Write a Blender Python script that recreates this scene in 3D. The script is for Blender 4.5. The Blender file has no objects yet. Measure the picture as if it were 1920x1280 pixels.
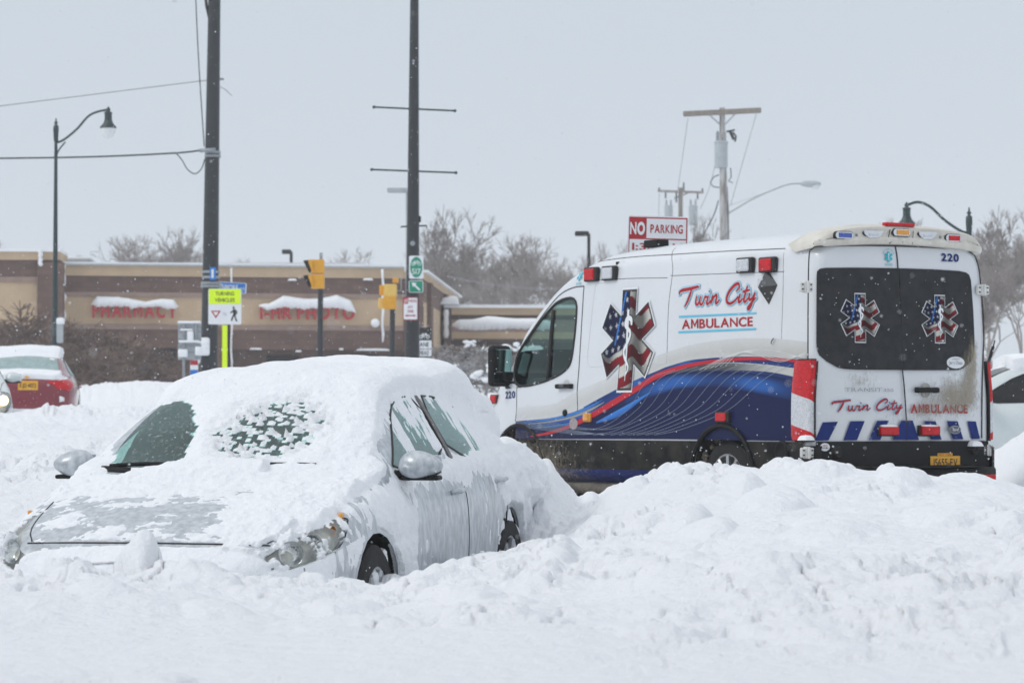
import bpy, bmesh, math, random
import numpy as np
from mathutils import Vector, Matrix
random.seed(7); rng = np.random.default_rng(11)
R = math.radians
# ---------------------------------------------------------------- camera
EYE = 1.22; F = 5785.0; PITCH = math.atan(150.0/F)
sc = bpy.context.scene
cam = bpy.data.cameras.new('camera'); camo = bpy.data.objects.new('camera', cam)
sc.collection.objects.link(camo); sc.camera = camo
camo.location = (0, 0, EYE); camo.rotation_euler = (math.pi/2+PITCH, 0, 0)
cam.sensor_width = 36; cam.lens = F/1920*36; cam.clip_start = .2; cam.clip_end = 6000
cam.dof.use_dof = True; cam.dof.focus_distance = 19; cam.dof.aperture_fstop = 6.5
# ---------------------------------------------------------------- world and sun
SUN_EL, SUN_AZ = 44, 250      # degrees; azimuth measured clockwise from +Y
w = bpy.data.worlds.new('World'); sc.world = w; w.use_nodes = True
nt = w.node_tree; nt.nodes.clear()
def wn(t, **k):
    n = nt.nodes.new(t)
    for a, b in k.items(): setattr(n, a, b)
    return n
sky = wn('ShaderNodeTexSky', sky_type='NISHITA', sun_disc=False, sun_elevation=R(SUN_EL), sun_rotation=R(SUN_AZ), dust_density=6.0, air_density=1.0)
b1 = wn('ShaderNodeBackground'); b1.inputs[1].default_value = .1
nt.links.new(sky.outputs[0], b1.inputs[0])
tc = wn('ShaderNodeTexCoord'); sx = wn('ShaderNodeSeparateXYZ'); nt.links.new(tc.outputs['Generated'], sx.inputs[0])
ramp = wn('ShaderNodeValToRGB'); nt.links.new(sx.outputs[2], ramp.inputs[0])
cr = ramp.color_ramp; cr.elements[0].position = 0; cr.elements[0].color = (.62, .68, .745, 1)
cr.elements[1].position = 1; cr.elements[1].color = (.93, .95, .99, 1)
e = cr.elements.new(.15); e.color = (.595, .665, .74, 1)
ns = wn('ShaderNodeTexNoise'); ns.inputs['Scale'].default_value = 2.2; ns.inputs['Detail'].default_value = 3
nt.links.new(tc.outputs['Generated'], ns.inputs['Vector'])
mr = wn('ShaderNodeMapRange'); mr.inputs['To Min'].default_value = .96; mr.inputs['To Max'].default_value = 1.06
nt.links.new(ns.outputs['Fac'], mr.inputs['Value'])
b2 = wn('ShaderNodeBackground'); nt.links.new(ramp.outputs[0], b2.inputs[0]); nt.links.new(mr.outputs[0], b2.inputs[1])
mx = wn('ShaderNodeMixShader'); mx.inputs[0].default_value = .93
out = wn('ShaderNodeOutputWorld')
nt.links.new(b1.outputs[0], mx.inputs[1]); nt.links.new(b2.outputs[0], mx.inputs[2]); nt.links.new(mx.outputs[0], out.inputs[0])
sun = bpy.data.lights.new('sun', 'SUN'); sun.energy = .95; sun.angle = R(18); sun.color = (1, .97, .93)
suno = bpy.data.objects.new('sun', sun); sc.collection.objects.link(suno)
_az = R(SUN_AZ); _el = R(SUN_EL)
sd = Vector((math.sin(_az)*math.cos(_el), math.cos(_az)*math.cos(_el), math.sin(_el)))
suno.rotation_euler = sd.to_track_quat('Z', 'Y').to_euler()
sc.view_settings.view_transform = 'Standard'; sc.view_settings.look = 'None'
sc.view_settings.exposure = .06; sc.view_settings.gamma = 1
sc.cycles.use_denoising = True; sc.cycles.max_bounces = 8; sc.cycles.transparent_max_bounces = 12
sc.cycles.volume_bounces = 1; sc.cycles.diffuse_bounces = 4

# ---------------------------------------------------------------- helpers
def ray(px, py):
    d = Vector(((px-960)/F, (640-py)/F, -1.0)); d.rotate(camo.rotation_euler); return d
def W(px, py, D):
    d = ray(px, py); d *= D/d.y; return Vector((d.x, d.y, d.z+EYE))
def h32(ix, iy, iz, seed):
    h = (ix.astype(np.int64)*374761393 + iy.astype(np.int64)*668265263 + iz.astype(np.int64)*2147483647 + seed*974711) & 0xffffffff
    h = ((h ^ (h >> 13))*1274126177) & 0xffffffff
    h = ((h ^ (h >> 16))*2246822519) & 0xffffffff
    return ((h ^ (h >> 15)) & 0xffffff)/float(0xffffff)
def vnoise(x, y, z, seed=0):
    x, y, z = np.broadcast_arrays(np.asarray(x, float), np.asarray(y, float), np.asarray(z, float))
    ix, iy, iz = np.floor(x), np.floor(y), np.floor(z)
    fx, fy, fz = x-ix, y-iy, z-iz
    ux, uy, uz = [t*t*t*(t*(t*6-15)+10) for t in (fx, fy, fz)]
    r = 0
    for a in (0, 1):
        for b in (0, 1):
            for c in (0, 1):
                r = r + h32(ix+a, iy+b, iz+c, seed)*(ux if a else 1-ux)*(uy if b else 1-uy)*(uz if c else 1-uz)
    return r*2-1
def fbm(x, y, z, o=4, seed=0, g=.5):
    r = 0; a = 1; s = 0
    for k in range(o):
        f = 2.03**k
        r = r + a*vnoise(np.asarray(x)*f+k*7.3, np.asarray(y)*f+k*3.1, np.asarray(z)*f+k*5.7, seed+k); s += a; a *= g
    return r/s
def worley(x, y, seed=0):
    ix, iy = np.floor(x), np.floor(y); best = np.full(np.shape(x), 9.0); bid = np.zeros(np.shape(x)); z0 = np.zeros(np.shape(x))
    for a in (-1, 0, 1):
        for b in (-1, 0, 1):
            cx, cy = ix+a, iy+b
            px = cx+h32(cx, cy, z0, seed); py = cy+h32(cx, cy, z0+1, seed)
            d = np.sqrt((x-px)**2+(y-py)**2); m = d < best
            best = np.where(m, d, best); bid = np.where(m, h32(cx, cy, z0+2, seed), bid)
    return best, bid
def sstep(a, b, x):
    t = np.clip((np.asarray(x, float)-a)/(b-a), 0, 1); return t*t*(3-2*t)
def pchip(xs, ys, x):
    xs = np.asarray(xs, float); ys = np.asarray(ys, float); x = np.clip(x, xs[0], xs[-1])
    h = np.diff(xs); d = np.diff(ys)/h; m = np.zeros(len(xs)); m[0] = d[0]; m[-1] = d[-1]
    for i in range(1, len(xs)-1):
        if d[i-1]*d[i] > 0:
            w1 = 2*h[i]+h[i-1]; w2 = h[i]+2*h[i-1]; m[i] = (w1+w2)/(w1/d[i-1]+w2/d[i])
    i = np.clip(np.searchsorted(xs, x)-1, 0, len(xs)-2); t = (x-xs[i])/h[i]
    return (2*t**3-3*t**2+1)*ys[i]+(t**3-2*t**2+t)*h[i]*m[i]+(-2*t**3+3*t**2)*ys[i+1]+(t**3-t**2)*h[i]*m[i+1]
def catmull(pts, n):
    P = np.asarray(pts, float); P = np.vstack([2*P[0]-P[1], P, 2*P[-1]-P[-2]]); o = []
    for i in range(1, len(P)-2):
        for t in np.linspace(0, 1, n, endpoint=False):
            a, b, c, d = P[i-1], P[i], P[i+1], P[i+2]
            o.append(.5*(2*b+(c-a)*t+(2*a-5*b+4*c-d)*t*t+(3*b-a-3*c+d)*t**3))
    o.append(P[-2]); return np.array(o)
def chaikin(poly, n=2):
    P = [tuple(p) for p in poly]
    for _ in range(n):
        Q = []
        for i in range(len(P)):
            a, b = np.array(P[i]), np.array(P[(i+1) % len(P)])
            Q += [tuple(.75*a+.25*b), tuple(.25*a+.75*b)]
        P = Q
    return P
def inpoly(x, y, poly):
    x = np.asarray(x, float); y = np.asarray(y, float); ins = np.zeros(x.shape, bool); n = len(poly)
    for i in range(n):
        x1, y1 = poly[i]; x2, y2 = poly[(i+1) % n]
        if y1 == y2: continue
        c = ((y1 > y) != (y2 > y)) & (x < (x2-x1)*(y-y1)/(y2-y1)+x1); ins ^= c
    return ins

def tag(o, label=None, cat=None, group=None, kind=None):
    if label: o['label'] = label
    if cat: o['category'] = cat
    if group: o['group'] = group
    if kind: o['kind'] = kind
    return o
def empty(name, label, cat, loc=(0, 0, 0), rz=0, group=None, rot=None):
    o = bpy.data.objects.new(name, None); sc.collection.objects.link(o); o.location = loc
    o.rotation_euler = rot or (0, 0, rz); o.empty_display_size = .2; return tag(o, label, cat, group)
def mk(name, v, f, m, parent=None, smooth=False, cols=None, attr=None):
    me = bpy.data.meshes.new(name)
    if isinstance(v, np.ndarray): v = v.tolist()
    if isinstance(f, np.ndarray): f = f.tolist()
    me.from_pydata(v, [], f)
    if m: me.materials.append(m)
    if smooth: me.polygons.foreach_set('use_smooth', [True]*len(me.polygons))
    if cols is not None:
        a = me.color_attributes.new('Col', 'FLOAT_COLOR', 'POINT'); c = np.ones((len(v), 4)); c[:, :3] = cols
        a.data.foreach_set('color', c.ravel())
    if attr:
        for k, val in attr.items():
            a = me.attributes.new(k, 'FLOAT', 'POINT'); a.data.foreach_set('value', np.asarray(val, float).ravel())
    me.update()
    o = bpy.data.objects.new(name, me); sc.collection.objects.link(o); o.parent = parent; return o
class G:
    def __init__(s): s.v = []; s.f = []
    def add(s, v, f):
        n = len(s.v); s.v += [tuple(p) for p in v]; s.f += [tuple(i+n for i in q) for q in f]; return s
    def bm(s, b, M=None):
        b.verts.index_update(); v = [tuple((M @ q.co) if M else q.co) for q in b.verts]
        f = [tuple(x.index for x in q.verts) for q in b.faces]; b.free(); return s.add(v, f)
    def box(s, c, size, bev=0, M=None, seg=2):
        b = bmesh.new(); bmesh.ops.create_cube(b, size=1); bmesh.ops.scale(b, vec=size, verts=b.verts)
        if bev: bmesh.ops.bevel(b, geom=b.edges[:]+b.verts[:], offset=bev, segments=seg, affect='EDGES', profile=.5)
        bmesh.ops.translate(b, vec=c, verts=b.verts); return s.bm(b, M)
    def tube(s, pts, r, n=8, cap=True):
        P = [Vector(p) for p in pts]; k = len(P); rr = r if hasattr(r, '__len__') else [r]*k
        t = (P[1]-P[0]).normalized(); up = Vector((0, 0, 1)) if abs(t.z) < .9 else Vector((1, 0, 0))
        a = t.cross(up).normalized(); V = []; Fc = []
        for i in range(k):
            t = (P[min(i+1, k-1)]-P[max(i-1, 0)])
            if t.length < 1e-9: t = Vector((0, 0, 1))
            t.normalize(); a = (a-t*a.dot(t)).normalized(); b = t.cross(a)
            for j in range(n):
                th = 2*math.pi*j/n; V.append(P[i]+(a*math.cos(th)+b*math.sin(th))*rr[i])
        for i in range(k-1):
            for j in range(n): Fc.append((i*n+j, i*n+(j+1) % n, (i+1)*n+(j+1) % n, (i+1)*n+j))
        if cap: Fc.append(tuple(range(n-1, -1, -1))); Fc.append(tuple((k-1)*n+j for j in range(n)))
        return s.add(V, Fc)
    def lathe(s, prof, c=(0, 0, 0), n=16, axis='z'):
        V = []; Fc = []
        for r_, h in prof:
            for j in range(n):
                th = 2*math.pi*j/n; x, y = r_*math.cos(th), r_*math.sin(th)
                V.append({'z': (c[0]+x, c[1]+y, c[2]+h), 'y': (c[0]+x, c[1]+h, c[2]+y), 'x': (c[0]+h, c[1]+x, c[2]+y)}[axis])
        for i in range(len(prof)-1):
            for j in range(n): Fc.append((i*n+j, i*n+(j+1) % n, (i+1)*n+(j+1) % n, (i+1)*n+j))
        return s.add(V, Fc)
    def prism(s, poly, fn, d0, d1):
        """2D polygon -> closed solid; fn(u,v,depth)->xyz"""
        n = len(poly); V = [fn(u, v, d0) for u, v in poly]+[fn(u, v, d1) for u, v in poly]
        Fc = [tuple(range(n-1, -1, -1)), tuple(range(n, 2*n))]+[(i, (i+1) % n, n+(i+1) % n, n+i) for i in range(n)]
        return s.add(V, Fc)
    def build(s, name, m, parent=None, smooth=False):
        o = mk(name, s.v, s.f, m, parent, smooth)
        if len(s.v):
            b = bmesh.new(); b.from_mesh(o.data); bmesh.ops.recalc_face_normals(b, faces=b.faces); b.to_mesh(o.data); b.free()
        return o
def auto(o, ang=35):
    m = o.data; b = bmesh.new(); b.from_mesh(m)
    for f in b.faces: f.smooth = True
    for e_ in b.edges:
        if len(e_.link_faces) == 2 and e_.calc_face_angle(0) > R(ang): e_.smooth = False
    b.to_mesh(m); b.free(); return o

# ---------------------------------------------------------------- materials
def mat(name, col, rough=.5, metal=0, var=0, vscale=6, bump=0, bscale=40, coat=0, spec=.5, emit=None, col2=None, attr=None, back=None, trans=0, stretch=None):
    m = bpy.data.materials.new(name); m.use_nodes = True; t = m.node_tree; p = t.nodes['Principled BSDF']
    p.inputs['Base Color'].default_value = (*col, 1); p.inputs['Roughness'].default_value = rough; p.inputs['Metallic'].default_value = metal
    p.inputs['Coat Weight'].default_value = coat; p.inputs['Specular IOR Level'].default_value = spec
    p.inputs['Coat Roughness'].default_value = .08; p.inputs['Transmission Weight'].default_value = trans
    src = None
    if var or bump or col2:
        tcn = t.nodes.new('ShaderNodeTexCoord'); vec = tcn.outputs['Object']
        if stretch:
            mp = t.nodes.new('ShaderNodeMapping'); mp.inputs['Scale'].default_value = stretch; t.links.new(vec, mp.inputs[0]); vec = mp.outputs[0]
    if attr:
        a = t.nodes.new('ShaderNodeAttribute'); a.attribute_name = attr; src = a.outputs['Color']
    if var or col2:
        n = t.nodes.new('ShaderNodeTexNoise'); n.inputs['Scale'].default_value = vscale; n.inputs['Detail'].default_value = 6
        n.inputs['Roughness'].default_value = .6; t.links.new(vec, n.inputs['Vector'])
        x = t.nodes.new('ShaderNodeMix'); x.data_type = 'RGBA'
        rmp = t.nodes.new('ShaderNodeMapRange'); rmp.inputs['From Min'].default_value = .38; rmp.inputs['From Max'].default_value = .62
        t.links.new(n.outputs['Fac'], rmp.inputs['Value']); t.links.new(rmp.outputs[0], x.inputs['Factor'])
        if src: 
            x.blend_type = 'MULTIPLY'; t.links.new(src, x.inputs[6]); x.inputs[7].default_value = (1-var, 1-var, 1-var, 1)
        else:
            c2 = col2 or tuple(c*(1-var) for c in col)
            x.inputs[6].default_value = (*col, 1); x.inputs[7].default_value = (*c2, 1)
        src = x.outputs[2]
    if src: t.links.new(src, p.inputs['Base Color'])
    if back:
        gm = t.nodes.new('ShaderNodeNewGeometry'); x = t.nodes.new('ShaderNodeMix'); x.data_type = 'RGBA'
        t.links.new(gm.outputs['Backfacing'], x.inputs['Factor'])
        if src: t.links.new(src, x.inputs[6])
        else: x.inputs[6].default_value = (*col, 1)
        x.inputs[7].default_value = (*back, 1); t.links.new(x.outputs[2], p.inputs['Base Color'])
    if bump:
        n = t.nodes.new('ShaderNodeTexNoise'); n.inputs['Scale'].default_value = bscale; n.inputs['Detail'].default_value = 8
        t.links.new(vec, n.inputs['Vector']); b = t.nodes.new('ShaderNodeBump'); b.inputs['Strength'].default_value = bump
        b.inputs['Distance'].default_value = .02; t.links.new(n.outputs['Fac'], b.inputs['Height']); t.links.new(b.outputs[0], p.inputs['Normal'])
    if emit: p.inputs['Emission Color'].default_value = (*emit[:3], 1); p.inputs['Emission Strength'].default_value = emit[3]
    return m
def glass(name, tint, refl=.12, rough=.02, dirt=None, gcol=(.66, .84, .82)):
    m = bpy.data.materials.new(name); m.use_nodes = True; t = m.node_tree; t.nodes.clear()
    o = t.nodes.new('ShaderNodeOutputMaterial'); tr = t.nodes.new('ShaderNodeBsdfTransparent'); tr.inputs[0].default_value = (*tint, 1)
    gl = t.nodes.new('ShaderNodeBsdfGlossy'); gl.inputs['Roughness'].default_value = rough; gl.inputs[0].default_value = (*gcol, 1)
    lw = t.nodes.new('ShaderNodeLayerWeight'); lw.inputs[0].default_value = .5; fr = t.nodes.new('ShaderNodeMath'); fr.operation = 'POWER'; fr.inputs[1].default_value = 4.5; t.links.new(lw.outputs['Facing'], fr.inputs[0])
    ad = t.nodes.new('ShaderNodeMath'); ad.operation = 'ADD'; ad.inputs[1].default_value = refl-.04; ad.use_clamp = True
    mi = t.nodes.new('ShaderNodeMixShader'); t.links.new(fr.outputs[0], ad.inputs[0]); t.links.new(ad.outputs[0], mi.inputs[0])
    t.links.new(tr.outputs[0], mi.inputs[1]); t.links.new(gl.outputs[0], mi.inputs[2]); last = mi.outputs[0]
    if dirt:
        tcn = t.nodes.new('ShaderNodeTexCoord'); n = t.nodes.new('ShaderNodeTexNoise'); n.inputs['Scale'].default_value = dirt[1]; n.inputs['Detail'].default_value = 8
        n.inputs['Roughness'].default_value = .7
        t.links.new(tcn.outputs['Object'], n.inputs[0]); mr_ = t.nodes.new('ShaderNodeMapRange'); mr_.inputs['From Min'].default_value = dirt[2]; mr_.inputs['From Max'].default_value = dirt[3]
        mr_.inputs['To Max'].default_value = dirt[4]
        t.links.new(n.outputs['Fac'], mr_.inputs[0]); df = t.nodes.new('ShaderNodeBsdfDiffuse'); df.inputs[0].default_value = (*dirt[0], 1)
        m2 = t.nodes.new('ShaderNodeMixShader'); t.links.new(mr_.outputs[0], m2.inputs[0]); t.links.new(last, m2.inputs[1]); t.links.new(df.outputs[0], m2.inputs[2]); last = m2.outputs[0]
    t.links.new(last, o.inputs[0]); return m
def snowmat(name, dirt=False, fine=1.0):
    m = bpy.data.materials.new(name); m.use_nodes = True; t = m.node_tree; p = t.nodes['Principled BSDF']
    p.inputs['Base Color'].default_value = (.87, .895, .93, 1); p.inputs['Roughness'].default_value = .65; p.inputs['Specular IOR Level'].default_value = .25
    tcn = t.nodes.new('ShaderNodeTexCoord'); vec = tcn.outputs['Object']
    def noise(s, d, r=.6):
        n = t.nodes.new('ShaderNodeTexNoise'); n.inputs['Scale'].default_value = s; n.inputs['Detail'].default_value = d; n.inputs['Roughness'].default_value = r
        t.links.new(vec, n.inputs['Vector']); return n.outputs['Fac']
    a = noise(9, 6); b = noise(60, 8, .75)
    mu = t.nodes.new('ShaderNodeMath'); mu.operation = 'MULTIPLY_ADD'; mu.inputs[1].default_value = .22; t.links.new(b, mu.inputs[0]); t.links.new(a, mu.inputs[2])
    bp = t.nodes.new('ShaderNodeBump'); bp.inputs['Strength'].default_value = .75*fine; bp.inputs['Distance'].default_value = .07; t.links.new(mu.outputs[0], bp.inputs['Height'])
    t.links.new(bp.outputs[0], p.inputs['Normal'])
    if dirt:
        at = t.nodes.new('ShaderNodeAttribute'); at.attribute_name = 'dirt'; nz = noise(7, 8, .7)
        ad = t.nodes.new('ShaderNodeMath'); ad.operation = 'ADD'; t.links.new(at.outputs['Fac'], ad.inputs[0]); t.links.new(nz, ad.inputs[1])
        r_ = t.nodes.new('ShaderNodeMapRange'); r_.inputs['From Min'].default_value = .85; r_.inputs['From Max'].default_value = 1.25; t.links.new(ad.outputs[0], r_.inputs[0])
        x = t.nodes.new('ShaderNodeMix'); x.data_type = 'RGBA'; t.links.new(r_.outputs[0], x.inputs['Factor'])
        x.inputs[6].default_value = (.87, .895, .93, 1); x.inputs[7].default_value = (.42, .385, .34, 1); t.links.new(x.outputs[2], p.inputs['Base Color'])
    return m
M = dict(
 snow=snowmat('snow', True), carsnow=snowmat('packed_snow', False, .8),
 silver=mat('silver_paint', (.35, .385, .415), .36, .3, col2=(.54, .58, .62), vscale=24, stretch=(1, 1, .45), coat=.35, back=(.05, .05, .055)),
 white=mat('white_paint', (.76, .79, .81), .3, 0, var=.04, vscale=2, coat=.5, back=(.06, .065, .07)),
 black=mat('black_plastic', (.012, .013, .014), .6, 0, spec=.2, var=.3, vscale=8, bump=.1, bscale=60),
 slushy=mat('salted_black_plastic', (.010, .011, .012), .7, 0, spec=.12, col2=(.036, .034, .030), vscale=5, bump=.1, bscale=50),
 dark=mat('dark_interior', (.018, .02, .022), .8, var=.2),
 seat=mat('seat_fabric', (.09, .095, .1), .9, var=.3, vscale=20),
 rubber=mat('rubber', (.014, .014, .015), .85, var=.3, vscale=20, bump=.4, bscale=60),
 trim=mat('seal_trim', (.012, .012, .013), .6),
 chrome=mat('chrome', (.75, .77, .8), .15, 1, var=.1),
 alloy=mat('alloy', (.5, .52, .54), .35, .8, var=.2),
 pole=mat('black_pole_paint', (.022, .027, .032), .45, .1, var=.25, vscale=5, bump=.05),
 green_pole=mat('dark_green_pole_paint', (.02, .042, .045), .45, .1, var=.2),
 steel=mat('galvanized_steel', (.33, .36, .39), .5, .6, var=.2, vscale=12),
 wood=mat('weathered_wood', (.30, .27, .235), .9, var=.35, vscale=14, bump=.4, stretch=(1, 1, .1)),
 woodsnow=mat('snow_plastered_wood', (.22, .20, .18), .9, col2=(.50, .51, .52), vscale=6, stretch=(2, 2, .3)),
 xfmr=mat('transformer_grey', (.42, .47, .49), .5, 0, var=.12),
 wire=mat('wire', (.06, .07, .075), .7, var=.1), wirelight=mat('weathered_wire', (.3, .3, .32), .7, var=.1),
 tan=mat('tan_stucco', (.56, .42, .28), .9, var=.12, vscale=1.5, bump=.3),
 strip=mat('light_brick', (.33, .24, .20), .9, var=.15, vscale=3),
 bush=mat('twig_bark', (.095, .068, .058), .9, var=.3, vscale=3),
 bark=mat('bark', (.10, .085, .08), .9, var=.3, vscale=2),
 yellow=mat('signal_yellow', (.75, .36, .012), .45, var=.12, vscale=10),
 yellow2=mat('faded_signal_yellow', (.78, .52, .12), .5, var=.1, vscale=10),
 lime=mat('fluorescent_lime', (.62, .85, .0), .5, var=.04, emit=(.6, .85, 0, .12)),  # faint glow added to the sheeting, which is no lamp
 signw=mat('sign_white', (.76, .79, .83), .5, var=.05), signback=mat('sign_back', (.45, .48, .5), .45, .5, var=.15),
 red=mat('sign_red', (.42, .018, .03), .5, var=.08), signk=mat('sign_black', (.02, .02, .022), .5, var=.1),
 green=mat('sign_green', (.0, .26, .15), .5, var=.08), blue=mat('sign_blue', (.02, .19, .60), .5, var=.08),
 lred=mat('red_lens', (.62, .003, .010), .25, 0, var=.35, vscale=45, coat=.2, spec=.3),
 lwhite=mat('clear_lens', (.66, .69, .74), .15, .1, var=.25, vscale=60, coat=.5),
 lamber=mat('amber_lens', (.8, .33, .02), .2, 0, var=.25, vscale=30, coat=.8),
 lblue=mat('blue_lens', (.03, .08, .42), .2, 0, var=.25, vscale=30, coat=.8),
 teal=mat('teal_decal', (.02, .42, .52), .4, var=.05), navy=mat('navy_decal', (.010, .028, .17), .4, coat=.0, spec=.12, var=.1),
 decred=mat('red_decal', (.40, .018, .03), .4, spec=.2, var=.1), sky=mat('light_blue_decal', (.10, .50, .72), .35, var=.05),
 livery=mat('livery_print', (1, 1, 1), .35, 0, var=.04, vscale=9, coat=.05, spec=.08, attr='Col'),
 cream=mat('weathered_cream_fibreglass', (.66, .64, .58), .45, 0, col2=(.55, .53, .47), vscale=7, coat=.1),
 redpaint=mat('red_car_paint', (.20, .008, .022), .25, .2, var=.05, coat=1, back=(.02, .02, .02)),
 lwpaint=mat('pale_car_paint', (.6, .66, .67), .3, 0, var=.05, coat=1, back=(.03, .03, .03)),
 gold=mat('plate_gold', (.78, .40, .03), .5, var=.1, vscale=20),
 cglass=glass('car_glass', (.62, .86, .81), .16, dirt=((.74, .78, .81), 48, .54, .74, .5)),
 vglass=glass('van_glass', (.62, .76, .73), .10),
 dglass=mat('tinted_glass', (.010, .011, .013), .22, 0, coat=0, spec=.3, col2=(.02, .021, .024), vscale=9),
 frost=mat('frosted_rear_glass', (.30, .42, .42), .35, var=.25, vscale=8),
 lens=glass('lamp_lens', (.90, .91, .88), .20, .12, gcol=(.85, .88, .88)), bucket=mat('lamp_bucket', (.62, .62, .57), .35, .2, var=.5, vscale=14),
 globe=mat('lamp_globe', (.72, .75, .76), .25, var=.05, coat=.4),
 bone=mat('hinge_white', (.7, .71, .7), .4, var=.12, vscale=30),
 lamp_on=mat('lit_headlamp', (.9, .8, .6), .2, emit=(1, .75, .42, 2.2)),
)
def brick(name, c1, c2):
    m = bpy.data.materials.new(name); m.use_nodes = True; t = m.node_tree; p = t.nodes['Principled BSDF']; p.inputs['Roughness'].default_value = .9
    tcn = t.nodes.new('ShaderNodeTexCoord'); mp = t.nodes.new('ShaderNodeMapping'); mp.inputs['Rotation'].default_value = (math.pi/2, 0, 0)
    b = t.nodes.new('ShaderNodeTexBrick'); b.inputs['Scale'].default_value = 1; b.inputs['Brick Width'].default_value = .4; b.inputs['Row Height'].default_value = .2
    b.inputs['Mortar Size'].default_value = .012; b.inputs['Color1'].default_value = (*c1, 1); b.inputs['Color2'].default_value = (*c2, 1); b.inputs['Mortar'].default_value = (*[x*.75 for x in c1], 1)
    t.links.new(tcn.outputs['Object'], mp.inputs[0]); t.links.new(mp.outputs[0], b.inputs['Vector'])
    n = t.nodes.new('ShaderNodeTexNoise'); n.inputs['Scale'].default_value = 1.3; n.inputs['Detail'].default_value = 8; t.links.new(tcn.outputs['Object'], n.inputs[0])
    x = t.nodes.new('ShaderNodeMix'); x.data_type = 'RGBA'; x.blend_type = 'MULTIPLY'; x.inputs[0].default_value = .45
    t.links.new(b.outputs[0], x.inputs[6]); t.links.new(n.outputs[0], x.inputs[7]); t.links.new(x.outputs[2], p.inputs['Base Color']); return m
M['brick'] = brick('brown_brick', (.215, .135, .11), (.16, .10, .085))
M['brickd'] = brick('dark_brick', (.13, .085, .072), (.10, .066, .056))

_gl = {}
def glyph(ch, bold):
    if (ch, bold) in _gl: return _gl[(ch, bold)]
    if ch == 'M' and bold > 0:
        s = .125+2*bold; w_ = .86+bold; k = .729; P = [(0, 0), (s, 0), (s, .70), (w_/2, .12), (w_-s, .70), (w_-s, 0), (w_, 0), (w_, 1), (w_-s*1.05, 1), (w_/2, .42), (s*1.05, 1), (0, 1)]
        _gl[(ch, bold)] = (np.array(P)*k, [tuple(range(12))]); return _gl[(ch, bold)]
    c = bpy.data.curves.new('tmp', 'FONT'); c.body = ch; c.size = 1; c.offset = bold*(.5 if ch in 'WNVKXZ4y' else 1); c.resolution_u = 4; c.fill_mode = 'FRONT'
    o = bpy.data.objects.new('tmp', c); sc.collection.objects.link(o); dg = bpy.context.evaluated_depsgraph_get()
    me = bpy.data.meshes.new_from_object(o.evaluated_get(dg)); bpy.data.objects.remove(o); bpy.data.curves.remove(c)
    v = np.array([tuple(q.co)[:2] for q in me.vertices]) if len(me.vertices) else np.zeros((0, 2)); f = [tuple(q.vertices) for q in me.polygons]
    bpy.data.meshes.remove(me); _gl[(ch, bold)] = (v, f); return v, f
def text2d(s, xs=1.0, bold=0.0, gap=.115):
    """a line of lettering as a flat 2D mesh, cap height 1, starting at x = 0; returns verts, faces, width"""
    V = []; Fc = []; x_ = 0
    for ch in s:
        v, f = glyph(ch, bold)
        if not len(v): x_ += .30; continue
        v = v/.729; lo = v[:, 0].min(); n = len(V); V += [(q[0]-lo+x_, q[1]) for q in v]; Fc += [tuple(i+n for i in q) for q in f]; x_ += v[:, 0].max()-lo+gap
    V = np.array(V); V[:, 0] *= xs; return V, Fc, V[:, 0].max()
def place_text(g, s, fn, off, c, h, width=None, bold=.01, spacing=None):
    """centre text at c=(u,v) with cap height h, fitted to width; fn(u,v,off)->xyz"""
    v, f, wd = text2d(s, 1, bold); sx_ = (width/wd) if width else h
    pts = [fn(c[0]-wd*sx_/2+p[0]*sx_, c[1]-h/2+p[1]*h, off) for p in v]; g.add(pts, f)
def ribbon(g, pts, wid, fn, off, n=6, taper=True):
    P = catmull(pts, n) if len(pts) > 2 else np.array([np.array(pts[0])*(1-t)+np.array(pts[1])*t for t in np.linspace(0, 1, 8)])
    k = len(P); wv = np.full(k, wid) if not hasattr(wid, '__len__') else np.interp(np.linspace(0, 1, k), np.linspace(0, 1, len(wid)), wid)
    T = np.gradient(P, axis=0); T /= np.maximum(np.linalg.norm(T, axis=1), 1e-9)[:, None]; N = np.stack([-T[:, 1], T[:, 0]], 1)
    V = []; 
    for i in range(k): V += [fn(*(P[i]+N[i]*wv[i]/2), off), fn(*(P[i]-N[i]*wv[i]/2), off)]
    g.add(V, [(2*i, 2*i+1, 2*i+3, 2*i+2) for i in range(k-1)])
def blob(g, c, sx_, sy_, h, nx=24, ny=10, seed=1, amp=.25, fr=3., M_=None):
    """lumpy snow cap with closed flat bottom"""
    u = np.linspace(-1, 1, nx); v = np.linspace(-1, 1, ny); U, V = np.meshgrid(u, v, indexing='ij')
    dome = np.clip(1-np.abs(U)**6, 0, 1)**.5*np.clip(1-np.abs(V)**3, 0, 1)**.5
    X = c[0]+U*sx_/2; Y = c[1]+V*sy_/2; Z = dome*h*(1+amp*fbm(X*fr, Y*fr, 0, 3, seed))
    top = np.stack([X, Y, c[2]+Z], -1).reshape(-1, 3); n = nx*ny
    Fc = [(i*ny+j, (i+1)*ny+j, (i+1)*ny+j+1, i*ny+j+1) for i in range(nx-1) for j in range(ny-1)]
    bot = top.copy(); bot[:, 2] = c[2]-.02
    g.add(np.vstack([top, bot]), Fc+[tuple(x+n for x in q[::-1]) for q in Fc])

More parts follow.
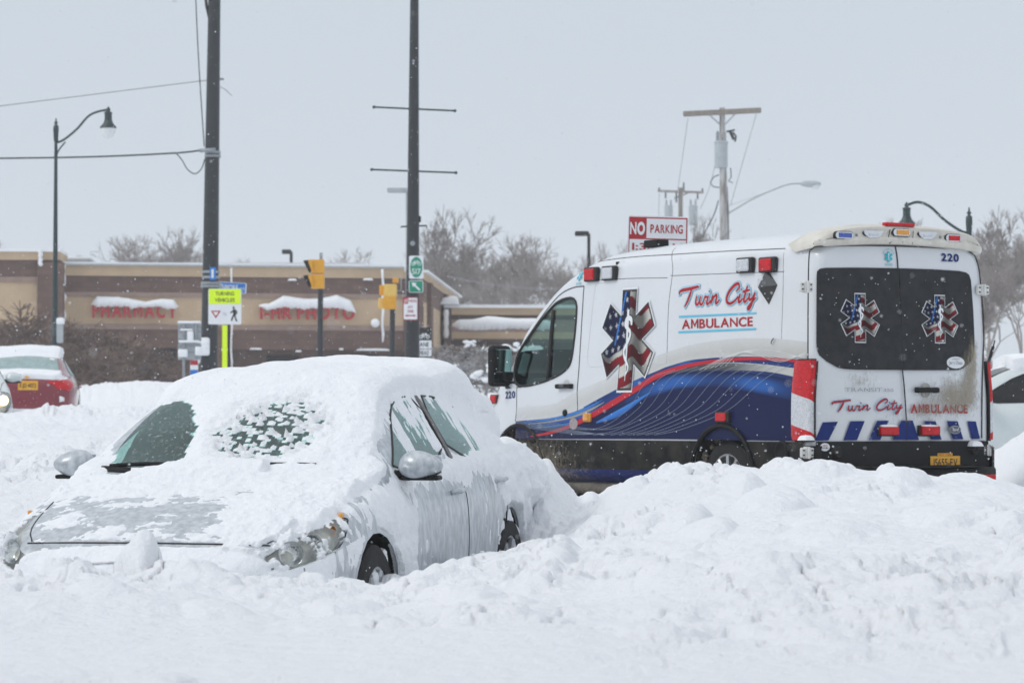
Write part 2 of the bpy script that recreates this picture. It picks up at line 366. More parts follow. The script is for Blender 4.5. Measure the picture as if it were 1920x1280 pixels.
# cutting a part out of a surface: exact polygon edges by bisecting
def cut_poly(b, poly, ax, keep):
    """bisect faces along the polygon's edges (polygon in coordinates ax=(i,j)); returns faces inside"""
    i, j = ax; n = len(poly)
    cx = [p[0] for p in poly]; cy = [p[1] for p in poly]; m = .08
    bb = (min(cx)-m, max(cx)+m, min(cy)-m, max(cy)+m)
    def cand():
        r = []
        for f in b.faces:
            c = f.calc_center_median()
            if bb[0] < c[i] < bb[1] and bb[2] < c[j] < bb[3] and keep(c, f): r.append(f)
        return r
    cs = cand()
    for k in range(n):
        a, d = poly[k], poly[(k+1) % n]; L = math.hypot(d[0]-a[0], d[1]-a[1])
        if L < 1e-6: continue
        tx, ty = (d[0]-a[0])/L, (d[1]-a[1])/L; sel = []
        for f in cs:
            if not f.is_valid: continue
            s_ = [((v.co[i]-a[0])*tx+(v.co[j]-a[1])*ty, (v.co[i]-a[0])*-ty+(v.co[j]-a[1])*tx) for v in f.verts]
            if min(q[0] for q in s_) < L+.005 and max(q[0] for q in s_) > -.005 and min(q[1] for q in s_) < -1e-6 and max(q[1] for q in s_) > 1e-6: sel.append(f)
        if not sel: continue
        co = [0, 0, 0]; no = [0, 0, 0]; co[i], co[j] = a; no[i], no[j] = -ty, tx
        es = {e_ for f in sel for e_ in f.edges}; vs = {v for f in sel for v in f.verts}
        r = bmesh.ops.bisect_plane(b, geom=list(vs)+list(es)+sel, dist=1e-6, plane_co=co, plane_no=no)
        cs = [f for f in cs if f.is_valid]; st = set(cs)
        cs += [g_ for g_ in r['geom'] if isinstance(g_, bmesh.types.BMFace) and g_ not in st]
    out_ = []
    for f in cand():
        c = f.calc_center_median()
        if inpoly(np.array([c[i]]), np.array([c[j]]), poly)[0]: out_.append(f)
    return out_
def take(b, faces, push=0):
    """remove faces from b and return them as (verts, faces)"""
    idx = {}; V = []; Fc = []; b.normal_update()
    for f in faces:
        q = []
        for v in f.verts:
            if v not in idx: idx[v] = len(V); V.append(tuple(v.co+v.normal*push))
            q.append(idx[v])
        Fc.append(tuple(q))
    bmesh.ops.delete(b, geom=faces, context='FACES'); return V, Fc
def circle(cx, cy, r, n=22): return [(cx+r*math.cos(2*math.pi*k/n), cy+r*math.sin(2*math.pi*k/n)) for k in range(n)]
# ---------------------------------------------------------------- terrain of snow
TD = [3, 6, 8, 10, 12, 13.4, 14.6, 16.5, 18, 19.5, 20.6, 22.2, 23.6, 26, 29, 33, 38, 45, 56, 61, 68, 90, 110, 140, 400]
TP = [-400, 0, 150, 330, 500, 700, 850, 950, 1030, 1090, 1160, 1250, 1500, 1850, 1950, 2400]
def yz(y, D): return EYE-(y-790)/F*D
ROAD_Z = .35
#        -400   0    150   330   500   700   850   950  1030  1090  1160  1250  1500  1850  1950  2400
TT = {
 3:    [.50]*16, 6: [.50]*16,
 8:    [.49]*16,
 10:   [.50, .50, .50, .50, .51, .52, .53, .54, .54, .54, .54, .54, .55, .55, .55, .55],
 12:   ['y', 1125, 1125, 1120, 1122, 1130, 1125, 1115, 1110, 1110, 1105, 1095, 1085, 1080, 1080, 1080],
 13.4: ['y', 1088, 1074, 1064, 1088, 1104, 1088, 1074, 1062, 1060, 1050, 1035, 1015, 1010, 1010, 1010],
 14.6: ['y', 1078, 1100, 1104, 1108, 1116, 1080, 1070, 1055, 1045, 1020, 1000, 980, 980, 985, 985],
 16.5: ['y', 1000, 1010, 1080, 1100, 1100, 1090, 1075, 1050, 1010, 980, 950, 930, 930, 945, 950],
 18:   ['y', 930, 930, 1000, 1060, 1080, 1080, 1062, 1020, 985, 945, 905, 895, 905, 925, 930],
 19.5: ['y', 895, 880, 930, 1000, 1020, 940, 850, 872, 952, 945, 905, 896, 898, 918, 920],
 20.6: ['y', 880, 860, 880, 950, 960, 880, 820, 880, 948, 940, 925, 915, 915, 930, 930],
 22.2: [.70, .85, .9, .8, .5, .4, .5, .8, .62, .56, .5, .42, .38, .38, .45, .5],
 23.6: [.75, .95, 1.0, .9, .6, .4, .4, .45, .42, .36, .33, .31, .30, .30, .36, .4],
 26:   [.9, 1.05, 1.05, 1.0, .8, .4, .33, .30, .30, .30, .30, .30, .30, .30, .30, .35],
 29:   [1.0, 1.15, 1.15, 1.1, .9, .6, .40, .30, .30, .30, .30, .30, .30, .35, .8, .9],
 33:   [1.15, 1.22, 1.25, 1.2, 1.0, .7, .5, .4, .4, .4, .4, .4, .5, .9, 1.17, 1.2],
 38:   [1.2, 1.27, 1.3, 1.3, 1.1, .8, .6, .5, .5, .5, .5, .5, .5, .7, .8, .9],
 45:   [1.3, 1.40, 1.42, 1.35, 1.2, 1.0, .8, .8, .8, .8, .8, .8, .8, .8, .9, 1.0],
 56:   [1.0, 1.05, 1.1, 1.2, 1.1, 1.0, 1.0, 1.0, 1.0, 1.0, 1.0, 1.0, 1.0, 1.0, 1.1, 1.1],
 61:   [1.2, 1.3, 1.9, 2.0, 1.3, 1.2, 1.2, 1.2, 1.2, 1.2, 1.2, 1.2, 1.2, 1.2, 1.2, 1.2],
 68:   [1.4, 1.5, 1.7, 1.8, 1.5, 1.4]+[1.4]*10,
 90:   [1.8]*16, 110: [2.2]*16, 140: [2.6]*16, 400: [3.0]*16}
tab = np.array([[(yz(c, D) if isinstance(c, (int, float)) and c > 50 else c) if not isinstance(c, str) else yz(r[1], D) for c in r] for D, r in sorted(TT.items())], float)
TP_ = np.array(TP, float); TD_ = np.array(TD, float)
def base_height(px, D):
    """px, D arrays (grid-like); smooth interpolation of the table"""
    px = np.clip(px, TP_[0], TP_[-1]); rows = np.stack([pchip(TP_, r, px) for r in tab])     # (nD, N)
    L = np.log(TD_); l = np.log(np.clip(D, 3, 400)); i = np.clip(np.searchsorted(L, l)-1, 0, len(L)-2)
    t = (l-L[i])/(L[i+1]-L[i]); n = np.arange(px.size); t = t*t*(3-2*t)*.5+t*.5
    return rows[i, n]*(1-t)+rows[i+1, n]*t
# hand-placed mounds and clods of the ploughed bank: (px, D, rx px, rD, height, squareness)
CLODS = [(262, 13.35, 40, .24, .135, 1.6), (272, 13.3, 26, .2, .05, 1.6), (130, 13.3, 60, .3, .07, 1.5), (345, 13.2, 60, .28, .07, 1.5), (590, 13.4, 30, .25, .06, 2), (20, 13.4, 26, .2, .06, 2),
 (1040, 14.2, 46, .5, .10, 1.2), (985, 18.9, 60, .5, .12, 1.2), (780, 13.9, 45, .3, .06, 1.6), (860, 13.9, 70, .3, .08, 1.6), (950, 13.9, 50, .3, .05, 1.6), (655, 13.2, 35, .2, .03, 2),
 (1280, 19.4, 55, .5, .07, 2), (1390, 19.2, 50, .5, .045, 2), (1480, 19.3, 46, .5, .09, 2), (1570, 19.3, 60, .5, .07, 2), (1590, 19.3, 20, .3, .05, 2), (1690, 19.3, 55, .5, .09, 1.6), (1660, 19.4, 20, .3, .05, 2), (1800, 19.2, 60, .5, .05, 2),
 (1390, 17.2, 36, .35, .10, 1.3), (1290, 15.6, 55, .5, .13, 1.5), (1540, 18, 60, .4, .10, 1.5), (1200, 16.2, 70, .5, .12, 1.6), (1450, 16.3, 70, .6, .10, 1.6), (1330, 14.6, 60, .5, .08, 1.4),
 (1700, 17.6, 55, .5, .09, 1.5), (1160, 18.2, 60, .5, .10, 1.5), (1110, 16.5, 40, .4, .10, 1.6), (1560, 14.2, 90, .6, .08, 1.5), (1100, 20.0, 26, .3, .09, 1.5), (1130, 19.2, 22, .3, .05, 1.5),
 (1040, 19.0, 40, .4, .12, 1.5), (1790, 15.2, 100, .8, .08, 1.6), (1440, 12.2, 90, .5, .06, 1.4), (1250, 12.4, 70, .4, .05, 1.4), (400, 11.6, 70, .4, .05, 1.5), (200, 12.2, 60, .4, .05, 1.5), (640, 12.1, 70, .4, .06, 1.4), (880, 12.2, 60, .4, .06, 1.5), (1010, 12.8, 50, .4, .06, 1.5)]
def terrain(px, D, detail=True):
    z = base_height(px, D); X = (px-960)/F*D
    # lumps fade out with distance; taller on the ploughed banks
    wgt = np.where(D < 11.5, .25+.75*sstep(8.6, 12, D), 1)*(1-.4*sstep(30, 60, D))
    road = sstep(21.6, 23.2, D)*(1-sstep(29.5, 33, D))*sstep(860, 1000, px)
    wgt = wgt*(1-.85*road)
    z = z+wgt*(.075*fbm(X*1.1, D*.75, 0, 3, 5))
    if detail:
        wx = X+.22*fbm(X*2, D*2, 3, 3, 31); wy = D+.22*fbm(X*2, D*2, 9, 3, 32)
        amt = sstep(-.15, .35, fbm(X*.7, D*.5, 4, 2, 77))
        amt = np.maximum(amt, .75*np.exp(-((D-13.2)/.7)**2)*(px < 1250))
        d1, i1 = worley(wx*1.9, wy*1.5, 3); lump = np.sqrt(np.clip(1-(d1/.62)**2, 0, 1))
        z = z+wgt*amt*.070*(lump-.35)*(.25+i1)
        cr1 = np.abs(fbm(X*3.1, D*2.3, 7, 4, 91)); z = z-wgt*.034*np.exp(-(cr1/.045)**2)*sstep(.0, .5, amt)
        f1 = fbm(X*1.7+3, D*1.3, 2, 3, 95); z = z+wgt*.05*(sstep(.0, .10, f1)-.5)*amt
        d2, i2 = worley(wx*4.6+9, wy*4.0, 8); lump = np.sqrt(np.clip(1-(d2/.6)**2, 0, 1))
        z = z+wgt*.036*lump*(i2 > .5)*i2*(.25+amt)
        d3, i3 = worley(wx*11+3, wy*10, 18); lump = np.sqrt(np.clip(1-(d3/.5)**2, 0, 1))
        z = z+wgt*.016*lump*(i3 > .6)*(.15+amt)
        rg = 1-np.abs(fbm(X*2.6, D*2.1, 1, 4, 15))*2; z = z+wgt*.026*(rg-.6)*(.5+amt)
        z = z+wgt*.010*fbm(X*16, D*14, 2, 3, 25)
    for cx, cd, rx, rd, h, sq in CLODS:
        e_ = ((np.abs(px-cx)/rx)**2+(np.abs(D-cd)/rd)**2)**.5*(1+.38*fbm(X*4, D*4, cx, 3, 3)); z = z+(h if cx == 262 else h*.75)*np.clip(1-e_**(2*sq), 0, 1)**(.5 if cx == 262 else 1.1)
    return z
pxs = np.concatenate([-np.geomspace(30000, 420, 22), np.linspace(-300, -70, 30), np.linspace(-60, 1980, 640), np.linspace(1990, 2250, 30), np.geomspace(2400, 32000, 22)])
Ds = np.concatenate([np.linspace(2.5, 7.4, 20), np.geomspace(7.5, 12.4, 110), np.geomspace(12.45, 15.2, 110), np.geomspace(15.25, 21.6, 200), np.geomspace(21.7, 30, 70), np.geomspace(30.3, 130, 130), np.geomspace(135, 3000, 20)])
PX, DD = np.meshgrid(pxs, Ds, indexing='ij'); Z = terrain(PX.ravel(), DD.ravel()).reshape(PX.shape)
X = (PX-960)/F*DD; V = np.stack([X, DD, Z], -1).reshape(-1, 3); a, b = PX.shape
I, J = np.meshgrid(np.arange(a-1), np.arange(b-1), indexing='ij'); q = (I*b+J).ravel()
dirt = (sstep(21.9, 22.8, DD)*(1-sstep(30, 33, DD))*sstep(900, 1000, PX)*(1-sstep(1780, 1850, PX))*.75).ravel()
dirt += .42*(np.exp(-((PX-1160)/90)**2-((DD-21.6)/1.2)**2)).ravel()+.1*(np.exp(-((PX-1100)/90)**2-((DD-19.5)/1.)**2)).ravel()
fa = np.stack([q, q+b, q+b+1, q+1], -1)
tag(mk('snow_ground', V, fa, M['snow'], None, True, attr={'dirt': dirt}), kind='structure')
g = G(); s_ = 5000; g.add([(-s_, -s_, -.02), (s_, -s_, -.02), (s_, s_, -.02), (-s_, s_, -.02)], [(0, 1, 2, 3)])
tag(g.build('ground', M['carsnow']), kind='structure')
def zground(px, D): return float(terrain(np.array([float(px)]), np.array([float(D)]))[0])

# ---------------------------------------------------------------- cars: one lofted body
CX = [0, .04, .12, .3, .7, 1.05, 1.25, 1.6, 2.05, 2.6, 3.1, 3.6, 4.1, 4.45, 4.7, 4.78, 4.81]
CW = [.50, .62, .74, .84, .895, .905, .91, .91, .91, .91, .91, .90, .87, .82, .72, .63, .55]
CS = [.50, .55, .585, .63, .70, .74, .76, .78, .80, .81, .82, .83, .84, .84, .80, .76, .70]
BY = [.46, .58, .69, .78, .83, .84, .84, .835, .83, .83, .83, .81, .77, .72, .62, .54, .46]
BZ = [.57, .62, .665, .72, .82, .90, .93, .955, .975, .985, 1.0, 1.0, .985, .96, .92, .87, .80]
RY = [.36, .47, .56, .63, .67, .69, .745, .70, .60, .575, .575, .575, .59, .60, .52, .44, .36]
RZ = [.60, .655, .70, .765, .865, .94, .99, 1.17, 1.355, 1.405, 1.395, 1.32, 1.12, 1.01, .975, .92, .84]
ZC = [.615, .68, .73, .80, .90, .965, 1.06, 1.26, 1.43, 1.475, 1.46, 1.395, 1.19, 1.04, 1.0, .94, .86]
Z0 = [.24, .20, .19, .18, .18, .18, .18, .18, .18, .18, .18, .18, .18, .19, .21, .25, .30]
def car_pts(x):
    """control points of the half sections: (n, 8, 2)"""
    k = lambda A: pchip(CX, A, x)
    w_, s_, by, bz, ry, rz, zc, z0 = map(k, (CW, CS, BY, BZ, RY, RZ, ZC, Z0))
    P = np.zeros((len(x), 8, 2))
    P[:, 0] = np.stack([w_-.09, z0], 1); P[:, 1] = np.stack([w_-.025, z0+.09], 1); P[:, 2] = np.stack([w_, .55*s_+.45*(z0+.09)], 1); P[:, 3] = np.stack([w_-.012, s_], 1)
    P[:, 4] = np.stack([by, bz], 1); P[:, 5] = np.stack([ry, rz], 1); P[:, 6] = np.stack([ry*.58, rz*.3+zc*.7], 1); P[:, 7] = np.stack([ry*0, zc], 1)
    return P
def sect(P, t):
    """Catmull-Rom through the control points, mirrored at the end; P (n,k,2), t (m,) -> (n,m,2)"""
    k = P.shape[1]; ref = P[:, k-2:k-1].copy(); ref[:, :, 0] *= -1
    Q = np.concatenate([2*P[:, :1]-P[:, 1:2], P, ref], 1); i = np.clip(np.floor(t).astype(int), 0, k-2); f = (t-i)[None, :, None]
    a, b, c, d = Q[:, i], Q[:, i+1], Q[:, i+2], Q[:, i+3]; te = .8
    m1, m2 = te*(c-a)*.5*1.1, te*(d-b)*.5*1.1
    return (2*f**3-3*f**2+1)*b+(f**3-2*f**2+f)*m1+(-2*f**3+3*f**2)*c+(f**3-f**2)*m2
def car_surf(x, t, side=1):
    """point and outward normal; side=+1 is the car's right (+y)"""
    p = sect(car_pts(np.array([x, x+.004, x])), np.array([t])); t2 = t+.01 if t < 6.98 else t-.01
    p2 = sect(car_pts(np.array([x])), np.array([t2]))[0, 0]; a = Vector((x, p[0, 0, 0]*side, p[0, 0, 1]))
    du = Vector((x+.004, p[1, 0, 0]*side, p[1, 0, 1]))-a; dv = (Vector((x, p2[0]*side, p2[1]))-a)*(1 if t < 6.98 else -1)
    n = du.cross(dv); n.normalize(); n = n if side > 0 else -n
    if n.dot(Vector((0, side, .6)) + Vector(((x-2.4)*.3, 0, 0))) < 0: n = -n
    return a, n
def car_grid(nx, seg):
    x = np.concatenate([[0, .008, .02], np.linspace(.04, .30, max(6, nx//10)), np.linspace(.30, 4.6, nx)[1:], np.linspace(4.6, 4.79, max(5, nx//14))[1:], [4.802, 4.81]])
    t = np.concatenate([np.linspace(i, i+1, n+1)[:-1] for i, n in enumerate(seg)]+[[7.0]])
    S = sect(car_pts(x), t); n, m = S.shape[:2]; Xc = np.repeat(x[:, None], m, 1)
    r = np.stack([Xc, S[..., 0], S[..., 1]], -1); l = r[:, :-1][:, ::-1].copy(); l[..., 1] *= -1
    G_ = np.concatenate([r, l], 1); T = np.concatenate([np.repeat(t[None], n, 0), np.repeat(t[None, :-1][:, ::-1], n, 0)], 1)
    return G_, T
def gridfaces(n, m):
    I, J = np.meshgrid(np.arange(n-1), np.arange(m-1), indexing='ij'); q = (I*m+J).ravel()
    return np.stack([q, q+1, q+m+1, q+m], -1)
FW, RW, AX = .96, 3.735, .33      # axle positions, wheel radius
def wheel(root, x, y, r, wid, s, name='wheel', spokes=7, tread=True, snow=False, hub=None):
    """s = +1 when the outer face looks to +y; returns the wheel with tyre and rim below it"""
    wv = bpy.data.objects.new(name, None); sc.collection.objects.link(wv); wv.parent = root; wv.location = (x, y, r)
    g = G(); g.lathe([(r*.66, -wid/2), (r*.9, -wid/2), (r*.985, -wid/2+.02), (r, -wid/2+.05), (r, wid/2-.05), (r*.985, wid/2-.02), (r*.9, wid/2), (r*.66, wid/2), (r*.64, 0), (r*.66, -wid/2)], axis='y', n=36)
    auto(g.build('tyre', M['rubber'], wv))
    g = G(); o_ = s*wid/2; g.lathe([(r*.67, o_-.004*s), (r*.62, o_-.01*s), (r*.6, o_-.05*s), (r*.58, -o_*.6), (r*.2, -o_*.6), (.0, -o_*.6)], axis='y', n=30)
    for k in range(spokes):
        th = 2*math.pi*k/spokes+.3; c, s2 = math.cos(th), math.sin(th)
        g.tube([(c*r*.1, o_-.03*s, s2*r*.1), (c*r*.35, o_-.02*s, s2*r*.35), (c*r*.62, o_-.016*s, s2*r*.62)], [.03, .025, .022], 6)
    g.lathe([(r*.17, o_-.05*s), (r*.17, o_-.01*s), (r*.12, o_), (0, o_+.004*s)], axis='y', n=16)
    auto(g.build('rim', hub or M['alloy'], wv)); return wv
SIDE_F = chaikin([(1.50, .985), (1.78, 1.15), (2.06, 1.305), (2.32, 1.365), (2.66, 1.375), (2.68, 1.01)], 1)
SIDE_R = chaikin([(2.76, 1.01), (2.74, 1.375), (3.15, 1.36), (3.55, 1.27), (3.86, 1.10), (3.82, 1.035)], 1)
WSH = [(1.155, -.30), (1.17, -.45), (1.25, -.60), (1.33, -.675), (1.7, -.62), (2.06, -.535), (2.03, -.40), (2.0, 0), (2.03, .40), (2.06, .535), (1.7, .62), (1.33, .675), (1.25, .60), (1.17, .45), (1.155, .30), (1.14, 0)]
REARG = [(3.42, 0), (3.45, -.42), (3.52, -.50), (4.22, -.555), (4.30, -.45), (4.34, 0), (4.30, .45), (4.22, .555), (3.52, .50), (3.45, .42)]
LAMP = [(.0, .50), (.012, .60), (.06, .645), (.14, .695), (.30, .755), (.58, .825), (.66, .80), (.52, .70), (.28, .59), (.08, .49)]
TAIL = [(4.40, .90), (4.44, .965), (4.66, .96), (4.79, .93), (4.80, .80), (4.70, .77), (4.55, .84)]
def make_car(name, label, cat, paint, loc, rz, mirrors=True, nx=150, seg=(3, 3, 5, 5, 6, 6, 5), detail=True, snowfn=None, snowgrid=None, glassm=None, rearglass=None, taillabel=None):
    root = empty(name, label, cat, loc, rz)
    Gd, T = car_grid(nx, seg); n, m = Gd.shape[:2]; me = bpy.data.meshes.new('tmp')
    fcs = gridfaces(n, m).tolist(); fcs.append(tuple(range(m))); fcs.append(tuple((n-1)*m+j for j in reversed(range(m))))
    me.from_pydata(Gd.reshape(-1, 3).tolist(), [], fcs); b = bmesh.new(); b.from_mesh(me); bpy.data.meshes.remove(me)
    bmesh.ops.recalc_face_normals(b, faces=b.faces); gm = glassm or M['cglass']
    for sd_ in (-1, 1):
        for x in (FW, RW):
            bmesh.ops.delete(b, geom=cut_poly(b, circle(x, .34, .375), (0, 2), lambda c, f: c.y*sd_ > .45), context='FACES')
        for poly, nm in ((SIDE_F, 'side_window'), (SIDE_R, 'side_window')):
            v, f = take(b, cut_poly(b, poly, (0, 2), lambda c, f: c.y*sd_ > .5 and f.normal.y*sd_ > .3), -.001)
            if f: mk(nm, v, f, gm, root, True)
        v, f = take(b, cut_poly(b, LAMP, (0, 2), lambda c, f: c.y*sd_ > .42 and c.x < .75 and c.z > .5), -.004)
        if f:
            hl = mk('headlight', v, f, M['lens'], root, True); cen = np.mean(np.array(v), 0)
            mk('lamp_bucket', [(q[0]*.96+cen[0]*.04+.035, q[1]-sd_*.03, q[2]) for q in v], f, M['bucket'], hl, True)
        v, f = take(b, cut_poly(b, TAIL, (0, 2), lambda c, f: c.y*sd_ > .36 and c.x > 4.3), .004)
        if f: tag(mk('taillight', v, f, M['lred'], root, True), taillabel)
    b.normal_update()
    v, f = take(b, cut_poly(b, WSH, (0, 1), lambda c, f: f.normal.z > .3 and c.z > .95 and c.x < 2.15), -.001); mk('windshield', v, f, gm, root, True)
    v, f = take(b, cut_poly(b, REARG, (0, 1), lambda c, f: f.normal.z > .3 and c.z > 1.0 and c.x > 3.3), -.006); mk('rear_window', v, f, rearglass or gm, root, True)
    mb = bpy.data.meshes.new('body'); b.to_mesh(mb); b.free(); mb.materials.append(paint); mb.polygons.foreach_set('use_smooth', [True]*len(mb.polygons))
    body = bpy.data.objects.new('body', mb); sc.collection.objects.link(body); body.parent = root
    for sd_ in (-1, 1):
        for x in (FW, RW):
            wheel(root, x, sd_*.79, AX, .215, sd_)
            g = G(); g.lathe([(.385, sd_*.36), (.385, sd_*.86)], axis='y', n=28, c=(x, 0, .34)); g.lathe([(.385, sd_*.37), (0, sd_*.37)], axis='y', n=28, c=(x, 0, .34))
            mk('wheel_arch_liner', g.v, g.f, M['trim'], root, True)
        # mirror: housing with a glass and a dark foot
        a, nrm = car_surf(1.55, 4.15, sd_); g = G()
        c = a+Vector((.03, sd_*.13, .045)); b_ = bmesh.new(); bmesh.ops.create_icosphere(b_, subdivisions=4, radius=1)
        for q in b_.verts:
            y_ = q.co.y*sd_; z_ = q.co.z; q.co = Vector((q.co.x*(.095 if q.co.x < 0 else .045)*(1-.25*y_*(z_ < 0)), sd_*y_*.118, z_*.078*(1 if z_ > 0 else .85)*(1-.25*y_)))
        g.bm(b_, Matrix.Translation(c))
        if mirrors: mir = g.build('mirror', paint, root, True)
        g = G(); g.box(c+Vector((.01, 0, -.062)), (.10, .20, .022), .009); g.tube([a+Vector((.02, -sd_*.02, -.0)), c+Vector((.01, -sd_*.06, -.05))], .026, 8)
        if mirrors: g.build('mirror_foot', M['black'], mir)
        g = G(); g.box(c+Vector((.046, 0, 0)), (.006, .20, .11), .002)
        if mirrors: g.build('mirror_glass', M['chrome'], mir)
        if detail:
            def strip(name, pts, r, m_, n=6):
                P = []
                for x, t in pts: a, nr = car_surf(x, t, sd_); P.append(a+nr*(-r*.35))
                g = G(); g.tube(P, r, n); return g.build(name, m_, root, True)
            tt = np.linspace(.8, 4.05, 16)
            strip('door_seam', [(1.38+.03*abs(q-2.2), q) for q in tt], .005, M['trim']); strip('door_seam', [(2.72, q) for q in tt], .005, M['trim'])
            strip('door_seam', [(3.62+.10*(q-2.2), q) for q in np.linspace(2.2, 4.05, 10)], .005, M['trim'])
            for x in (2.52, 3.50):
                a, nr = car_surf(x, 3.25, sd_); g = G(); g.tube([a+Vector((-.10, 0, 0)), a+nr*.035+Vector((-.07, 0, .004)), a+nr*.04, a+nr*.035+Vector((.07, 0, .004)), a+Vector((.10, 0, 0))], .013, 8)
                g.build('door_handle', paint, root, True)
            # rubber and bright trim round the side glass, pillar between the windows
            for poly in (SIDE_F, SIDE_R):
                P = []
                for px_, pz_ in poly+[poly[0]]:
                    S = sect(car_pts(np.array([px_])), np.linspace(3.9, 5.3, 60))[0]; y_ = np.interp(pz_, S[:, 1], S[:, 0]); P.append((px_, sd_*(y_+.001), pz_))
                g = G(); g.tube(P, .007, 6, False); g.build('window_seal', M['trim'], root, True)
            P = []
            for q in np.linspace(0, 1, 12):
                pz_ = 1.0+.375*q; px_ = 2.715; S = sect(car_pts(np.array([px_])), np.linspace(3.9, 5.3, 60))[0]; y_ = np.interp(pz_, S[:, 1], S[:, 0]); P.append([(px_-.038, sd_*(y_+.007), pz_), (px_+.028, sd_*(y_+.007), pz_)])
            g = G(); g.add([c for r_ in P for c in r_], [(2*i, 2*i+1, 2*i+3, 2*i+2) for i in range(11)]); tag(g.build('door_pillar', M['pillar'] if 'pillar' in M else M['black'], root, True))
            strip('hood_seam', [(1.22-(1.22-.14)*q+.0, 4.55+.3*q) for q in np.linspace(0, 1, 14)], .005, M['trim'])
    if detail:
        def across(name, x0, x1, t0, r, m_, dz=0, half=False):
            P = []
            for q in np.linspace(-1, 1, 41):
                s_ = 1 if q >= 0 else -1; t = 7-(7-t0)*abs(q); x = x0+(x1-x0)*abs(q)**2
                a, nr = car_surf(x, t, s_); P.append(a+nr*(-r*.3)+Vector((0, 0, dz)))
            g = G(); g.tube(P, r, 6); return g.build(name, m_, root, True)
        across('hood_seam', .075, .13, 4.7, .007, M['trim']); across('cowl', 1.12, 1.27, 5.3, .03, M['black']); 
        g = G()
        for k in range(4): g.box((-.004, 0, .40+.022*k), (.016, .60, .008), .003)
        g.build('grille', M['black'], root)
        g = G(); g.box((-.006, 0, .33), (.02, 1.0, .10), .01); g.build('lower_grille', M['black'], root)
    # cabin
    g = G(); g.box((2.75, 0, .30), (2.9, 1.5, .06), .01); g.box((1.42, 0, .88), (.36, 1.36, .14), .05); g.box((4.1, 0, .98), (.5, 1.2, .04), .01); g.build('cabin_floor', M['dark'], root)
    for x, y, wd in ((2.35, -.37, .5), (2.35, .37, .5), (3.3, 0, 1.25)):
        g = G(); g.box((x, y, .52), (.5, wd, .16), .05); g.box((x+.28, y, .82), (.14, wd, .58), .06)
        if wd < 1: g.box((x+.32, y, 1.19), (.08, .26, .17), .04)
        g.build('seat', M['seat'], root, True)
    g = G(); ang = R(25); g.tube([(1.78+.19*math.cos(t)*math.sin(ang), -.37+.19*math.sin(t), .93+.19*math.cos(t)*math.cos(ang)) for t in np.linspace(0, 2*math.pi, 25)], .015, 6, False)
    g.tube([(1.6, -.37, .88), (1.78, -.37, .93)], .03, 6); g.build('steering_wheel', M['dark'], root, True)
    if snowfn:
        Gd, T = car_grid(*snowgrid); n, m = Gd.shape[:2]
        du = np.gradient(Gd, axis=0); dv = np.gradient(Gd, axis=1); N = np.cross(dv, du); N /= np.maximum(np.linalg.norm(N, axis=-1), 1e-9)[..., None]
        cen = np.array([2.4, 0, .6]); N *= np.sign(((Gd-cen)*N).sum(-1))[..., None]
        # outside is where the section turns away from the axis
        h = snowfn(Gd[..., 0], -Gd[..., 1], Gd[..., 2], T, N); P = Gd+N*h[..., None]
        if snowgrid[0] > 200: P[:3, :, 0] -= np.array([.022, .016, .008])[:, None]
        F_ = gridfaces(n, m); k = (h.reshape(-1)[F_] > -.001).any(1); used = F_[k]; ids = np.unique(used); mp_ = np.zeros(n*m, int); mp_[ids] = np.arange(len(ids))
        used = used.tolist(); ring = [int(j) for j in range(m)]
        if snowgrid[0] > 200: ids = np.unique(np.concatenate([ids, np.arange(m)])); mp_[ids] = np.arange(len(ids)); used.append(ring)
        used = [[int(mp_[j]) for j in q_] for q_ in used]; PP = P.reshape(-1, 3)[ids]
        if snowgrid[0] > 200:      # rounded nose of snow over the bumper
            used.pop(); prev = [int(mp_[j]) for j in ring]; r0 = PP[prev]; cen = np.array([0, 0, .43])
            for k_ in range(1, 15):
                f_ = 1-k_/15; q_ = cen+(r0-cen)*f_; q_[:, 0] = -.022-.05*(1-f_*f_)-.022*fbm(q_[:, 1]*5, q_[:, 2]*6, 3, 4, 71)-.012*fbm(q_[:, 1]*20, q_[:, 2]*22, 3, 3, 72); n0 = len(PP); PP = np.vstack([PP, q_]); cur = list(range(n0, n0+m))
                used += [[prev[j], prev[(j+1) % m], cur[(j+1) % m], cur[j]] for j in range(m)]; prev = cur
            used.append(prev)
        tag(mk('snow_cover', PP, used, M['carsnow'], root, True))
    return root
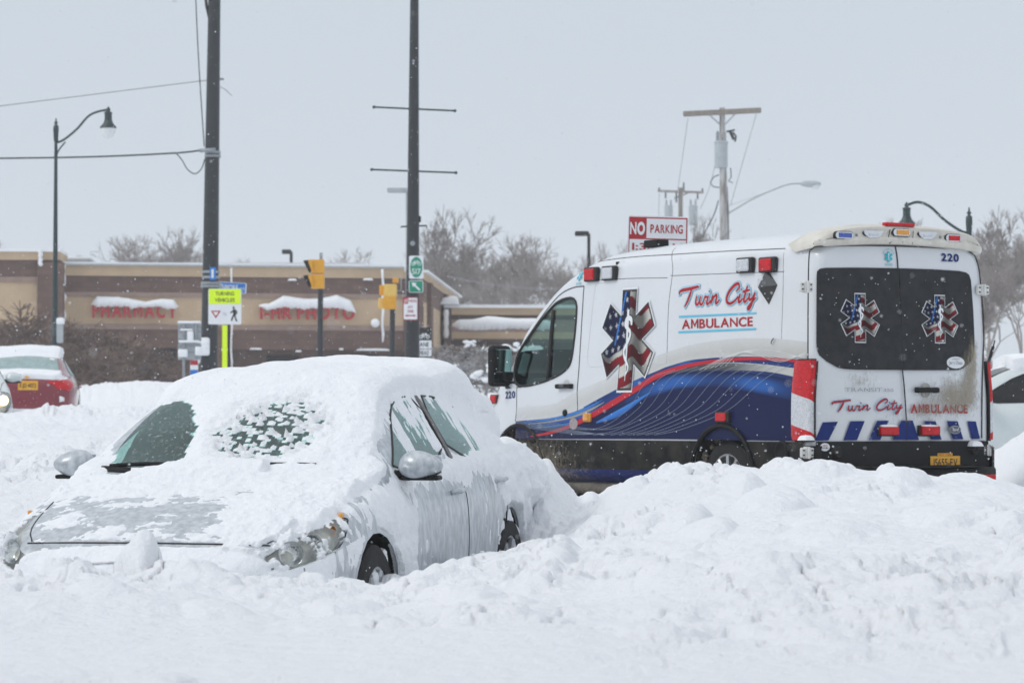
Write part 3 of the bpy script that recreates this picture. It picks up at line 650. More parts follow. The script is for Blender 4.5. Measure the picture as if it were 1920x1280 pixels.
# ---------------------------------------------------------------- the snowed-in silver car
M['pillar'] = mat('grimy_pillar', (.16, .15, .15), .6, var=.4, vscale=30)
def blobmask(x, y, cx, cy, rx, ry, rot=0):
    c, s = math.cos(rot), math.sin(rot); dx, dy = x-cx, y-cy; u = (dx*c+dy*s)/rx; v = (-dx*s+dy*c)/ry; return np.clip(1.6-1.2*np.sqrt(u*u+v*v), -1, 1)
def sedan_snow(x, v, z, t, N):
    """thickness of the snow; v is positive on the car's left; below zero there is none"""
    lum = fbm(x*5, v*5, z*5, 3, 53); n1 = fbm(x*2.2, v*2.2, z*2.2, 4, 3); n2 = fbm(x*9, v*9, z*9, 4, 13); n3 = fbm(x*34, v*34, z*34, 3, 23)
    top = sstep(4.25, 4.75, t)
    # upper surfaces
    hood = 1-sstep(1.02, 1.12, x); wsh = sstep(1.02, 1.12, x)*(1-sstep(1.93, 2.08, x)); roof = sstep(1.90, 2.12, x)
    hh = .0045+.018*n1+.012*n2+.012*n3+.010*fbm(x*14, v*5, 1, 3, 61)
    hh -= .018*np.clip(blobmask(x, v, .45, -.55, .42, .30), 0, 1)+.020*np.clip(blobmask(x, v, .42, .05, .20, .35), 0, 1)*(.6+n2)
    hh += .018*sstep(.6, 1.05, x)+.075*np.exp(-((x-1.10)/.13)**2-((v+.12)/.42)**2)+.02*sstep(.2, .6, v)
    ww = .030+.014*n1+.012*n2+.006*n3
    c1 = blobmask(x, v, 1.54, -.49, .45, .235, -.32); c2 = blobmask(x, v, 1.54, .16, .26, .26, -.5)
    ww -= .05*np.clip(c1+.35*n2+.2*n3, 0, 1)*1.4
    n4 = fbm(x*70, v*45, 2, 2, 83); ww -= .036*np.clip(c2+.4*n2+.12, 0, 1)*(.85+1.2*n3+.7*n2+.9*n4)*1.7
    ww += .05*np.exp(-((x-1.14)/.07)**2)*(np.abs(v+.1) < .36)-.02*np.exp(-((x-1.2)/.03)**2)*(v < -.3)
    rf = .085+.014*n1+.004*n2+.003*n3; rf *= 1-.25*sstep(.45, .62, np.abs(v)); rf += .12*sstep(3.05, 3.6, x)+.07*sstep(3.8, 4.2, x)-.03*sstep(4.4, 4.7, x)
    rf = np.where((x < 2.12), ww+(rf-ww)*sstep(1.86, 2.12, x+.03*n1), rf)
    up = hood*hh+wsh*ww; up = np.where(x > 1.9, rf, up)
    # sides
    st = fbm(x*7, v*2, z*2.2, 4, 41); st2 = fbm(x*26, v*8, z*9, 3, 43)
    fl = fbm(x*20, v*6, z*12, 3, 47); side = -.0065+.019*st+.011*st2+.008*n1+.015*fl
    side += .030*sstep(3.45, 4.0, t)*sstep(1.3, 1.8, x)                        # ledge below the glass
    side += .035*np.clip(blobmask(x, z, 1.48, .50, .22, .30), 0, 1)            # behind the front wheel
    side += .030*np.clip(blobmask(x, z, 1.25, .82, .30, .12), 0, 1)
    side += .012*np.clip(blobmask(x, z, .42, .66, .30, .10), 0, 1)+.02*np.clip(blobmask(x, z, .15, .5, .2, .2), 0, 1)
    side += .06*sstep(3.45, 4.1, x)*sstep(.45, .8, z)+.05*sstep(4.0, 4.5, x)
    side += .022*sstep(3.1, 3.6, x)*sstep(.7, .95, z)
    side -= .013*np.clip(blobmask(x, z, 2.35, .6, .65, .25), 0, 1); side += .018*np.clip(blobmask(x, z, 1.62, .62, .22, .18), 0, 1)*(.5+st*2)
    # glass of the cabin side
    gl = -.001+.012*n1+.010*st2+.014*st
    gl += .03*sstep(4.6, 5.0, t)*sstep(3.0, 3.5, x)-.022*np.clip(blobmask(x, z, 1.75, 1.08, .18, .10), 0, 1)-.02*np.clip(blobmask(x, z, 2.42, 1.03, .22, .05), 0, 1)-.02*np.clip(blobmask(x, z, 3.0, 1.10, .18, .09), 0, 1)
    gl += .05*sstep(3.4, 3.9, x)
    gl = np.where(v < 0, np.where(np.abs(x-1.70-.9*(z-1.08)) < .24-.75*(z-1.0), -.03, .012+.01*n1), gl)
    gl -= .03*np.exp(-((x-2.715)/.04)**2)
    cab = sstep(4.02, 4.2, t)*(1-sstep(4.78, 5.02, t))*sstep(1.42, 1.6, x)
    rail = -.02*np.exp(-((t-4.98)/.07)**2)*sstep(1.5, 1.9, x)*(1-sstep(2.9, 3.2, x))
    topm = np.where(x > 1.4, sstep(4.85, 5.12, t), sstep(4.2, 4.6, t))
    h = side*(1-cab)*(1-topm)+gl*cab*(1-topm)+up*topm+rail
    h = np.where((x > 4.0) & (t > 3.2), np.maximum(h, .05+.03*n1), h)
    h = h*(1+.8*n2*sstep(.03, .07, h)*(t < 4.9))+.04*lum*sstep(3.3, 4.0, x)*(t < 4.9)+.012*lum*sstep(3.2, 4.0, x)
    h -= .030*np.clip(blobmask(x, z, .30, .67, .30, .085)+.3, 0, 1)*(t < 4.9)*(t > 3)*(x < .75)*(.50+n2*2.6+n3*1.6)     # the lamps are half clear
    wa = np.minimum(np.hypot(x-FW, z-.34), np.hypot(x-RW, z-.34)); h = np.where((wa < .40) & (t < 4), -.03, h)
    h = np.where((t < .9) | (z < .24), -.03, h)
    h = np.where(x < .06, .006+.02*n1+.012*n2, h)
    h -= .05*np.exp(-((x-(.078+.055*v*v))/.014)**2)*(t > 4.7)*np.clip(.8+2*n2, 0, 1)
    gz = ((t > 5) & (x > 1.12) & (x < 2.06)) | ((t > 4.03) & (t < 4.95) & (x > 1.5) & (x < 3.88))
    h = np.where(gz, np.maximum(h, -.0017), h)
    return np.clip(h, -.03, .3)
sa = math.atan2(.971, .2385)
sedan = make_car('parked_car', 'silver sedan buried to its wheels in snow, with snow-caked windshield and hood', 'car', M['silver'], (-1.766, 14.64, -.065), sa, nx=150,
                 snowfn=sedan_snow, snowgrid=(400, (3, 26, 34, 26, 34, 30, 30)))
sedan.rotation_euler = (0, -R(1.15), sa)      # the nose has settled into the ruts
def sobj(g, name, m, smooth=False): return g.build(name, m, sedan, smooth)
# snow packed into the wheels and arches
for x_, k_ in ((FW, .62), (RW, 1.)):
    g = G()
    for q in range(int(26*k_)+8):
        th = random.uniform(0, 2*math.pi); rr = random.uniform(.0, .22) if q % 2 else random.uniform(.28, .36); r_ = random.uniform(.025, .06)
        if rr > .25 and not (.3 < th < 2.0 or k_ == 1.): continue
        b_ = bmesh.new(); bmesh.ops.create_icosphere(b_, subdivisions=3, radius=1); 
        for w_ in b_.verts: w_.co *= 1+.35*float(vnoise(w_.co.x*2+q, w_.co.y*2, w_.co.z*2, 5))
        g.bm(b_, Matrix.Translation((x_+rr*math.cos(th), -.872, .33+rr*math.sin(th))) @ Matrix.Diagonal((r_*1.3, .018, r_*1.3, 1)))
    tag(sobj(g, 'packed_snow', M['carsnow'], True), kind='stuff')
# wipers, amber reflectors, lamp inner bowls
for s_, y0, y1 in ((1, .05, .62), (-1, -.50, .10)):
    g = G(); P = []
    for q in np.linspace(0, 1, 10):
        y = y0+(y1-y0)*q; x = 1.175+.13*abs(y)**1.5; S = sect(car_pts(np.array([x])), np.linspace(5, 7, 60))[0]; P.append((x, y, float(np.interp(-abs(y), -S[:, 0], S[:, 1]))+.022))
    g.tube(P, .012, 6); sobj(g, 'wiper', M['black'], True)
for sd_ in (-1, 1):
    for xx, tt, rr, m_ in ((.16, 4.05, .060, M['chrome']), (.30, 4.0, .050, M['chrome']), (.50, 4.05, .028, M['lamber'])):
        a, nr = car_surf(xx, tt, sd_); c = a-nr*.035; d = Vector((-.75, nr.y*.65, .05)).normalized(); g = G(); g.lathe([(rr, .03), (rr*.96, .028), (rr*.8, .005), (rr*.45, -.012), (0, -.015)], n=18)
        q_ = d.to_track_quat('Z', 'Y').to_matrix().to_4x4(); g.v = [tuple(Matrix.Translation(c) @ q_ @ Vector(p_)) for p_ in g.v]; sobj(g, 'lamp_bowl', m_, True)
    a, nr = car_surf(.635, 4.12, sd_); g = G(); g.box(a-nr*.008, (.05, .02, .05), .008); sobj(g, 'reflector', M['lamber'])

# ---------------------------------------------------------------- other cars
def thin_snow(roof=.09, hood=.07, side=0, trunk=.05):
    def fn(x, v, z, t, N):
        n1 = fbm(x*2.5, v*2.5, z*2.5, 4, 5); n2 = fbm(x*10, v*10, z*10, 3, 6)
        r = np.where(x < 1.1, hood, np.where((x > 2.0) & (x < 3.45), roof, np.where(x > 4.25, trunk, -.01)))+.02*n1+.008*n2
        r = np.where((x > 3.25) & (x < 3.6), roof*(1-sstep(3.3, 3.6, x))-.01, r)
        h = np.where(t > 5.0, r, -.02+side); h = np.where((t > 4.3) & (t <= 5) & ((x < 1.1) | (x > 4.3)), h+.02, h)
        h = np.where((x > 4.74), np.where((np.abs(z-.62) < .05+.02*n1) & (np.abs(v) < .62), .03+.02*n1, -.02), h)
        return np.clip(h, -.03, .3)
    return fn
D = 53.; ctr = W(50, 770, D); zr = .98
redcar = make_car('parked_car', 'dark red sedan seen from behind with snow on its roof and trunk', 'car', M['redpaint'], (0, 0, 0), 0, False, nx=90, seg=(2, 2, 3, 3, 4, 4, 4),
    snowfn=thin_snow(.13, .1, 0, .07), snowgrid=(110, (2, 4, 5, 5, 6, 6, 6)), glassm=M['frost'], rearglass=M['frost'])
ra = R(-82); redcar.rotation_euler = (0, 0, ra); rv = Vector((4.81, 0, 0)); rv.rotate(redcar.rotation_euler); redcar.location = Vector((ctr.x, D, zr))-rv
g = G(); g.box((4.815, .02, .86), (.012, .34, .16), .004); pl = g.build('license_plate', M['gold'], redcar)
g = G(); place_text(g, 'KJD 4072'[:8], lambda u, v, o: (4.822+o, .02+u, .86+v), .002, (0, 0), .07, .28, .02); g.build('plate_number', M['signk'], pl)
g = G(); g.box((4.80, 0, 1.0), (.012, .10, .02), .004); g.box((4.80, 0, 1.0), (.014, .03, .045), .004); g.build('badge', M['gold'], redcar)
g = G(); g.box((4.80, 0, .38), (.06, 1.5, .10), .02); g.build('bumper_insert', M['black'], redcar)
# sliver of a car facing the camera at the left edge
D = 41.; c0 = W(28, 745, D)
edge = make_car('waiting_car', 'grey car facing the camera with one lit headlight, at the left edge', 'car', M['lwpaint'], (c0.x-.88, D-.1, .80), R(102), nx=80, seg=(2, 2, 3, 3, 4, 4, 3))
g = G(); g.lathe([(.0, -.012), (.055, -.01), (.07, .01), (.07, .05)], axis='x', n=16, c=(.16, -.74, .70)); tag(g.build('lit_lamp', M['lamp_on'], edge), 'lit headlight bulb')
# snowed-in car at the right edge, side-on behind the van
D = 36.; c0 = W(1857, 766, D)
rc = make_car('parked_car', 'pale car with snow on its roof, half hidden behind the right side of the ambulance', 'car', M['lwpaint'], (c0.x-1.86, D, .44), R(2), nx=90, seg=(2, 2, 3, 3, 4, 4, 4),
    snowfn=thin_snow(.12, .12, 0, .1), snowgrid=(110, (2, 4, 5, 5, 6, 6, 6)), glassm=M['dglass'])
g = G(); p0 = Vector((1.72, -.3, 1.1)); g.tube([p0, p0+Vector((.06, 0, .30)), p0+Vector((.15, 0, .62))], [.012, .014, .008], 6); g.tube([p0+Vector((.03, 0, .22)), p0+Vector((.13, 0, .55))], .02, 6)
tag(g.build('wiper', M['black'], rc, True), 'wiper arm lifted off the glass')
# ---------------------------------------------------------------- the ambulance
M['vwhite'] = M['white']
VL = 5.53; VO = Vector((3.36, 26.545, ROAD_Z)); VR = R(123)
van = empty('ambulance', 'white and navy ambulance van with a red stripe, seen from its rear left corner', 'ambulance', VO, VR)
VX = [0, .012, .035, .075, .14, .3, 1.2, 2.4, 3.3, 3.6, 3.9, 4.2, 4.5, 4.72, 4.95, 5.2, 5.38, 5.48, 5.53]
VW = [.935, .965, .985, .998, 1.005, 1.01, 1.015, 1.015, 1.01, 1.005, 1.0, .995, .985, .97, .94, .87, .76, .62, .50]   # widest half width
VZ = [2.44, 2.47, 2.49, 2.505, 2.52, 2.535, 2.545, 2.54, 2.50, 2.44, 2.32, 2.12, 1.86, 1.64, 1.38, 1.24, 1.08, .92, .80]   # crown
VB = [1.35]*9+[1.35, 1.345, 1.34, 1.33, 1.31, 1.26, 1.12, .98, .86, .74]
YF = [.885, .97, 1.0, 1.0, .975, .945, .915, .865, .62, 0]
ZF = [.30, .40, .68, 1.08, 1.35, 1.85, 2.22, 2.37, 2.49, 2.545]
YH = [.885, .97, 1.0, .99, .93, .88, .80, .66, .42, 0]      # hood region
def van_pts(x):
    w_ = pchip(VX, VW, x); zc = pchip(VX, VZ, x); zb = pchip(VX, VB, x); hd = sstep(4.55, 4.95, x); P = np.zeros((len(x), 10, 2))
    for i in range(10):
        y = (YF[i]*(1-hd)+YH[i]*hd)*w_; 
        if i >= 4:
            k = (ZF[i]-1.35)/(2.545-1.35); z = zb+(zc-zb)*(k*(1-hd)+hd*(1-(1-k)**2))
        else: z = np.minimum(ZF[i], .30+(zb-.30)*(ZF[i]-.30)/(1.35-.30)) if i > 0 else np.full(len(x), .30)
        P[:, i, 0] = y; P[:, i, 1] = z
    return P
def van_y(x, z):
    S = sect(van_pts(np.array([min(max(x, .075), 5.5)])), np.linspace(0, 8, 65))[0]; return float(np.interp(z, S[:, 1], S[:, 0]))
_vy = {}
def side_pt(x, z, off=0):
    k = (round(x*50), round(z*50)); 
    def gy(a, b):
        q = (a, b)
        if q not in _vy: _vy[q] = van_y(a/50, b/50)
        return _vy[q]
    fx, fz = x*50, z*50; ix, iz = math.floor(fx), math.floor(fz); ux, uz = fx-ix, fz-iz
    y = (gy(ix, iz)*(1-ux)+gy(ix+1, iz)*ux)*(1-uz)+(gy(ix, iz+1)*(1-ux)+gy(ix+1, iz+1)*ux)*uz
    return (x, y+off, z)
def rear_pt(y, z, off=0): return (-off-.018*max(0, 1-(y/.95)**2)*min(1, max(0, (2.5-z)/1.2)), y, z)
Rinv = Matrix.Rotation(-VR, 3, 'Z'); CO = Rinv @ (Vector((0, 0, EYE))-VO)
def px_side(px, py):
    d = Rinv @ ray(px, py); y = .98
    for _ in range(4):
        t = (y-CO.y)/d.y; p = CO+d*t; y = side_pt(p.x, p.z)[1]
    return (p.x, p.z)
def px_rear(px, py):
    d = Rinv @ ray(px, py); p = CO+d*((-.012-CO.x)/d.x); return (p.y, p.z)
C4 = lambda x, y: px_side(900+x*.3907, 420+y*.3906)          # measured on an enlargement of the side
C5 = lambda x, y: px_rear(1440+x*.4218, 380+y*.4219)         # and of the rear
C3 = lambda x, y: px_rear(1500+x*.2031, 660+y*.2031)
x = np.concatenate([VX[:5], np.linspace(.14, 4.0, 90)[1:], np.linspace(4.0, 5.38, 44)[1:], [5.43, 5.48, 5.51, 5.53]])
seg = (2, 5, 7, 6, 8, 7, 5, 6, 5); t = np.concatenate([np.linspace(i, i+1, n+1)[:-1] for i, n in enumerate(seg)]+[[9.]])
S = sect(van_pts(x), t); Xc = np.repeat(x[:, None], len(t), 1); r_ = np.stack([Xc, S[..., 0], S[..., 1]], -1); l_ = r_[:, :-1][:, ::-1].copy(); l_[..., 1] *= -1
Gv = np.concatenate([r_, l_], 1); n_, m_ = Gv.shape[:2]; me = bpy.data.meshes.new('tmp')
fcs = gridfaces(n_, m_).tolist(); fcs += [tuple(range(m_)), tuple((n_-1)*m_+j for j in reversed(range(m_)))]
me.from_pydata(Gv.reshape(-1, 3).tolist(), [], fcs); b = bmesh.new(); b.from_mesh(me); bpy.data.meshes.remove(me); bmesh.ops.recalc_face_normals(b, faces=b.faces)
WF, WB = 4.51, 1.21
for sd_ in (-1, 1):
    for xx in (WF, WB): bmesh.ops.delete(b, geom=cut_poly(b, circle(xx, .38, .45, 28), (0, 2), lambda c, f: c.y*sd_ > .5 and len(f.verts) < 9), context='FACES')
WIN = chaikin([C4(*p) for p in [(162, 755), (172, 640), (222, 560), (325, 420), (385, 362), (468, 350), (462, 480), (446, 620), (432, 682), (385, 722), (310, 757), (200, 783)]], 2)
for sd_ in (-1, 1):
    v, f = take(b, cut_poly(b, WIN, (0, 2), lambda c, f: c.y*sd_ > .5 and len(f.verts) < 9), -.012)
    if f: mk('side_window', v, f, M['vglass'], van, True)
b.normal_update()
v, f = take(b, [f for f in b.faces if len(f.verts) < 9 and 3.92 < f.calc_center_median().x < 4.78 and abs(f.calc_center_median().y) < .86 and f.normal.z > .4 and f.calc_center_median().z > 1.36], -.004)
mk('windshield', v, f, M['vglass'], van, True)
mb = bpy.data.meshes.new('body'); b.to_mesh(mb); b.free(); mb.materials.append(mat('ambulance_white', (.68, .71, .745), .3, 0, var=.035, vscale=2, coat=.5, back=(.05, .055, .06)))
body = bpy.data.objects.new('body', mb); sc.collection.objects.link(body); body.parent = van; auto(body, 40)
# lower black cladding, navy sill, running board
def side_sheet(name, x0, x1, z0, z1, m, off, nz=6, dx=.06, holes=True):
    for sd_ in (1, -1):
        V = []; Fc = []; xs_ = np.arange(x0, x1+dx/2, dx); zs = np.linspace(z0, z1, nz)
        for xx in xs_:
            for z in zs: p = side_pt(xx, z, off); V.append((p[0], p[1]*sd_, p[2]))
        me = bpy.data.meshes.new('t'); me.from_pydata(V, [], [((i)*nz+j, (i+1)*nz+j, (i+1)*nz+j+1, i*nz+j+1) for i in range(len(xs_)-1) for j in range(nz-1)])
        b = bmesh.new(); b.from_mesh(me); bpy.data.meshes.remove(me)
        if holes:
            for xx in (WF, WB): bmesh.ops.delete(b, geom=cut_poly(b, circle(xx, .38, .45, 28), (0, 2), lambda c, f: True), context='FACES')
        v, f = take(b, b.faces[:]); b.free(); mk(name, v, f, m, van, True)
side_sheet('lower_cladding', .08, 5.3, .43, .70, M['slushy'], .014)
side_sheet('sill_panel', 1.68, 4.03, .305, .43, M['navy'], .006, 4)
for sd_ in (1, -1):
    g = G(); pts = []
    for k in range(0, 21):
        th = math.pi*(k/20)*1.16-.25; pts.append((WB+.455*math.cos(th), (side_pt(WB, .7)[1]+.02)*sd_, .38+.455*math.sin(th)))
    g.tube(pts, .022, 6); g.build('fender_flare', M['black'], van, True)
    g = G(); g.tube([(WF+.455*math.cos(th), (side_pt(WF, .7)[1]+.01)*sd_, .38+.455*math.sin(th)) for th in np.linspace(-.2, 3.3, 20)], .022, 6); g.build('fender_flare', M['black'], van, True)
    g = G(); g.tube([(q, sd_*1.0, .25) for q in np.linspace(1.75, 4.0, 20)], .05, 8); g.box((2.9, sd_*.93, .25), (2.2, .15, .05), .01)
    g.build('running_board', mat('slush_crusted_step', (.16, .145, .125), .95, var=.6, vscale=9, bump=1, bscale=18), van, True)
    for xx in (WF, WB):
        g = G(); g.lathe([(.46, .3*sd_), (.46, .99*sd_)], axis='y', n=28, c=(xx, 0, .38)); g.lathe([(.46, .32*sd_), (0, .32*sd_)], axis='y', n=28, c=(xx, 0, .38))
        mk('wheel_arch_liner', g.v, g.f, M['slushy'], van, True); wheel(van, xx, sd_*.86, .355, .235, sd_, spokes=10)
g = G(); g.box((2.7, 0, .28), (4.9, 1.5, .1), .02); g.build('chassis', M['dark'], van)
# grime packed inside the rear arch
g = G(); 
for k in range(110):
    th = R(random.uniform(110, 200)); rr = random.uniform(.36, .44); b_ = bmesh.new(); bmesh.ops.create_icosphere(b_, subdivisions=2, radius=random.uniform(.012, .032))
    for w_ in b_.verts: w_.co *= 1+.5*float(vnoise(w_.co.x*60+k, w_.co.y*60, w_.co.z*60, 5))
    g.bm(b_, Matrix.Translation((WB-rr*math.cos(th), random.uniform(.72, .96), .38+rr*math.sin(th))))
tag(g.build('packed_slush', mat('dirty_slush', (.24, .215, .18), .95, var=.5, vscale=18, bump=1, bscale=30), van, True), kind='stuff')

# ---- printed livery: each band is its own thin sheet, laid a little above the one below
def band(name, top, bot, off, colfn, fn=side_pt, C=C4, nx=150, nz=8, parent=van):
    T = np.array([C(*p) for p in top]); B = np.array([C(*p) for p in bot]); T = T[np.argsort(T[:, 0])]; B = B[np.argsort(B[:, 0])]
    x0, x1 = max(T[0, 0], B[0, 0]), min(T[-1, 0], B[-1, 0]); xs_ = np.linspace(x0, x1, nx); zt = pchip(T[:, 0], T[:, 1], xs_); zb = pchip(B[:, 0], B[:, 1], xs_); zt = np.maximum(zt, zb+.0015)
    V = []; Cc = []
    for i, xx in enumerate(xs_):
        for j in range(nz):
            u = j/(nz-1); V.append(fn(xx, zb[i]*(1-u)+zt[i]*u, off)); Cc.append(colfn((x1-xx)/(x1-x0), u))
    return mk(name, V, [(i*nz+j, i*nz+j+1, (i+1)*nz+j+1, (i+1)*nz+j) for i in range(nx-1) for j in range(nz-1)], M['livery'], parent, True, cols=Cc)
def mixc(a, b_, t): return tuple(a[i]*(1-t)+b_[i]*t for i in range(3))
WH, GR, NV, BL, RD, SV, DK = (.68, .71, .745), (.50, .505, .485), (.010, .015, .07), (.03, .12, .40), (.50, .03, .045), (.50, .51, .49), (.07, .078, .085)
XR = 1577   # the rear edge of the side in that enlargement
band('grey_swoosh', [(175, 880), (330, 868), (480, 795), (620, 735), (760, 668), (900, 614), (1050, 572), (1250, 548), (1420, 550), (XR, 566)], [(175, 960), (330, 945), (480, 900), (620, 830), (760, 770), (900, 700), (1050, 665), (1250, 652), (1420, 655), (XR, 672)],
     .002, lambda u, v: mixc(WH, GR, min(1, .25+.75*(1-abs(v-.45)*1.3))*(.6+.4*u)))
band('navy_field', [(172, 946), (330, 932), (440, 905), (540, 862), (620, 815), (700, 775), (780, 735), (850, 705), (900, 684), (1050, 648), (1250, 636), (1420, 640), (XR, 656)], [(172, 1030), (900, 1032), (XR, 1042)],
     .0035, lambda u, v: mixc(NV, (.03, .06, .22), max(0, 1-abs(v-.9)*4)), nz=14)
band('blue_highlight', [(700, 815), (760, 778), (860, 735), (960, 712), (1100, 706), (1250, 712), (1380, 725), (1500, 745)], [(700, 870), (760, 850), (860, 820), (960, 790), (1100, 782), (1250, 798), (1380, 822), (1500, 850)],
     .005, lambda u, v: mixc(NV, BL, max(0, min(1, (math.exp(-((u-.30)/.16)**2)+math.exp(-((u-.80)/.12)**2)+.25)*math.sin(math.pi*min(1, v*1.05+.02))))))
band('silver_band', [(820, 745), (900, 706), (1050, 672), (1200, 664), (1350, 672), (1500, 690), (XR, 700)], [(820, 752), (900, 722), (1050, 704), (1200, 702), (1350, 706), (1500, 730), (XR, 755)],
     .0065, lambda u, v: mixc(DK, SV, sstep(.45, .85, u+.12*math.sin(u*40)*0)*1.0) if v < .98 else (.6, .6, .6))
band('blue_edge', [(500, 878), (620, 812), (740, 752), (850, 706), (950, 672), (1050, 650), (1150, 640), (1200, 640)], [(500, 886), (620, 830), (740, 780), (850, 722), (950, 690), (1050, 665), (1150, 650), (1200, 645)],
     .0065, lambda u, v: mixc(BL, NV, abs(math.sin(u*9))*.7))
for i, (y0, c) in enumerate(((0, (.05, .22, .62)), (11, (.30, .32, .33)), (22, (.04, .10, .38)), (34, (.03, .20, .50)))):
    band('stripe', [(215+i*18, 948+y0*.8), (330, 934+y0), (440, 908+y0*1.2), (540, 864+y0*1.5), (600, 836+y0*1.5)], [(215+i*18, 952+y0*.8), (330, 942+y0), (440, 919+y0*1.2), (540, 877+y0*1.5), (600, 838+y0*1.5)], .0065, lambda u, v, c=c: c, nx=40, nz=2)
band('under_stripe', [(560, 950), (640, 905), (700, 872), (760, 838), (820, 805)], [(560, 956), (640, 935), (700, 905), (760, 858), (820, 810)], .0065, lambda u, v: mixc(BL, (.06, .25, .7), v), nx=40)
band('red_stripe', [(243, 1017), (330, 996), (440, 956), (540, 903), (640, 843), (740, 784), (860, 712), (1000, 670), (1150, 648), (1300, 638), (1450, 643), (XR, 660)], [(243, 1020), (330, 1010), (440, 978), (540, 932), (640, 876), (740, 815), (860, 740), (1000, 690), (1150, 664), (1300, 654), (1450, 658), (XR, 673)],
     .009, lambda u, v: RD if v > .06 else (.25, .02, .03))
g = G()
for k in range(11):
    q = k/10; a = (430+q*420, 1012-q*2); e_ = (870+q*560, 722-20*math.sin(q*3)); P = [(a[0]-190*(k < 3), a[1]-60*(k < 3)), a, (a[0]+110+20*q, a[1]-28), ((a[0]+e_[0])/2+60, (a[1]+e_[1])/2+25), (e_[0]-60, e_[1]+26), (e_[0]+70, e_[1]-24-20*q)]
    P = [P[0]] + P[2:] if k < 3 else P
    ribbon(g, [C4(*p) for p in P], .0034, side_pt, .0105+.0004*k, n=14)
for k in range(5):
    P = [(178, 946+k*6), (330, 970+k*5), (470, 992+k*4), (600, 1012-k*2)]; ribbon(g, [C4(*p) for p in P], .0035, side_pt, .0145+.0003*k, n=10)
mk('pinstripes', g.v, g.f, mat('pinstripe_white', (.22, .27, .36), .5), van)
g = G()
for k in range(6):
    P = [(1060+k*25, 700-k*4), (1180+k*14, 640-k*4), (1320, 602+k*4), (1450, 615+k*9), (XR-4, 645-k*6)]; ribbon(g, [C4(*p) for p in P], .004, side_pt, .0165+.0003*k, n=10)
mk('pinstripes', g.v, g.f, mat('pinstripe_pale', (.66, .67, .67), .5), van)

# ---- star of life filled with a waving flag
def star_poly(R_, w_):
    """outline of six bars, first bar up"""
    P = []; 
    for k in range(6):
        a = math.pi/2-k*math.pi/3; c, s = math.cos(a), math.sin(a); nx_, ny_ = -s, c
        P += [(c*R_+nx_*w_/2, s*R_+ny_*w_/2), (c*R_-nx_*w_/2, s*R_-ny_*w_/2)]
        a2 = a-math.pi/6; rr = w_/2/math.sin(math.pi/6); P.append((math.cos(a2)*rr, math.sin(a2)*rr))
    return P
def flagcol(u, v):
    """u,v in -1..1 on the star; a rippling flag with its canton at the upper left"""
    wv = .10*math.sin(u*5.5+1.2)+.05*math.sin(u*9+v*2); ph = v-wv-.18*u; sh = .60+.55*math.sin(u*5.5+2.6)+.16*math.sin(v*7+u*4)
    sh = .82*max(.22, min(1.15, sh))
    if u < .12-.1*v and ph > -.12+.05*u:
        c = (.010, .014, .055); q = ((u*4.1+v*1.0) % 1-.5, (v*4.2-u*.6) % 1-.5); st = math.hypot(*q); an = math.atan2(*q)
        if st < .17+.09*math.cos(5*an): c = (.62, .64, .68)
        if abs(u+.45-.32*v-.0) < .028 and v > -.1: c = (.05, .22, .65)
        return tuple(x_*(.55+.4*sh) for x_ in c)
    k = math.floor((ph+2)*4.0)
    return tuple(x_*sh for x_ in ((.25, .012, .022) if k % 2 == 0 else (.62, .62, .58)))
def star(c, Rr, fn, off, flip, edge, yk=1):
    gp = G(); P = star_poly(Rr*1.0, Rr*.50); e_ = tag(bpy.data.objects.new('emblem', None)); sc.collection.objects.link(e_); e_.parent = van
    for sc_, m_, o_ in ((1.10, edge, 0), (1.06, M['signk'] if edge is not M['signk'] else M['signw'], .0012)):
        bm_ = bmesh.new(); vs = [bm_.verts.new((x_, y_, 0)) for x_, y_ in star_poly(Rr*(sc_-.03), Rr*(.50+(sc_-1)*1.1))]; bm_.faces.new(vs); bmesh.ops.triangulate(bm_, faces=bm_.faces); bmesh.ops.subdivide_edges(bm_, edges=bm_.edges, cuts=3, use_grid_fill=True)
        g = G(); g.bm(bm_); g.v = [fn(c[0]+flip*p[0], c[1]+p[1], off+o_) for p in g.v]; mk('emblem_border', g.v, g.f, m_, e_)
    N_ = 104; s = Rr*2.04/N_; b = bmesh.new(); bmesh.ops.create_grid(b, x_segments=N_, y_segments=N_, size=Rr*1.02)
    Pi = star_poly(Rr*.99, Rr*.495); xy = np.array([f.calc_center_median()[:2] for f in b.faces]); ins = inpoly(xy[:, 0], xy[:, 1], Pi)
    bmesh.ops.delete(b, geom=[f for f, k in zip(b.faces[:], ins) if not k], context='FACES')
    v, f = take(b, b.faces[:]); b.free()
    mk('flag_fill', [fn(c[0]+flip*p[0], c[1]+p[1], off+.0025) for p in v], f, M['livery'], e_, cols=[flagcol(p[0]/Rr, p[1]/Rr) for p in v])
    K = [((0, -.86), (0, .40), (.0, .62))]
    for wk, m_, o_ in ((.115, M['signk'], .004), (.07, M['signw'], .0052)):
        g = G(); f2 = lambda u, v, o: fn(c[0]+flip*u*Rr, c[1]+v*Rr, o)
        ribbon(g, [(0, -.84), (0, -.2), (0, .62)], [wk*.25, wk*.9, wk*1.2], f2, off+o_, 10)
        ribbon(g, [(-.02, -.74), (.09, -.56), (-.06, -.36), (-.10, -.20), (.07, .0), (.11, .16), (-.08, .30), (-.02, .44), (.12, .42), (.16, .30)], [wk*.4, wk*.8, wk, wk, wk*1.1, wk*1.1, wk*1.2, wk*1.3, wk*1.5, wk*.7], f2, off+o_+.0006, 8)
        mk('serpent_staff', g.v, g.f, m_, e_)
    return e_
sc0 = C4(712, 556); tp = C4(722, 303)[1]; bt = C4(698, 808)[1]
star(sc0, (tp-bt)/2*.93, side_pt, .011, -.9, M['signw'])
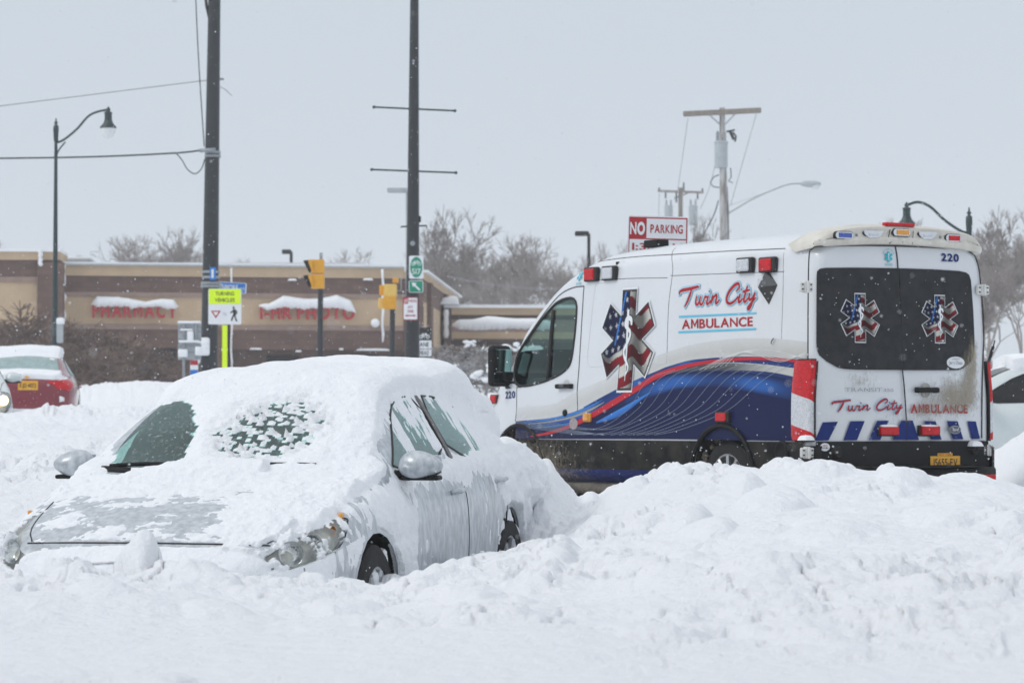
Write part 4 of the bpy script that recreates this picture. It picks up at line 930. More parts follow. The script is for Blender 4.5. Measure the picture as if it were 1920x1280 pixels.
for cc, hgt in (((408, 512), 224), ((762, 517), 218)):
    c_ = C5(*cc); hh = abs(C5(cc[0], cc[1]-hgt/2)[1]-C5(cc[0], cc[1]+hgt/2)[1]); star(c_, hh/2*.92, rear_pt, .010, -1, M['signw'])

# ---- lettering. script capitals and lower case drawn as brush strokes
SCRIPT = {'T': ([[(-.34, .66), (-.36, .84), (-.16, .93), (.14, .97), (.46, 1.02), (.74, 1.08), (.84, 1.06)], [(.40, 1.0), (.30, .66), (.16, .26), (.0, -.08)]], .66),
 'w': ([[(.06, .54), (.02, .30), (.03, .08), (.12, .02), (.22, .20), (.29, .52)], [(.29, .52), (.25, .26), (.29, .06), (.38, .02), (.48, .20), (.56, .52)], [(.54, .50), (.60, .44), (.70, .47)]], .66),
 'i': ([[(.10, .52), (.06, .30), (.02, .10), (.08, .02), (.20, .14), (.26, .24)], [(.15, .72), (.19, .79)]], .27),
 'n': ([[(.09, .54), (.05, .28), (.0, .0)], [(.03, .12), (.16, .40), (.29, .53), (.34, .42), (.29, .18), (.32, .03), (.42, .10), (.52, .26)]], .52),
 'C': ([[(.56, .66), (.72, .88), (.66, 1.10), (.44, 1.02), (.16, .70), (.02, .34), (.06, .06), (.26, -.02), (.50, .12), (.70, .36)]], .70),
 't': ([[(.24, .96), (.14, .52), (.06, .16), (.11, .02), (.24, .12), (.32, .26)], [(-.04, .60), (.14, .64), (.40, .70)]], .32),
 'y': ([[(.07, .53), (.04, .28), (.09, .12), (.22, .22), (.37, .54)], [(.38, .54), (.28, .14), (.14, -.30), (.02, -.42), (.0, -.30), (.2, -.02), (.46, .24)]], .42)}
def script(parent, s, A, B, hgt, fn, off, tr=.0, shear=0, w0=.165, back=((.235, 'signw'), (.33, 'sky'))):
    """A,B = start and end of the baseline on the surface"""
    adv = [0]; 
    for ch in s: adv.append(adv[-1]+(.40 if ch == ' ' else SCRIPT[ch][1]))
    L = adv[-1]; ux, uy = (B[0]-A[0])/L, (B[1]-A[1])/L; k_ = 0
    for wd, mname, o_ in [(w_, m2, i*.0016) for i, (w_, m2) in enumerate(reversed(back))]+[(w0, 'decred', len(back)*.0016)]:
        g = G()
        for ci, ch in enumerate(s):
            if ch == ' ': continue
            for si, st in enumerate(SCRIPT[ch][0]):
                k_ += 1; pts = [(A[0]+ux*(adv[ci]+p[0]), A[1]+uy*(adv[ci]+p[0])+p[1]*hgt) for p in st]
                big = 1.25 if ch in 'TC' else 1; ex = (wd-w0)
                n = len(pts); prof = [((.5 if ch in 'TC' else .85)*w0*big+ex), (w0*big*1.08+ex), (w0*big+ex), (.65*w0*big+ex)]
                if wd > w0:   # longer ends on the backing
                    a_, b_ = np.array(pts[0]), np.array(pts[1]); d = (a_-b_)/max(np.linalg.norm(a_-b_), 1e-6); pts[0] = tuple(a_+d*ex*hgt*.45)
                    a_, b_ = np.array(pts[-1]), np.array(pts[-2]); d = (a_-b_)/max(np.linalg.norm(a_-b_), 1e-6); pts[-1] = tuple(a_+d*ex*hgt*.45)
                ribbon(g, pts, [q*hgt for q in prof], fn, off+o_+.00004*(k_ % 24), n=7)
        mk('lettering', g.v, g.f, M[mname], parent)
A, B = C4(985, 392), C4(1325, 372); h1 = C4(1150, 300)[1]-C4(1150, 388)[1]
script(van, 'Twin City', A, B, h1*.93, side_pt, .004)
def plate_strip(name, pts4, fn, off, m, parent=van, n=10):
    a, b_, c, d = [np.array(p) for p in pts4]; g = G(); V = []
    for i in range(n+1): t_ = i/n; V += [fn(*(a*(1-t_)+b_*t_), off), fn(*(d*(1-t_)+c*t_), off)]
    g.add(V, [(2*i, 2*i+1, 2*i+3, 2*i+2) for i in range(n)]); return mk(name, g.v, g.f, m, parent)
plate_strip('rule', [C4(956, 440), C4(1328, 423), C4(1328, 432), C4(956, 450)], side_pt, .004, M['sky'])
plate_strip('rule', [C4(953, 514), C4(1325, 498), C4(1325, 508), C4(953, 524)], side_pt, .004, M['sky'])
def fit_text(s, quad, fn, off, m, parent=van, bold=.015, name='lettering', italic=0):
    """text stretched into a quad given as lower-left, lower-right, upper-right, upper-left"""
    v, f, wd = text2d(s, 1, bold); hi = v[:, 1].max(); lo = v[:, 1].min(); a, b_, c, d = [np.array(q) for q in quad]; V = []
    for p in v:
        u, w_ = p[0]/wd, (p[1]-lo)/(hi-lo); u = min(max(u+italic*(w_-.5), 0), 1) if not italic else u+italic*(w_-.5); q = (a*(1-u)+b_*u)*(1-w_)+(d*(1-u)+c*u)*w_; V.append(fn(q[0], q[1], off))
    return mk(name, V, f, m, parent)
fit_text('AMBULANCE', [C4(970, 505), C4(1310, 490), C4(1310, 443), C4(970, 458)], side_pt, .004, M['decred'], bold=.022)
fit_text('220', [C4(123, 838), C4(170, 835), C4(170, 800), C4(123, 803)], side_pt, .004, M['navy'], bold=.03)
A, B = C5(310, 925), C5(592, 918); h1 = C5(400, 884)[1]-C5(400, 928)[1]
script(van, 'Twin City', A, B, h1*.98, rear_pt, .006, w0=.18, back=((.235, 'sky'),))
fit_text('AMBULANCE', [C5(630, 935), C5(887, 936), C5(887, 896), C5(630, 894)], rear_pt, .006, M['decred'], bold=.045)
fit_text('220', [C5(772, 260), C5(850, 264), C5(850, 228), C5(772, 224)], rear_pt, .006, M['navy'], bold=.035)
fit_text('TRANSIT', [C3(415, 365), C3(750, 365), C3(750, 328), C3(415, 328)], rear_pt, .006, M['steel'], bold=-.005)
fit_text('350', [C3(765, 365), C3(856, 366), C3(856, 338), C3(765, 337)], rear_pt, .006, M['steel'], bold=.01)
def mini_star(c, r, fn, off, flip, top, low):
    e_ = bpy.data.objects.new('certification_decal', None); sc.collection.objects.link(e_); e_.parent = van
    g = G(); P = star_poly(r, r*.5); bm_ = bmesh.new(); bm_.faces.new([bm_.verts.new((x_, y_, 0)) for x_, y_ in P]); bmesh.ops.triangulate(bm_, faces=bm_.faces); g.bm(bm_)
    mk('star', [fn(c[0]+flip*p[0], c[1]+p[1], off) for p in g.v], g.f, M['teal'], e_)
    g = G(); f2 = lambda u, v, o: fn(c[0]+flip*u, c[1]+v, o); ribbon(g, [(0, -r*.8), (0, 0), (0, r*.7)], [r*.04, r*.12, r*.16], f2, off+.001); ribbon(g, [(0, -r*.6), (r*.14, -r*.3), (-r*.14, 0), (r*.14, r*.3), (-r*.05, r*.5)], r*.08, f2, off+.0016); mk('serpent_staff', g.v, g.f, M['signw'], e_)
    g = G(); place_text(g, low, f2, off, (0, -r*1.45), r*.4, r*1.9, .01); mk('lettering', g.v, g.f, M['teal'], e_); g = G()
    v, f, wd = text2d(top, 1, .0); R2 = r*1.3; V = []
    for p in v: a = math.pi*.86-(p[0]/wd)*math.pi*.72; q = R2+p[1]*r*.32; V.append(f2(q*math.cos(a), q*math.sin(a)-r*.05, off))
    g.add(V, f); mk('lettering', g.v, g.f, M['teal'], e_)
mini_star(C5(537, 240), abs(C5(537, 216)[1]-C5(537, 264)[1])/2, rear_pt, .006, -1, 'NEW YORK STATE', 'CERTIFIED')
mini_star(C4(483, 247), abs(C4(483, 222)[1]-C4(483, 272)[1])/2, side_pt, .006, -1, 'NEW YORK STATE', 'CERTIFIED')
# blue and white slanted band on the doors
for P in ([(245, 975), (311, 972), (270, 1055), (211, 1057)], [(365, 970), (428, 969), (394, 1054), (335, 1055)], [(482, 968), (534, 967), (496, 1053), (445, 1054)], [(589, 967), (640, 967), (668, 1053), (551, 1053)],
          [(690, 969), (742, 970), (770, 1052), (722, 1052)], [(794, 969), (842, 970), (868, 1050), (820, 1051)], [(886, 970), (925, 971), (944, 1048), (906, 1049)]):
    plate_strip('stripe', [C5(*p) for p in P], rear_pt, .005, M['navy'], n=4)
# ---- rear doors, glass, lamps, bumper
def rear_poly(name, pts, m, off, thick=.0, parent=van, C=C5, ch=0, depth=None):
    P = [C(*p) for p in pts]; P = chaikin(P, ch) if ch else P
    g = G(); g.prism(P, lambda u, v, d: rear_pt(u, v, d), off-max(thick, .001), off); o = g.build(name, m, parent); return o
def rear_line(name, pts, r, m=None, C=C5, n=8):
    P = catmull([C(*p) for p in pts], n); g = G(); g.tube([rear_pt(p[0], p[1], .002) for p in P], r, 6); return g.build(name, m or M['trim'], van, True)
rear_poly('rear_window', [(220, 330), (222, 305), (234, 293), (260, 289), (400, 288), (577, 291), (583, 400), (589, 600), (594, 743), (400, 742), (345, 739), (310, 732), (262, 704), (232, 678), (221, 652), (219, 620)], M['dglass'], .006, .008)
rear_poly('rear_window', [(582, 291), (740, 296), (850, 303), (880, 309), (896, 320), (904, 345), (914, 480), (919, 600), (919, 660), (913, 690), (898, 712), (868, 735), (845, 743), (820, 744), (599, 744), (594, 600), (588, 400)], M['dglass'], .006, .008)
# door outlines
rear_line('door_seam', [(181, 700), (181, 560), (182, 400), (186, 235), (200, 205), (235, 194), (400, 190), (560, 192), (720, 198), (860, 208), (905, 222), (928, 250), (945, 330), (962, 560), (955, 800), (953, 1045)], .006)
rear_line('door_seam', [(569, 194), (578, 260), (583, 400), (592, 600), (596, 745), (603, 820), (612, 960), (614, 1055)], .006)
# hinges
for q, s_ in (((165, 374), 1), ((950, 388), -1), ((170, 1110), 1), ((975, 1098), -1)):
    c = C5(*q); g = G(); y = .965*s_ if s_ > 0 else -.955
    y = c[0]
    g.box((-.02, y, c[1]), (.05, .05, .10), .008); g.box((-.022, y+.045, c[1]), (.03, .05, .085), .012); g.box((-.022, y-.045, c[1]), (.03, .05, .085), .012)
    g.tube([(-.05, y, c[1]-.05), (-.05, y, c[1]+.05)], .012, 8); g.build('door_hinge', M['bone'], van)
    g = G()
    for k in (-1, 1): g.box((-.039, y+.045*k, c[1]+.02), (.004, .02, .012), .002); g.box((-.039, y+.045*k, c[1]-.02), (.004, .02, .012), .002)
    g.build('hinge_bolt', M['signk'], van)
# tail lamps: red - clear - red, wrapped round the corner
def taillamp(s_):
    root_ = bpy.data.objects.new('taillight', None); sc.collection.objects.link(root_); root_.parent = van
    z0, z1 = .70, 1.40
    def shell2(fa, fb, m, name): shell(fa, fb, m, name)
    def shell(z_a, z_b, m, name, slope=0, push=.0, fr=0):
        fa = z_a if callable(z_a) else (lambda u: z_a); fb = z_b if callable(z_b) else (lambda u: z_b)
        g = G(); V = []; ns = 14; nz = 10
        for i in range(ns+1):
            u = i/ns        # 0 = on the side face, 1 = on the rear face
            for j in range(nz+1):
                zz = fa(u)+(fb(u)-fa(u))*j/nz; zz = min(max(zz, z0), z1); e_ = .05*(max(0, (zz-1.26)/.14)**2.5); e2 = .02*max(0, (.74-zz)/.04)
                w_ = side_pt(.1, min(zz, 1.3))[1]; k_ = .72
                if u < k_: x_ = (.27-e_-e2)*(1-u/k_)+(-.012-push+e_*0)*(u/k_); y_ = w_+.026+push-.008*(u/k_)**4-.02*(1-u/k_)**6
                else: q_ = (u-k_)/(1-k_); x_ = -.012-push+.0*q_; y_ = w_+.018+push-.045*q_
                V.append((x_, s_*y_, zz))
        g.add(V, [(i*(nz+1)+j, (i+1)*(nz+1)+j, (i+1)*(nz+1)+j+1, i*(nz+1)+j+1) for i in range(ns) for j in range(nz)]); mk(name, g.v, g.f, m, root_, True)
    shell(z0, z1, M['trim'], 'lamp_housing', push=-.012)
    def zc_(a): return lambda u: min(max(a+.09*(.5-u), z0+.012), z1-.012)
    shell2(zc_(z0-.2), zc_(z0+.105), M['lred'], 'red_lens'); shell2(zc_(z0+.105), zc_(z0+.375), M['lwhite'], 'reverse_lens'); shell2(zc_(z0+.375), zc_(z1+.2), M['lred'], 'red_lens')
taillamp(1); taillamp(-1)
for s_ in (1, -1):
    g = G()
    g.tube([(-.018, s_*(side_pt(.1, zz_)[1]-.03), zz_) for zz_ in np.linspace(.72, 1.38, 8)], .008, 6); g.build('taillight_rim', M['trim'], van, True)
# roof spoiler with its lamps
Zs = C5(560, 190)[1]; Zt = C5(560, 92)[1]
def spoil(y, v, d):
    """v 0..1 up the rear face, d depth"""
    y0 = y; drop = .085*abs(y0/.93)**3+.03*abs(y0/.93)**12
    zb = Zs+.015-.06*(y0/.93)**2*.8; zt = Zt-drop-.03; return zb, zt
V = []; ns, na = 60, 14
for i in range(ns+1):
    y = -.935+1.87*i/ns; zb, zt = spoil(y, 0, 0); e_ = abs(y/.935)**10
    prof = [(.30, zt-.11), (-.0, zb-.012), (-.055, zb-.005), (-.070, zb+.02), (-.068, zb+.05), (-.052, zb+.065), (-.048, zt-.055), (-.062, zt-.035), (-.06, zt-.008), (-.035, zt+.008), (.05, zt+.022), (.20, zt+.02), (.34, zt-.0), (.40, zt-.04)]
    for x_, z_ in prof: V.append((x_+.10*e_*(x_ < .1), y, z_-.05*e_*(z_ > zb+.06)))
na = 14
o = mk('roof_spoiler', V, [(i*na+j, (i+1)*na+j, (i+1)*na+j+1, i*na+j+1) for i in range(ns) for j in range(na-1)]+[tuple(range(na)), tuple(ns*na+j for j in reversed(range(na)))], M['cream'], van)
bb = bmesh.new(); bb.from_mesh(o.data); bmesh.ops.recalc_face_normals(bb, faces=bb.faces); bb.to_mesh(o.data); bb.free(); auto(o, 50)
C2 = lambda x, y: px_rear(1500+x*.1875, 400+y*.18757)
def oval(name, quad, m, frame=M['chrome'], dep=.060):
    (ax, ay), (bx, by) = quad; a = C2(ax, ay); b_ = C2(bx, by); c = ((a[0]+b_[0])/2, (a[1]+b_[1])/2); w_, h_ = abs(a[0]-b_[0]), abs(a[1]-b_[1])
    e_ = bpy.data.objects.new(name, None); sc.collection.objects.link(e_); e_.parent = van
    pill = lambda w2, h2: [(c[0]+(w2-h2)/2*(1 if abs(th) < math.pi/2 else -1)+h2/2*math.cos(th), c[1]+h2/2*math.sin(th)) for th in np.linspace(-math.pi, math.pi, 25)[:-1]]
    for w2, h2, m_, d0, d1, nm in ((w_, h_, M['trim'], dep-.03, dep+.004, 'gasket'), (w_*.94, h_*.86, frame, dep, dep+.010, 'bezel')):
        g = G(); g.prism(pill(w2, h2), lambda u, v, d: (-d, u, v), d0, d1); g.build(nm, m_, e_)
    g = G(); g.box((-dep-.012, c[0]-w_*.04, c[1]), (.012, w_*.66, h_*.6), .004); g.build('lens', m, e_)
oval('warning_light', [(308, 178), (498, 266)], M['lblue']); oval('warning_light', [(882, 150), (1065, 240)], M['lamber'], dep=.066); oval('warning_light', [(1412, 206), (1575, 296)], M['lred'])
for (x0, y0, x1, y1) in ((585, 170, 795, 250), (1135, 182, 1335, 264)):
    P = [C2(x0, y0), C2(x1, y0+6), C2(x1-12, (y0+y1)/2), C2(x1-55, y1), C2(x0+55, y1), C2(x0+12, (y0+y1)/2)]
    e_ = bpy.data.objects.new('flood_light', None); sc.collection.objects.link(e_); e_.parent = van
    g = G(); g.prism(P, lambda u, v, d: (-d, u, v), .03, .056); g.build('gasket', M['trim'], e_)
    c = np.mean(P, 0); g = G(); g.prism([tuple(c+(np.array(p)-c)*.92) for p in P], lambda u, v, d: (-d, u, v), .05, .075); g.build('lamp_housing', M['chrome'], e_)
    g = G(); g.box((-.078, c[0], c[1]-.004), (.01, .10, .022), .004); g.build('lens', M['lwhite'], e_)
a, b_ = C2(820, 90), C2(1115, 138); g = G(); g.box((-.035, (a[0]+b_[0])/2, (a[1]+b_[1])/2), (.05, abs(a[0]-b_[0]), abs(a[1]-b_[1])), .008); g.build('brake_light', M['lred'], van)
rear_x = lambda u, v, d: (-d, u, v)
g = G(); P = [C2(862, 165), C2(845, 250), C2(880, 285), C2(855, 303)]; g.tube([(-.064, p[0], p[1]) for p in P], .004, 5); P = [C2(1095, 180), C2(1088, 260), C2(1086, 308)]; g.tube([(-.064, p[0], p[1]) for p in P], .003, 5); g.build('spoiler_seam', M['trim'], van, True)
for q in ((535, 220), (1372, 240), (988, 288)):
    c = C2(*q); g = G(); g.lathe([(0, -.068), (.010, -.064), (.012, -.05)], axis='x', n=8, c=(0, c[0], c[1])); g.build('screw', M['steel'], van)
# rear bumper and black lower doors
zt = .70; g = G(); g.box((-.012, 0, .585), (.05, 1.90, .235), .012); g.build('lower_door_panel', M['black'], van)
g = G()
P = [(.25, 1.03), (.02, 1.02), (-.10, .97), (-.15, .80), (-.17, .4), (-.17, 0)]; P2 = P+[(a, -b_) for a, b_ in P[::-1][1:]]
V = []
for x_, y_ in P2: V += [(x_, y_, .33), (x_-.004, y_, .345), (x_-.004, y_, .455), (x_+.01, y_*.995, .475), (x_+.16 if x_ < 0 else x_, y_*.9, .478)]
g.add(V, [(5*i+j, 5*i+5+j, 5*i+6+j, 5*i+1+j) for i in range(len(P2)-1) for j in range(4)]); g.build('bumper', M['black'], van, True)
for s_ in (1, -1):
    g = G(); V = []
    prof = [(.34, 1.018), (.02, 1.02), (-.05, 1.0), (-.075, .955)]
    for x_, y_ in prof: V += [(x_, y_*s_, .44), (x_, y_*s_, .62), (x_+.01, (y_-.02)*s_, .665)]
    g.add(V, [(3*i+j, 3*i+3+j, 3*i+4+j, 3*i+1+j) for i in range(3) for j in range(2)]); g.build('bumper_corner', M['black'], van, True)
g = G(); g.box((-.155, 0, .482), (.13, 1.5, .014), .004)
for k in range(15): g.box((-.155, -.7+.1*k, .492), (.10, .03, .008), .002)
g.build('step_tread', M['slushy'], van)
c = C3(1560, 1210); g = G(); g.box((-.165, c[0], .385), (.02, .34, .05), .006); g.build('bumper_reflector', M['lred'], van)
for q, r in (((310, 920), .052), ((1575, 905), .045)):
    c = C3(*q); g = G(); g.lathe([(0, -.085), (r*.8, -.08), (r, -.065), (r, -.03)], axis='x', n=16, c=(0, c[0], c[1])); auto(g.build('rubber_stop', M['rubber'], van))
g = G(); c = C3(1580, 868); blob(g, (-.06, c[0], c[1]), .09, .13, .05, 14, 10, 3); tag(g.build('snow_clump', M['carsnow'], van, True))
# plate
c = C3(1317, 1018); pw, ph = abs(C3(1182, 1018)[0]-C3(1455, 1018)[0]), abs(C3(1317, 957)[1]-C3(1317, 1078)[1])
g = G(); g.box((-.045, c[0], c[1]), (.008, pw, ph), .003); pl = g.build('license_plate', M['gold'], van)
g = G(); f2 = lambda u, v, o: (-.0495-o, c[0]-u, c[1]+v); place_text(g, '15655-EV', f2, .001, (0, .01), ph*.55, pw*.82, .01)
v_, f_, w_ = text2d('15655-EV', 1, .012); k = pw*.80/w_; g = G(); g.add([f2(-pw*.40+p[0]*k, -ph*.27+p[1]*ph*.60, .001) for p in v_], f_); place_text(g, 'AMBULANCE', f2, .001, (0, -ph*.40), ph*.1, pw*.42, .01); g.build('plate_number', M['signk'], pl)
g = G(); g.box((-.043, c[0], c[1]+ph*.62), (.004, pw*.5, ph*.2), .001); g.build('plate_header', M['gold'], pl)
g = G(); place_text(g, 'NEW YORK', f2, 0, (0, ph*.62), ph*.12, pw*.44, .01); g.v = [(x_-.0+.0025, y_, z_) for x_, y_, z_ in g.v]; g.build('plate_lettering', M['decred'], pl)
# square red lamps on the doors
for (x0, y0, x1, y1) in ((705, 678, 888, 775), (1085, 675, 1268, 775)):
    a, b_ = C3(x0, y0), C3(x1, y1); cy, cz, w_, h_ = (a[0]+b_[0])/2, (a[1]+b_[1])/2, abs(a[0]-b_[0]), abs(a[1]-b_[1])
    g = G(); g.box((-.02, cy, cz), (.035, w_, h_), .006); e_ = g.build('warning_light', M['trim'], van); g = G(); g.box((-.045, cy-.004, cz+.002), (.035, w_*.92, h_*.84), .01); g.build('lens', M['lred'], e_)
    g = G(); blob(g, (-.035, cy, cz+h_*.40), .05, w_*.85, .018, 10, 16, 9); g.build('snow_clump', M['carsnow'], e_, True)
# handle, badge, stickers
c = C3(1157, 350); g = G(); g.box((-.045, c[0], c[1]), (.025, .26, .045), .012); g.box((-.025, c[0]-.10, c[1]), (.03, .05, .05), .01); g.box((-.025, c[0]+.10, c[1]), (.03, .05, .05), .01); g.build('door_handle', M['black'], van)
g = G(); P = [(c[0]+.052*math.cos(t), c[1]+.062*math.sin(t)) for t in np.linspace(0, 2*math.pi, 25)[:-1]]; g.prism(P, rear_pt, .0, .006); g.build('handle_recess', mat('recess_grey', (.40, .40, .38), .6, var=.3), van)  # flat mottled grey disc behind the handle
def ellipse(c, rx, ry, n=28): return [(c[0]+rx*math.cos(2*math.pi*k/n), c[1]+ry*math.sin(2*math.pi*k/n)) for k in range(n)]
c = C3(1408, 715); g = G(); g.prism(ellipse(c, .065, .036), rear_x, .03, .050); e_ = g.build('badge', M['steel'], van)
g = G(); g.prism(ellipse(c, .056, .028), rear_x, .05, .0525); g.build('badge_field', mat('badge_grey', (.09, .10, .13), .3), e_)
g = G(); f3 = lambda u, v, o: (-o, c[0]-u, c[1]+v); ribbon(g, [(-.036, .012), (-.028, .017), (-.022, .006), (-.03, -.012)], .004, f3, .0535); ribbon(g, [(-.036, .0), (-.022, .002)], .004, f3, .0537)
ribbon(g, [(-.004, .004), (-.014, .002), (-.014, -.008), (-.004, -.008), (-.002, .002)], .004, f3, .0538); ribbon(g, [(.006, .005), (.006, -.009)], .004, f3, .0536); ribbon(g, [(.006, .002), (.014, .006)], .004, f3, .0539); ribbon(g, [(.034, .017), (.028, -.008)], .004, f3, .0536); ribbon(g, [(.028, .004), (.018, 0), (.02, -.009), (.029, -.004)], .004, f3, .0538)
g.build('badge_lettering', M['signw'], e_)
c = C5(832, 710); rx, ry = abs(C5(792, 710)[0]-C5(872, 710)[0])/2, abs(C5(832, 684)[1]-C5(832, 737)[1])/2
g = G(); g.prism(ellipse(c, rx, ry), rear_pt, .007, .009); e_ = g.build('sticker', M['signw'], van); g = G(); f3 = lambda u, v, o: rear_pt(c[0]-u, c[1]+v, o); place_text(g, 'Jerry Chase', f3, .0105, (0, 0), ry*.6, rx*1.5, .02); place_text(g, 'IN MEMORY', f3, .0105, (0, ry*.6), ry*.25, rx*.9); g.build('sticker_lettering', mat('grey_decal', (.25, .28, .33), .5), e_)
c = C3(212, 875); g = G(); g.prism(ellipse(c, .052, .034), rear_x, .02, .040); e_ = g.build('sticker', M['signw'], van); g = G(); f3 = lambda u, v, o: (-o, c[0]-u, c[1]+v); place_text(g, 'NORTH', f3, .042, (0, .012), .014, .05, .02); g.build('sticker_lettering', M['decred'], e_); g = G(); place_text(g, 'EASTERN', f3, .042, (0, -.008), .014, .07, .02); g.build('sticker_lettering', M['signk'], e_)
# dirt thrown up on the doors: a thin speckled film
mdirt = bpy.data.materials.new('road_grime'); mdirt.use_nodes = True; t = mdirt.node_tree; t.nodes.clear(); o_ = t.nodes.new('ShaderNodeOutputMaterial'); d_ = t.nodes.new('ShaderNodeBsdfDiffuse'); d_.inputs[0].default_value = (.33, .29, .225, 1)
tr = t.nodes.new('ShaderNodeBsdfTransparent'); mi = t.nodes.new('ShaderNodeMixShader'); tcn = t.nodes.new('ShaderNodeTexCoord'); n1 = t.nodes.new('ShaderNodeTexNoise'); n1.inputs['Scale'].default_value = 26; n1.inputs['Detail'].default_value = 9; n1.inputs['Roughness'].default_value = .75
mp = t.nodes.new('ShaderNodeMapping'); mp.inputs['Scale'].default_value = (1, 1.5, .7); t.links.new(tcn.outputs['Object'], mp.inputs[0]); t.links.new(mp.outputs[0], n1.inputs['Vector'])
at = t.nodes.new('ShaderNodeAttribute'); at.attribute_name = 'dirt'; ad = t.nodes.new('ShaderNodeMath'); ad.operation = 'MULTIPLY_ADD'; ad.inputs[1].default_value = 1.12; t.links.new(n1.outputs['Fac'], ad.inputs[0]); t.links.new(at.outputs['Fac'], ad.inputs[2])
r_ = t.nodes.new('ShaderNodeMapRange'); r_.inputs['From Min'].default_value = .72; r_.inputs['From Max'].default_value = 1.12; r_.inputs['To Max'].default_value = .85; t.links.new(ad.outputs[0], r_.inputs[0]); t.links.new(r_.outputs[0], mi.inputs[0]); t.links.new(tr.outputs[0], mi.inputs[1]); t.links.new(d_.outputs[0], mi.inputs[2]); t.links.new(mi.outputs[0], o_.inputs[0])
yy = np.linspace(.86, -.93, 60); zz = np.linspace(.72, 1.75, 40); V = []; A_ = []
DB = [(895, 760, 45, 130, .42), (850, 870, 90, 60, .40), (790, 830, 60, 90, .25), (700, 890, 60, 60, .26), (400, 790, 80, 40, .28), (640, 950, 200, 40, .18), (915, 680, 14, 80, .40), (300, 1000, 60, 40, .1)]
DBl = [(C5(a_, b_), c_*.0023, d_*.0021, e_) for a_, b_, c_, d_, e_ in DB]
for y_ in yy:
    for z_ in zz:
        V.append(rear_pt(y_, z_, .0085)); A_.append(min(.5, sum(e_*math.exp(-((y_-c_[0])/sx_)**2-((z_-c_[1])/sy_)**2) for c_, sx_, sy_, e_ in DBl)))
nz = len(zz); o = mk('road_grime', V, [(i*nz+j, i*nz+j+1, (i+1)*nz+j+1, (i+1)*nz+j) for i in range(len(yy)-1) for j in range(nz-1)], mdirt, van, attr={'dirt': A_})
# speckled grime film over the lower side near the front
V = []; A_ = []; xx_ = np.linspace(1.7, 5.2, 60); zz = np.linspace(.31, .78, 16)
for x_ in xx_:
    for z_ in zz: V.append(side_pt(x_, z_, .022)); A_.append(.30*sstep(3.0, 4.3, x_)*(1-sstep(.5, .78, z_)*.6)+.14*(1-sstep(.33, .5, z_))+.05)
nz = len(zz); mk('road_grime', V, [(i*nz+j, i*nz+j+1, (i+1)*nz+j+1, (i+1)*nz+j) for i in range(len(xx_)-1) for j in range(nz-1)], mdirt, van, attr={'dirt': A_})
# ---- fittings on the side
def side_line(name, pts, r, m=None, n=8, C=C4):
    P = catmull([C(*p) for p in pts], n); g = G(); g.tube([side_pt(p[0], p[1], -.0005) for p in P], r, 6); return g.build(name, m or M['trim'], van, True)
side_line('door_seam', [(500, 298), (490, 450), (478, 650), (468, 780), (468, 905), (440, 960), (430, 1015)], .006); side_line('door_seam', [(178, 775), (176, 880), (170, 945)], .005)
side_line('door_seam', [(170, 640), (250, 510), (330, 400), (390, 335), (450, 305), (500, 298)], .006)
side_line('panel_seam', [(938, 115), (925, 200), (905, 400), (897, 640), (893, 668)], .003); side_line('panel_seam', [(500, 275), (700, 262), (900, 258)], .003); side_line('panel_seam', [(915, 248), (1200, 237), (1460, 228)], .003)
side_line('panel_seam', [(1466, 120), (1455, 300), (1447, 545), (1446, 640)], .0025)
side_line('roof_gutter', [(520, 192), (700, 162), (930, 146), (1200, 130), (1465, 118)], .005)
M['crease'] = mat('pressed_crease', (.62, .65, .68), .3, coat=.5)
side_line('panel_crease', [(600, 280), (560, 290), (548, 340), (530, 500), (516, 640), (525, 680), (560, 684), (800, 668), (895, 664)], .004, M['crease'])
g = G(); P = chaikin(WIN, 0); g.tube([side_pt(p[0], p[1], .0) for p in P+[P[0]]], .014, 6, False); g.build('window_seal', M['trim'], van, True)
for a_, b_ in (((352, 412), (322, 752)),):
    p, q = C4(*a_), C4(*b_); g = G(); g.tube([side_pt(p[0]*(1-t_)+q[0]*t_, p[1]*(1-t_)+q[1]*t_, -.004) for t_ in np.linspace(0, 1, 8)], .022, 6); g.build('window_bar', M['trim'], van, True)
P = [C4(*p) for p in [(118, 765), (165, 752), (200, 783), (125, 790)]]; g = G(); g.prism(P, side_pt, 0, .01); g.build('mirror_base', M['black'], van)
def side_box(name, c4, w_, h_, d_, m, lens=None, bev=.015):
    c = C4(*c4); p = side_pt(c[0], c[1]); g = G(); g.box((p[0], p[1]+d_/2-.004, p[2]), (w_, d_, h_), bev); o = g.build(name, m, van)
    if lens: g = G(); g.box((p[0]+w_*.04, p[1]+d_*.9, p[2]), (w_*.74, d_*.6, h_*.80), bev); g.build('lens', lens, o)
    return o
side_box('warning_light', (546, 242), .22, .135, .05, M['trim'], M['lred']); side_box('warning_light', (632, 236), .22, .135, .05, M['trim'], M['lwhite'])
side_box('warning_light', (1284, 198), .23, .135, .05, M['trim'], M['lwhite']); side_box('warning_light', (1392, 196), .23, .135, .05, M['trim'], M['lred'])
side_box('side_marker', (1174, 926), .20, .095, .04, M['trim'], M['lred'], .01); side_box('side_marker', (522, 928), .12, .085, .035, M['lamber'], M['lamber'], .012)
side_box('front_warning_light', (75, 840), .14, .09, .04, M['trim'], M['lred'], .01)
c = C4(1384, 305); p = side_pt(*c); g = G(); b_ = bmesh.new(); bmesh.ops.create_cone(b_, cap_ends=True, segments=4, radius1=.15, radius2=.02, depth=.10)
g.bm(b_, Matrix.Translation((p[0], p[1]+.05, p[2])) @ Matrix.Rotation(R(-90), 4, 'X') @ Matrix.Rotation(R(8), 4, 'Z') @ Matrix.Diagonal((.85, 1.1, 1, 1))); g.build('scene_light', mat('dark_chrome', (.10, .105, .11), .2, .7), van)
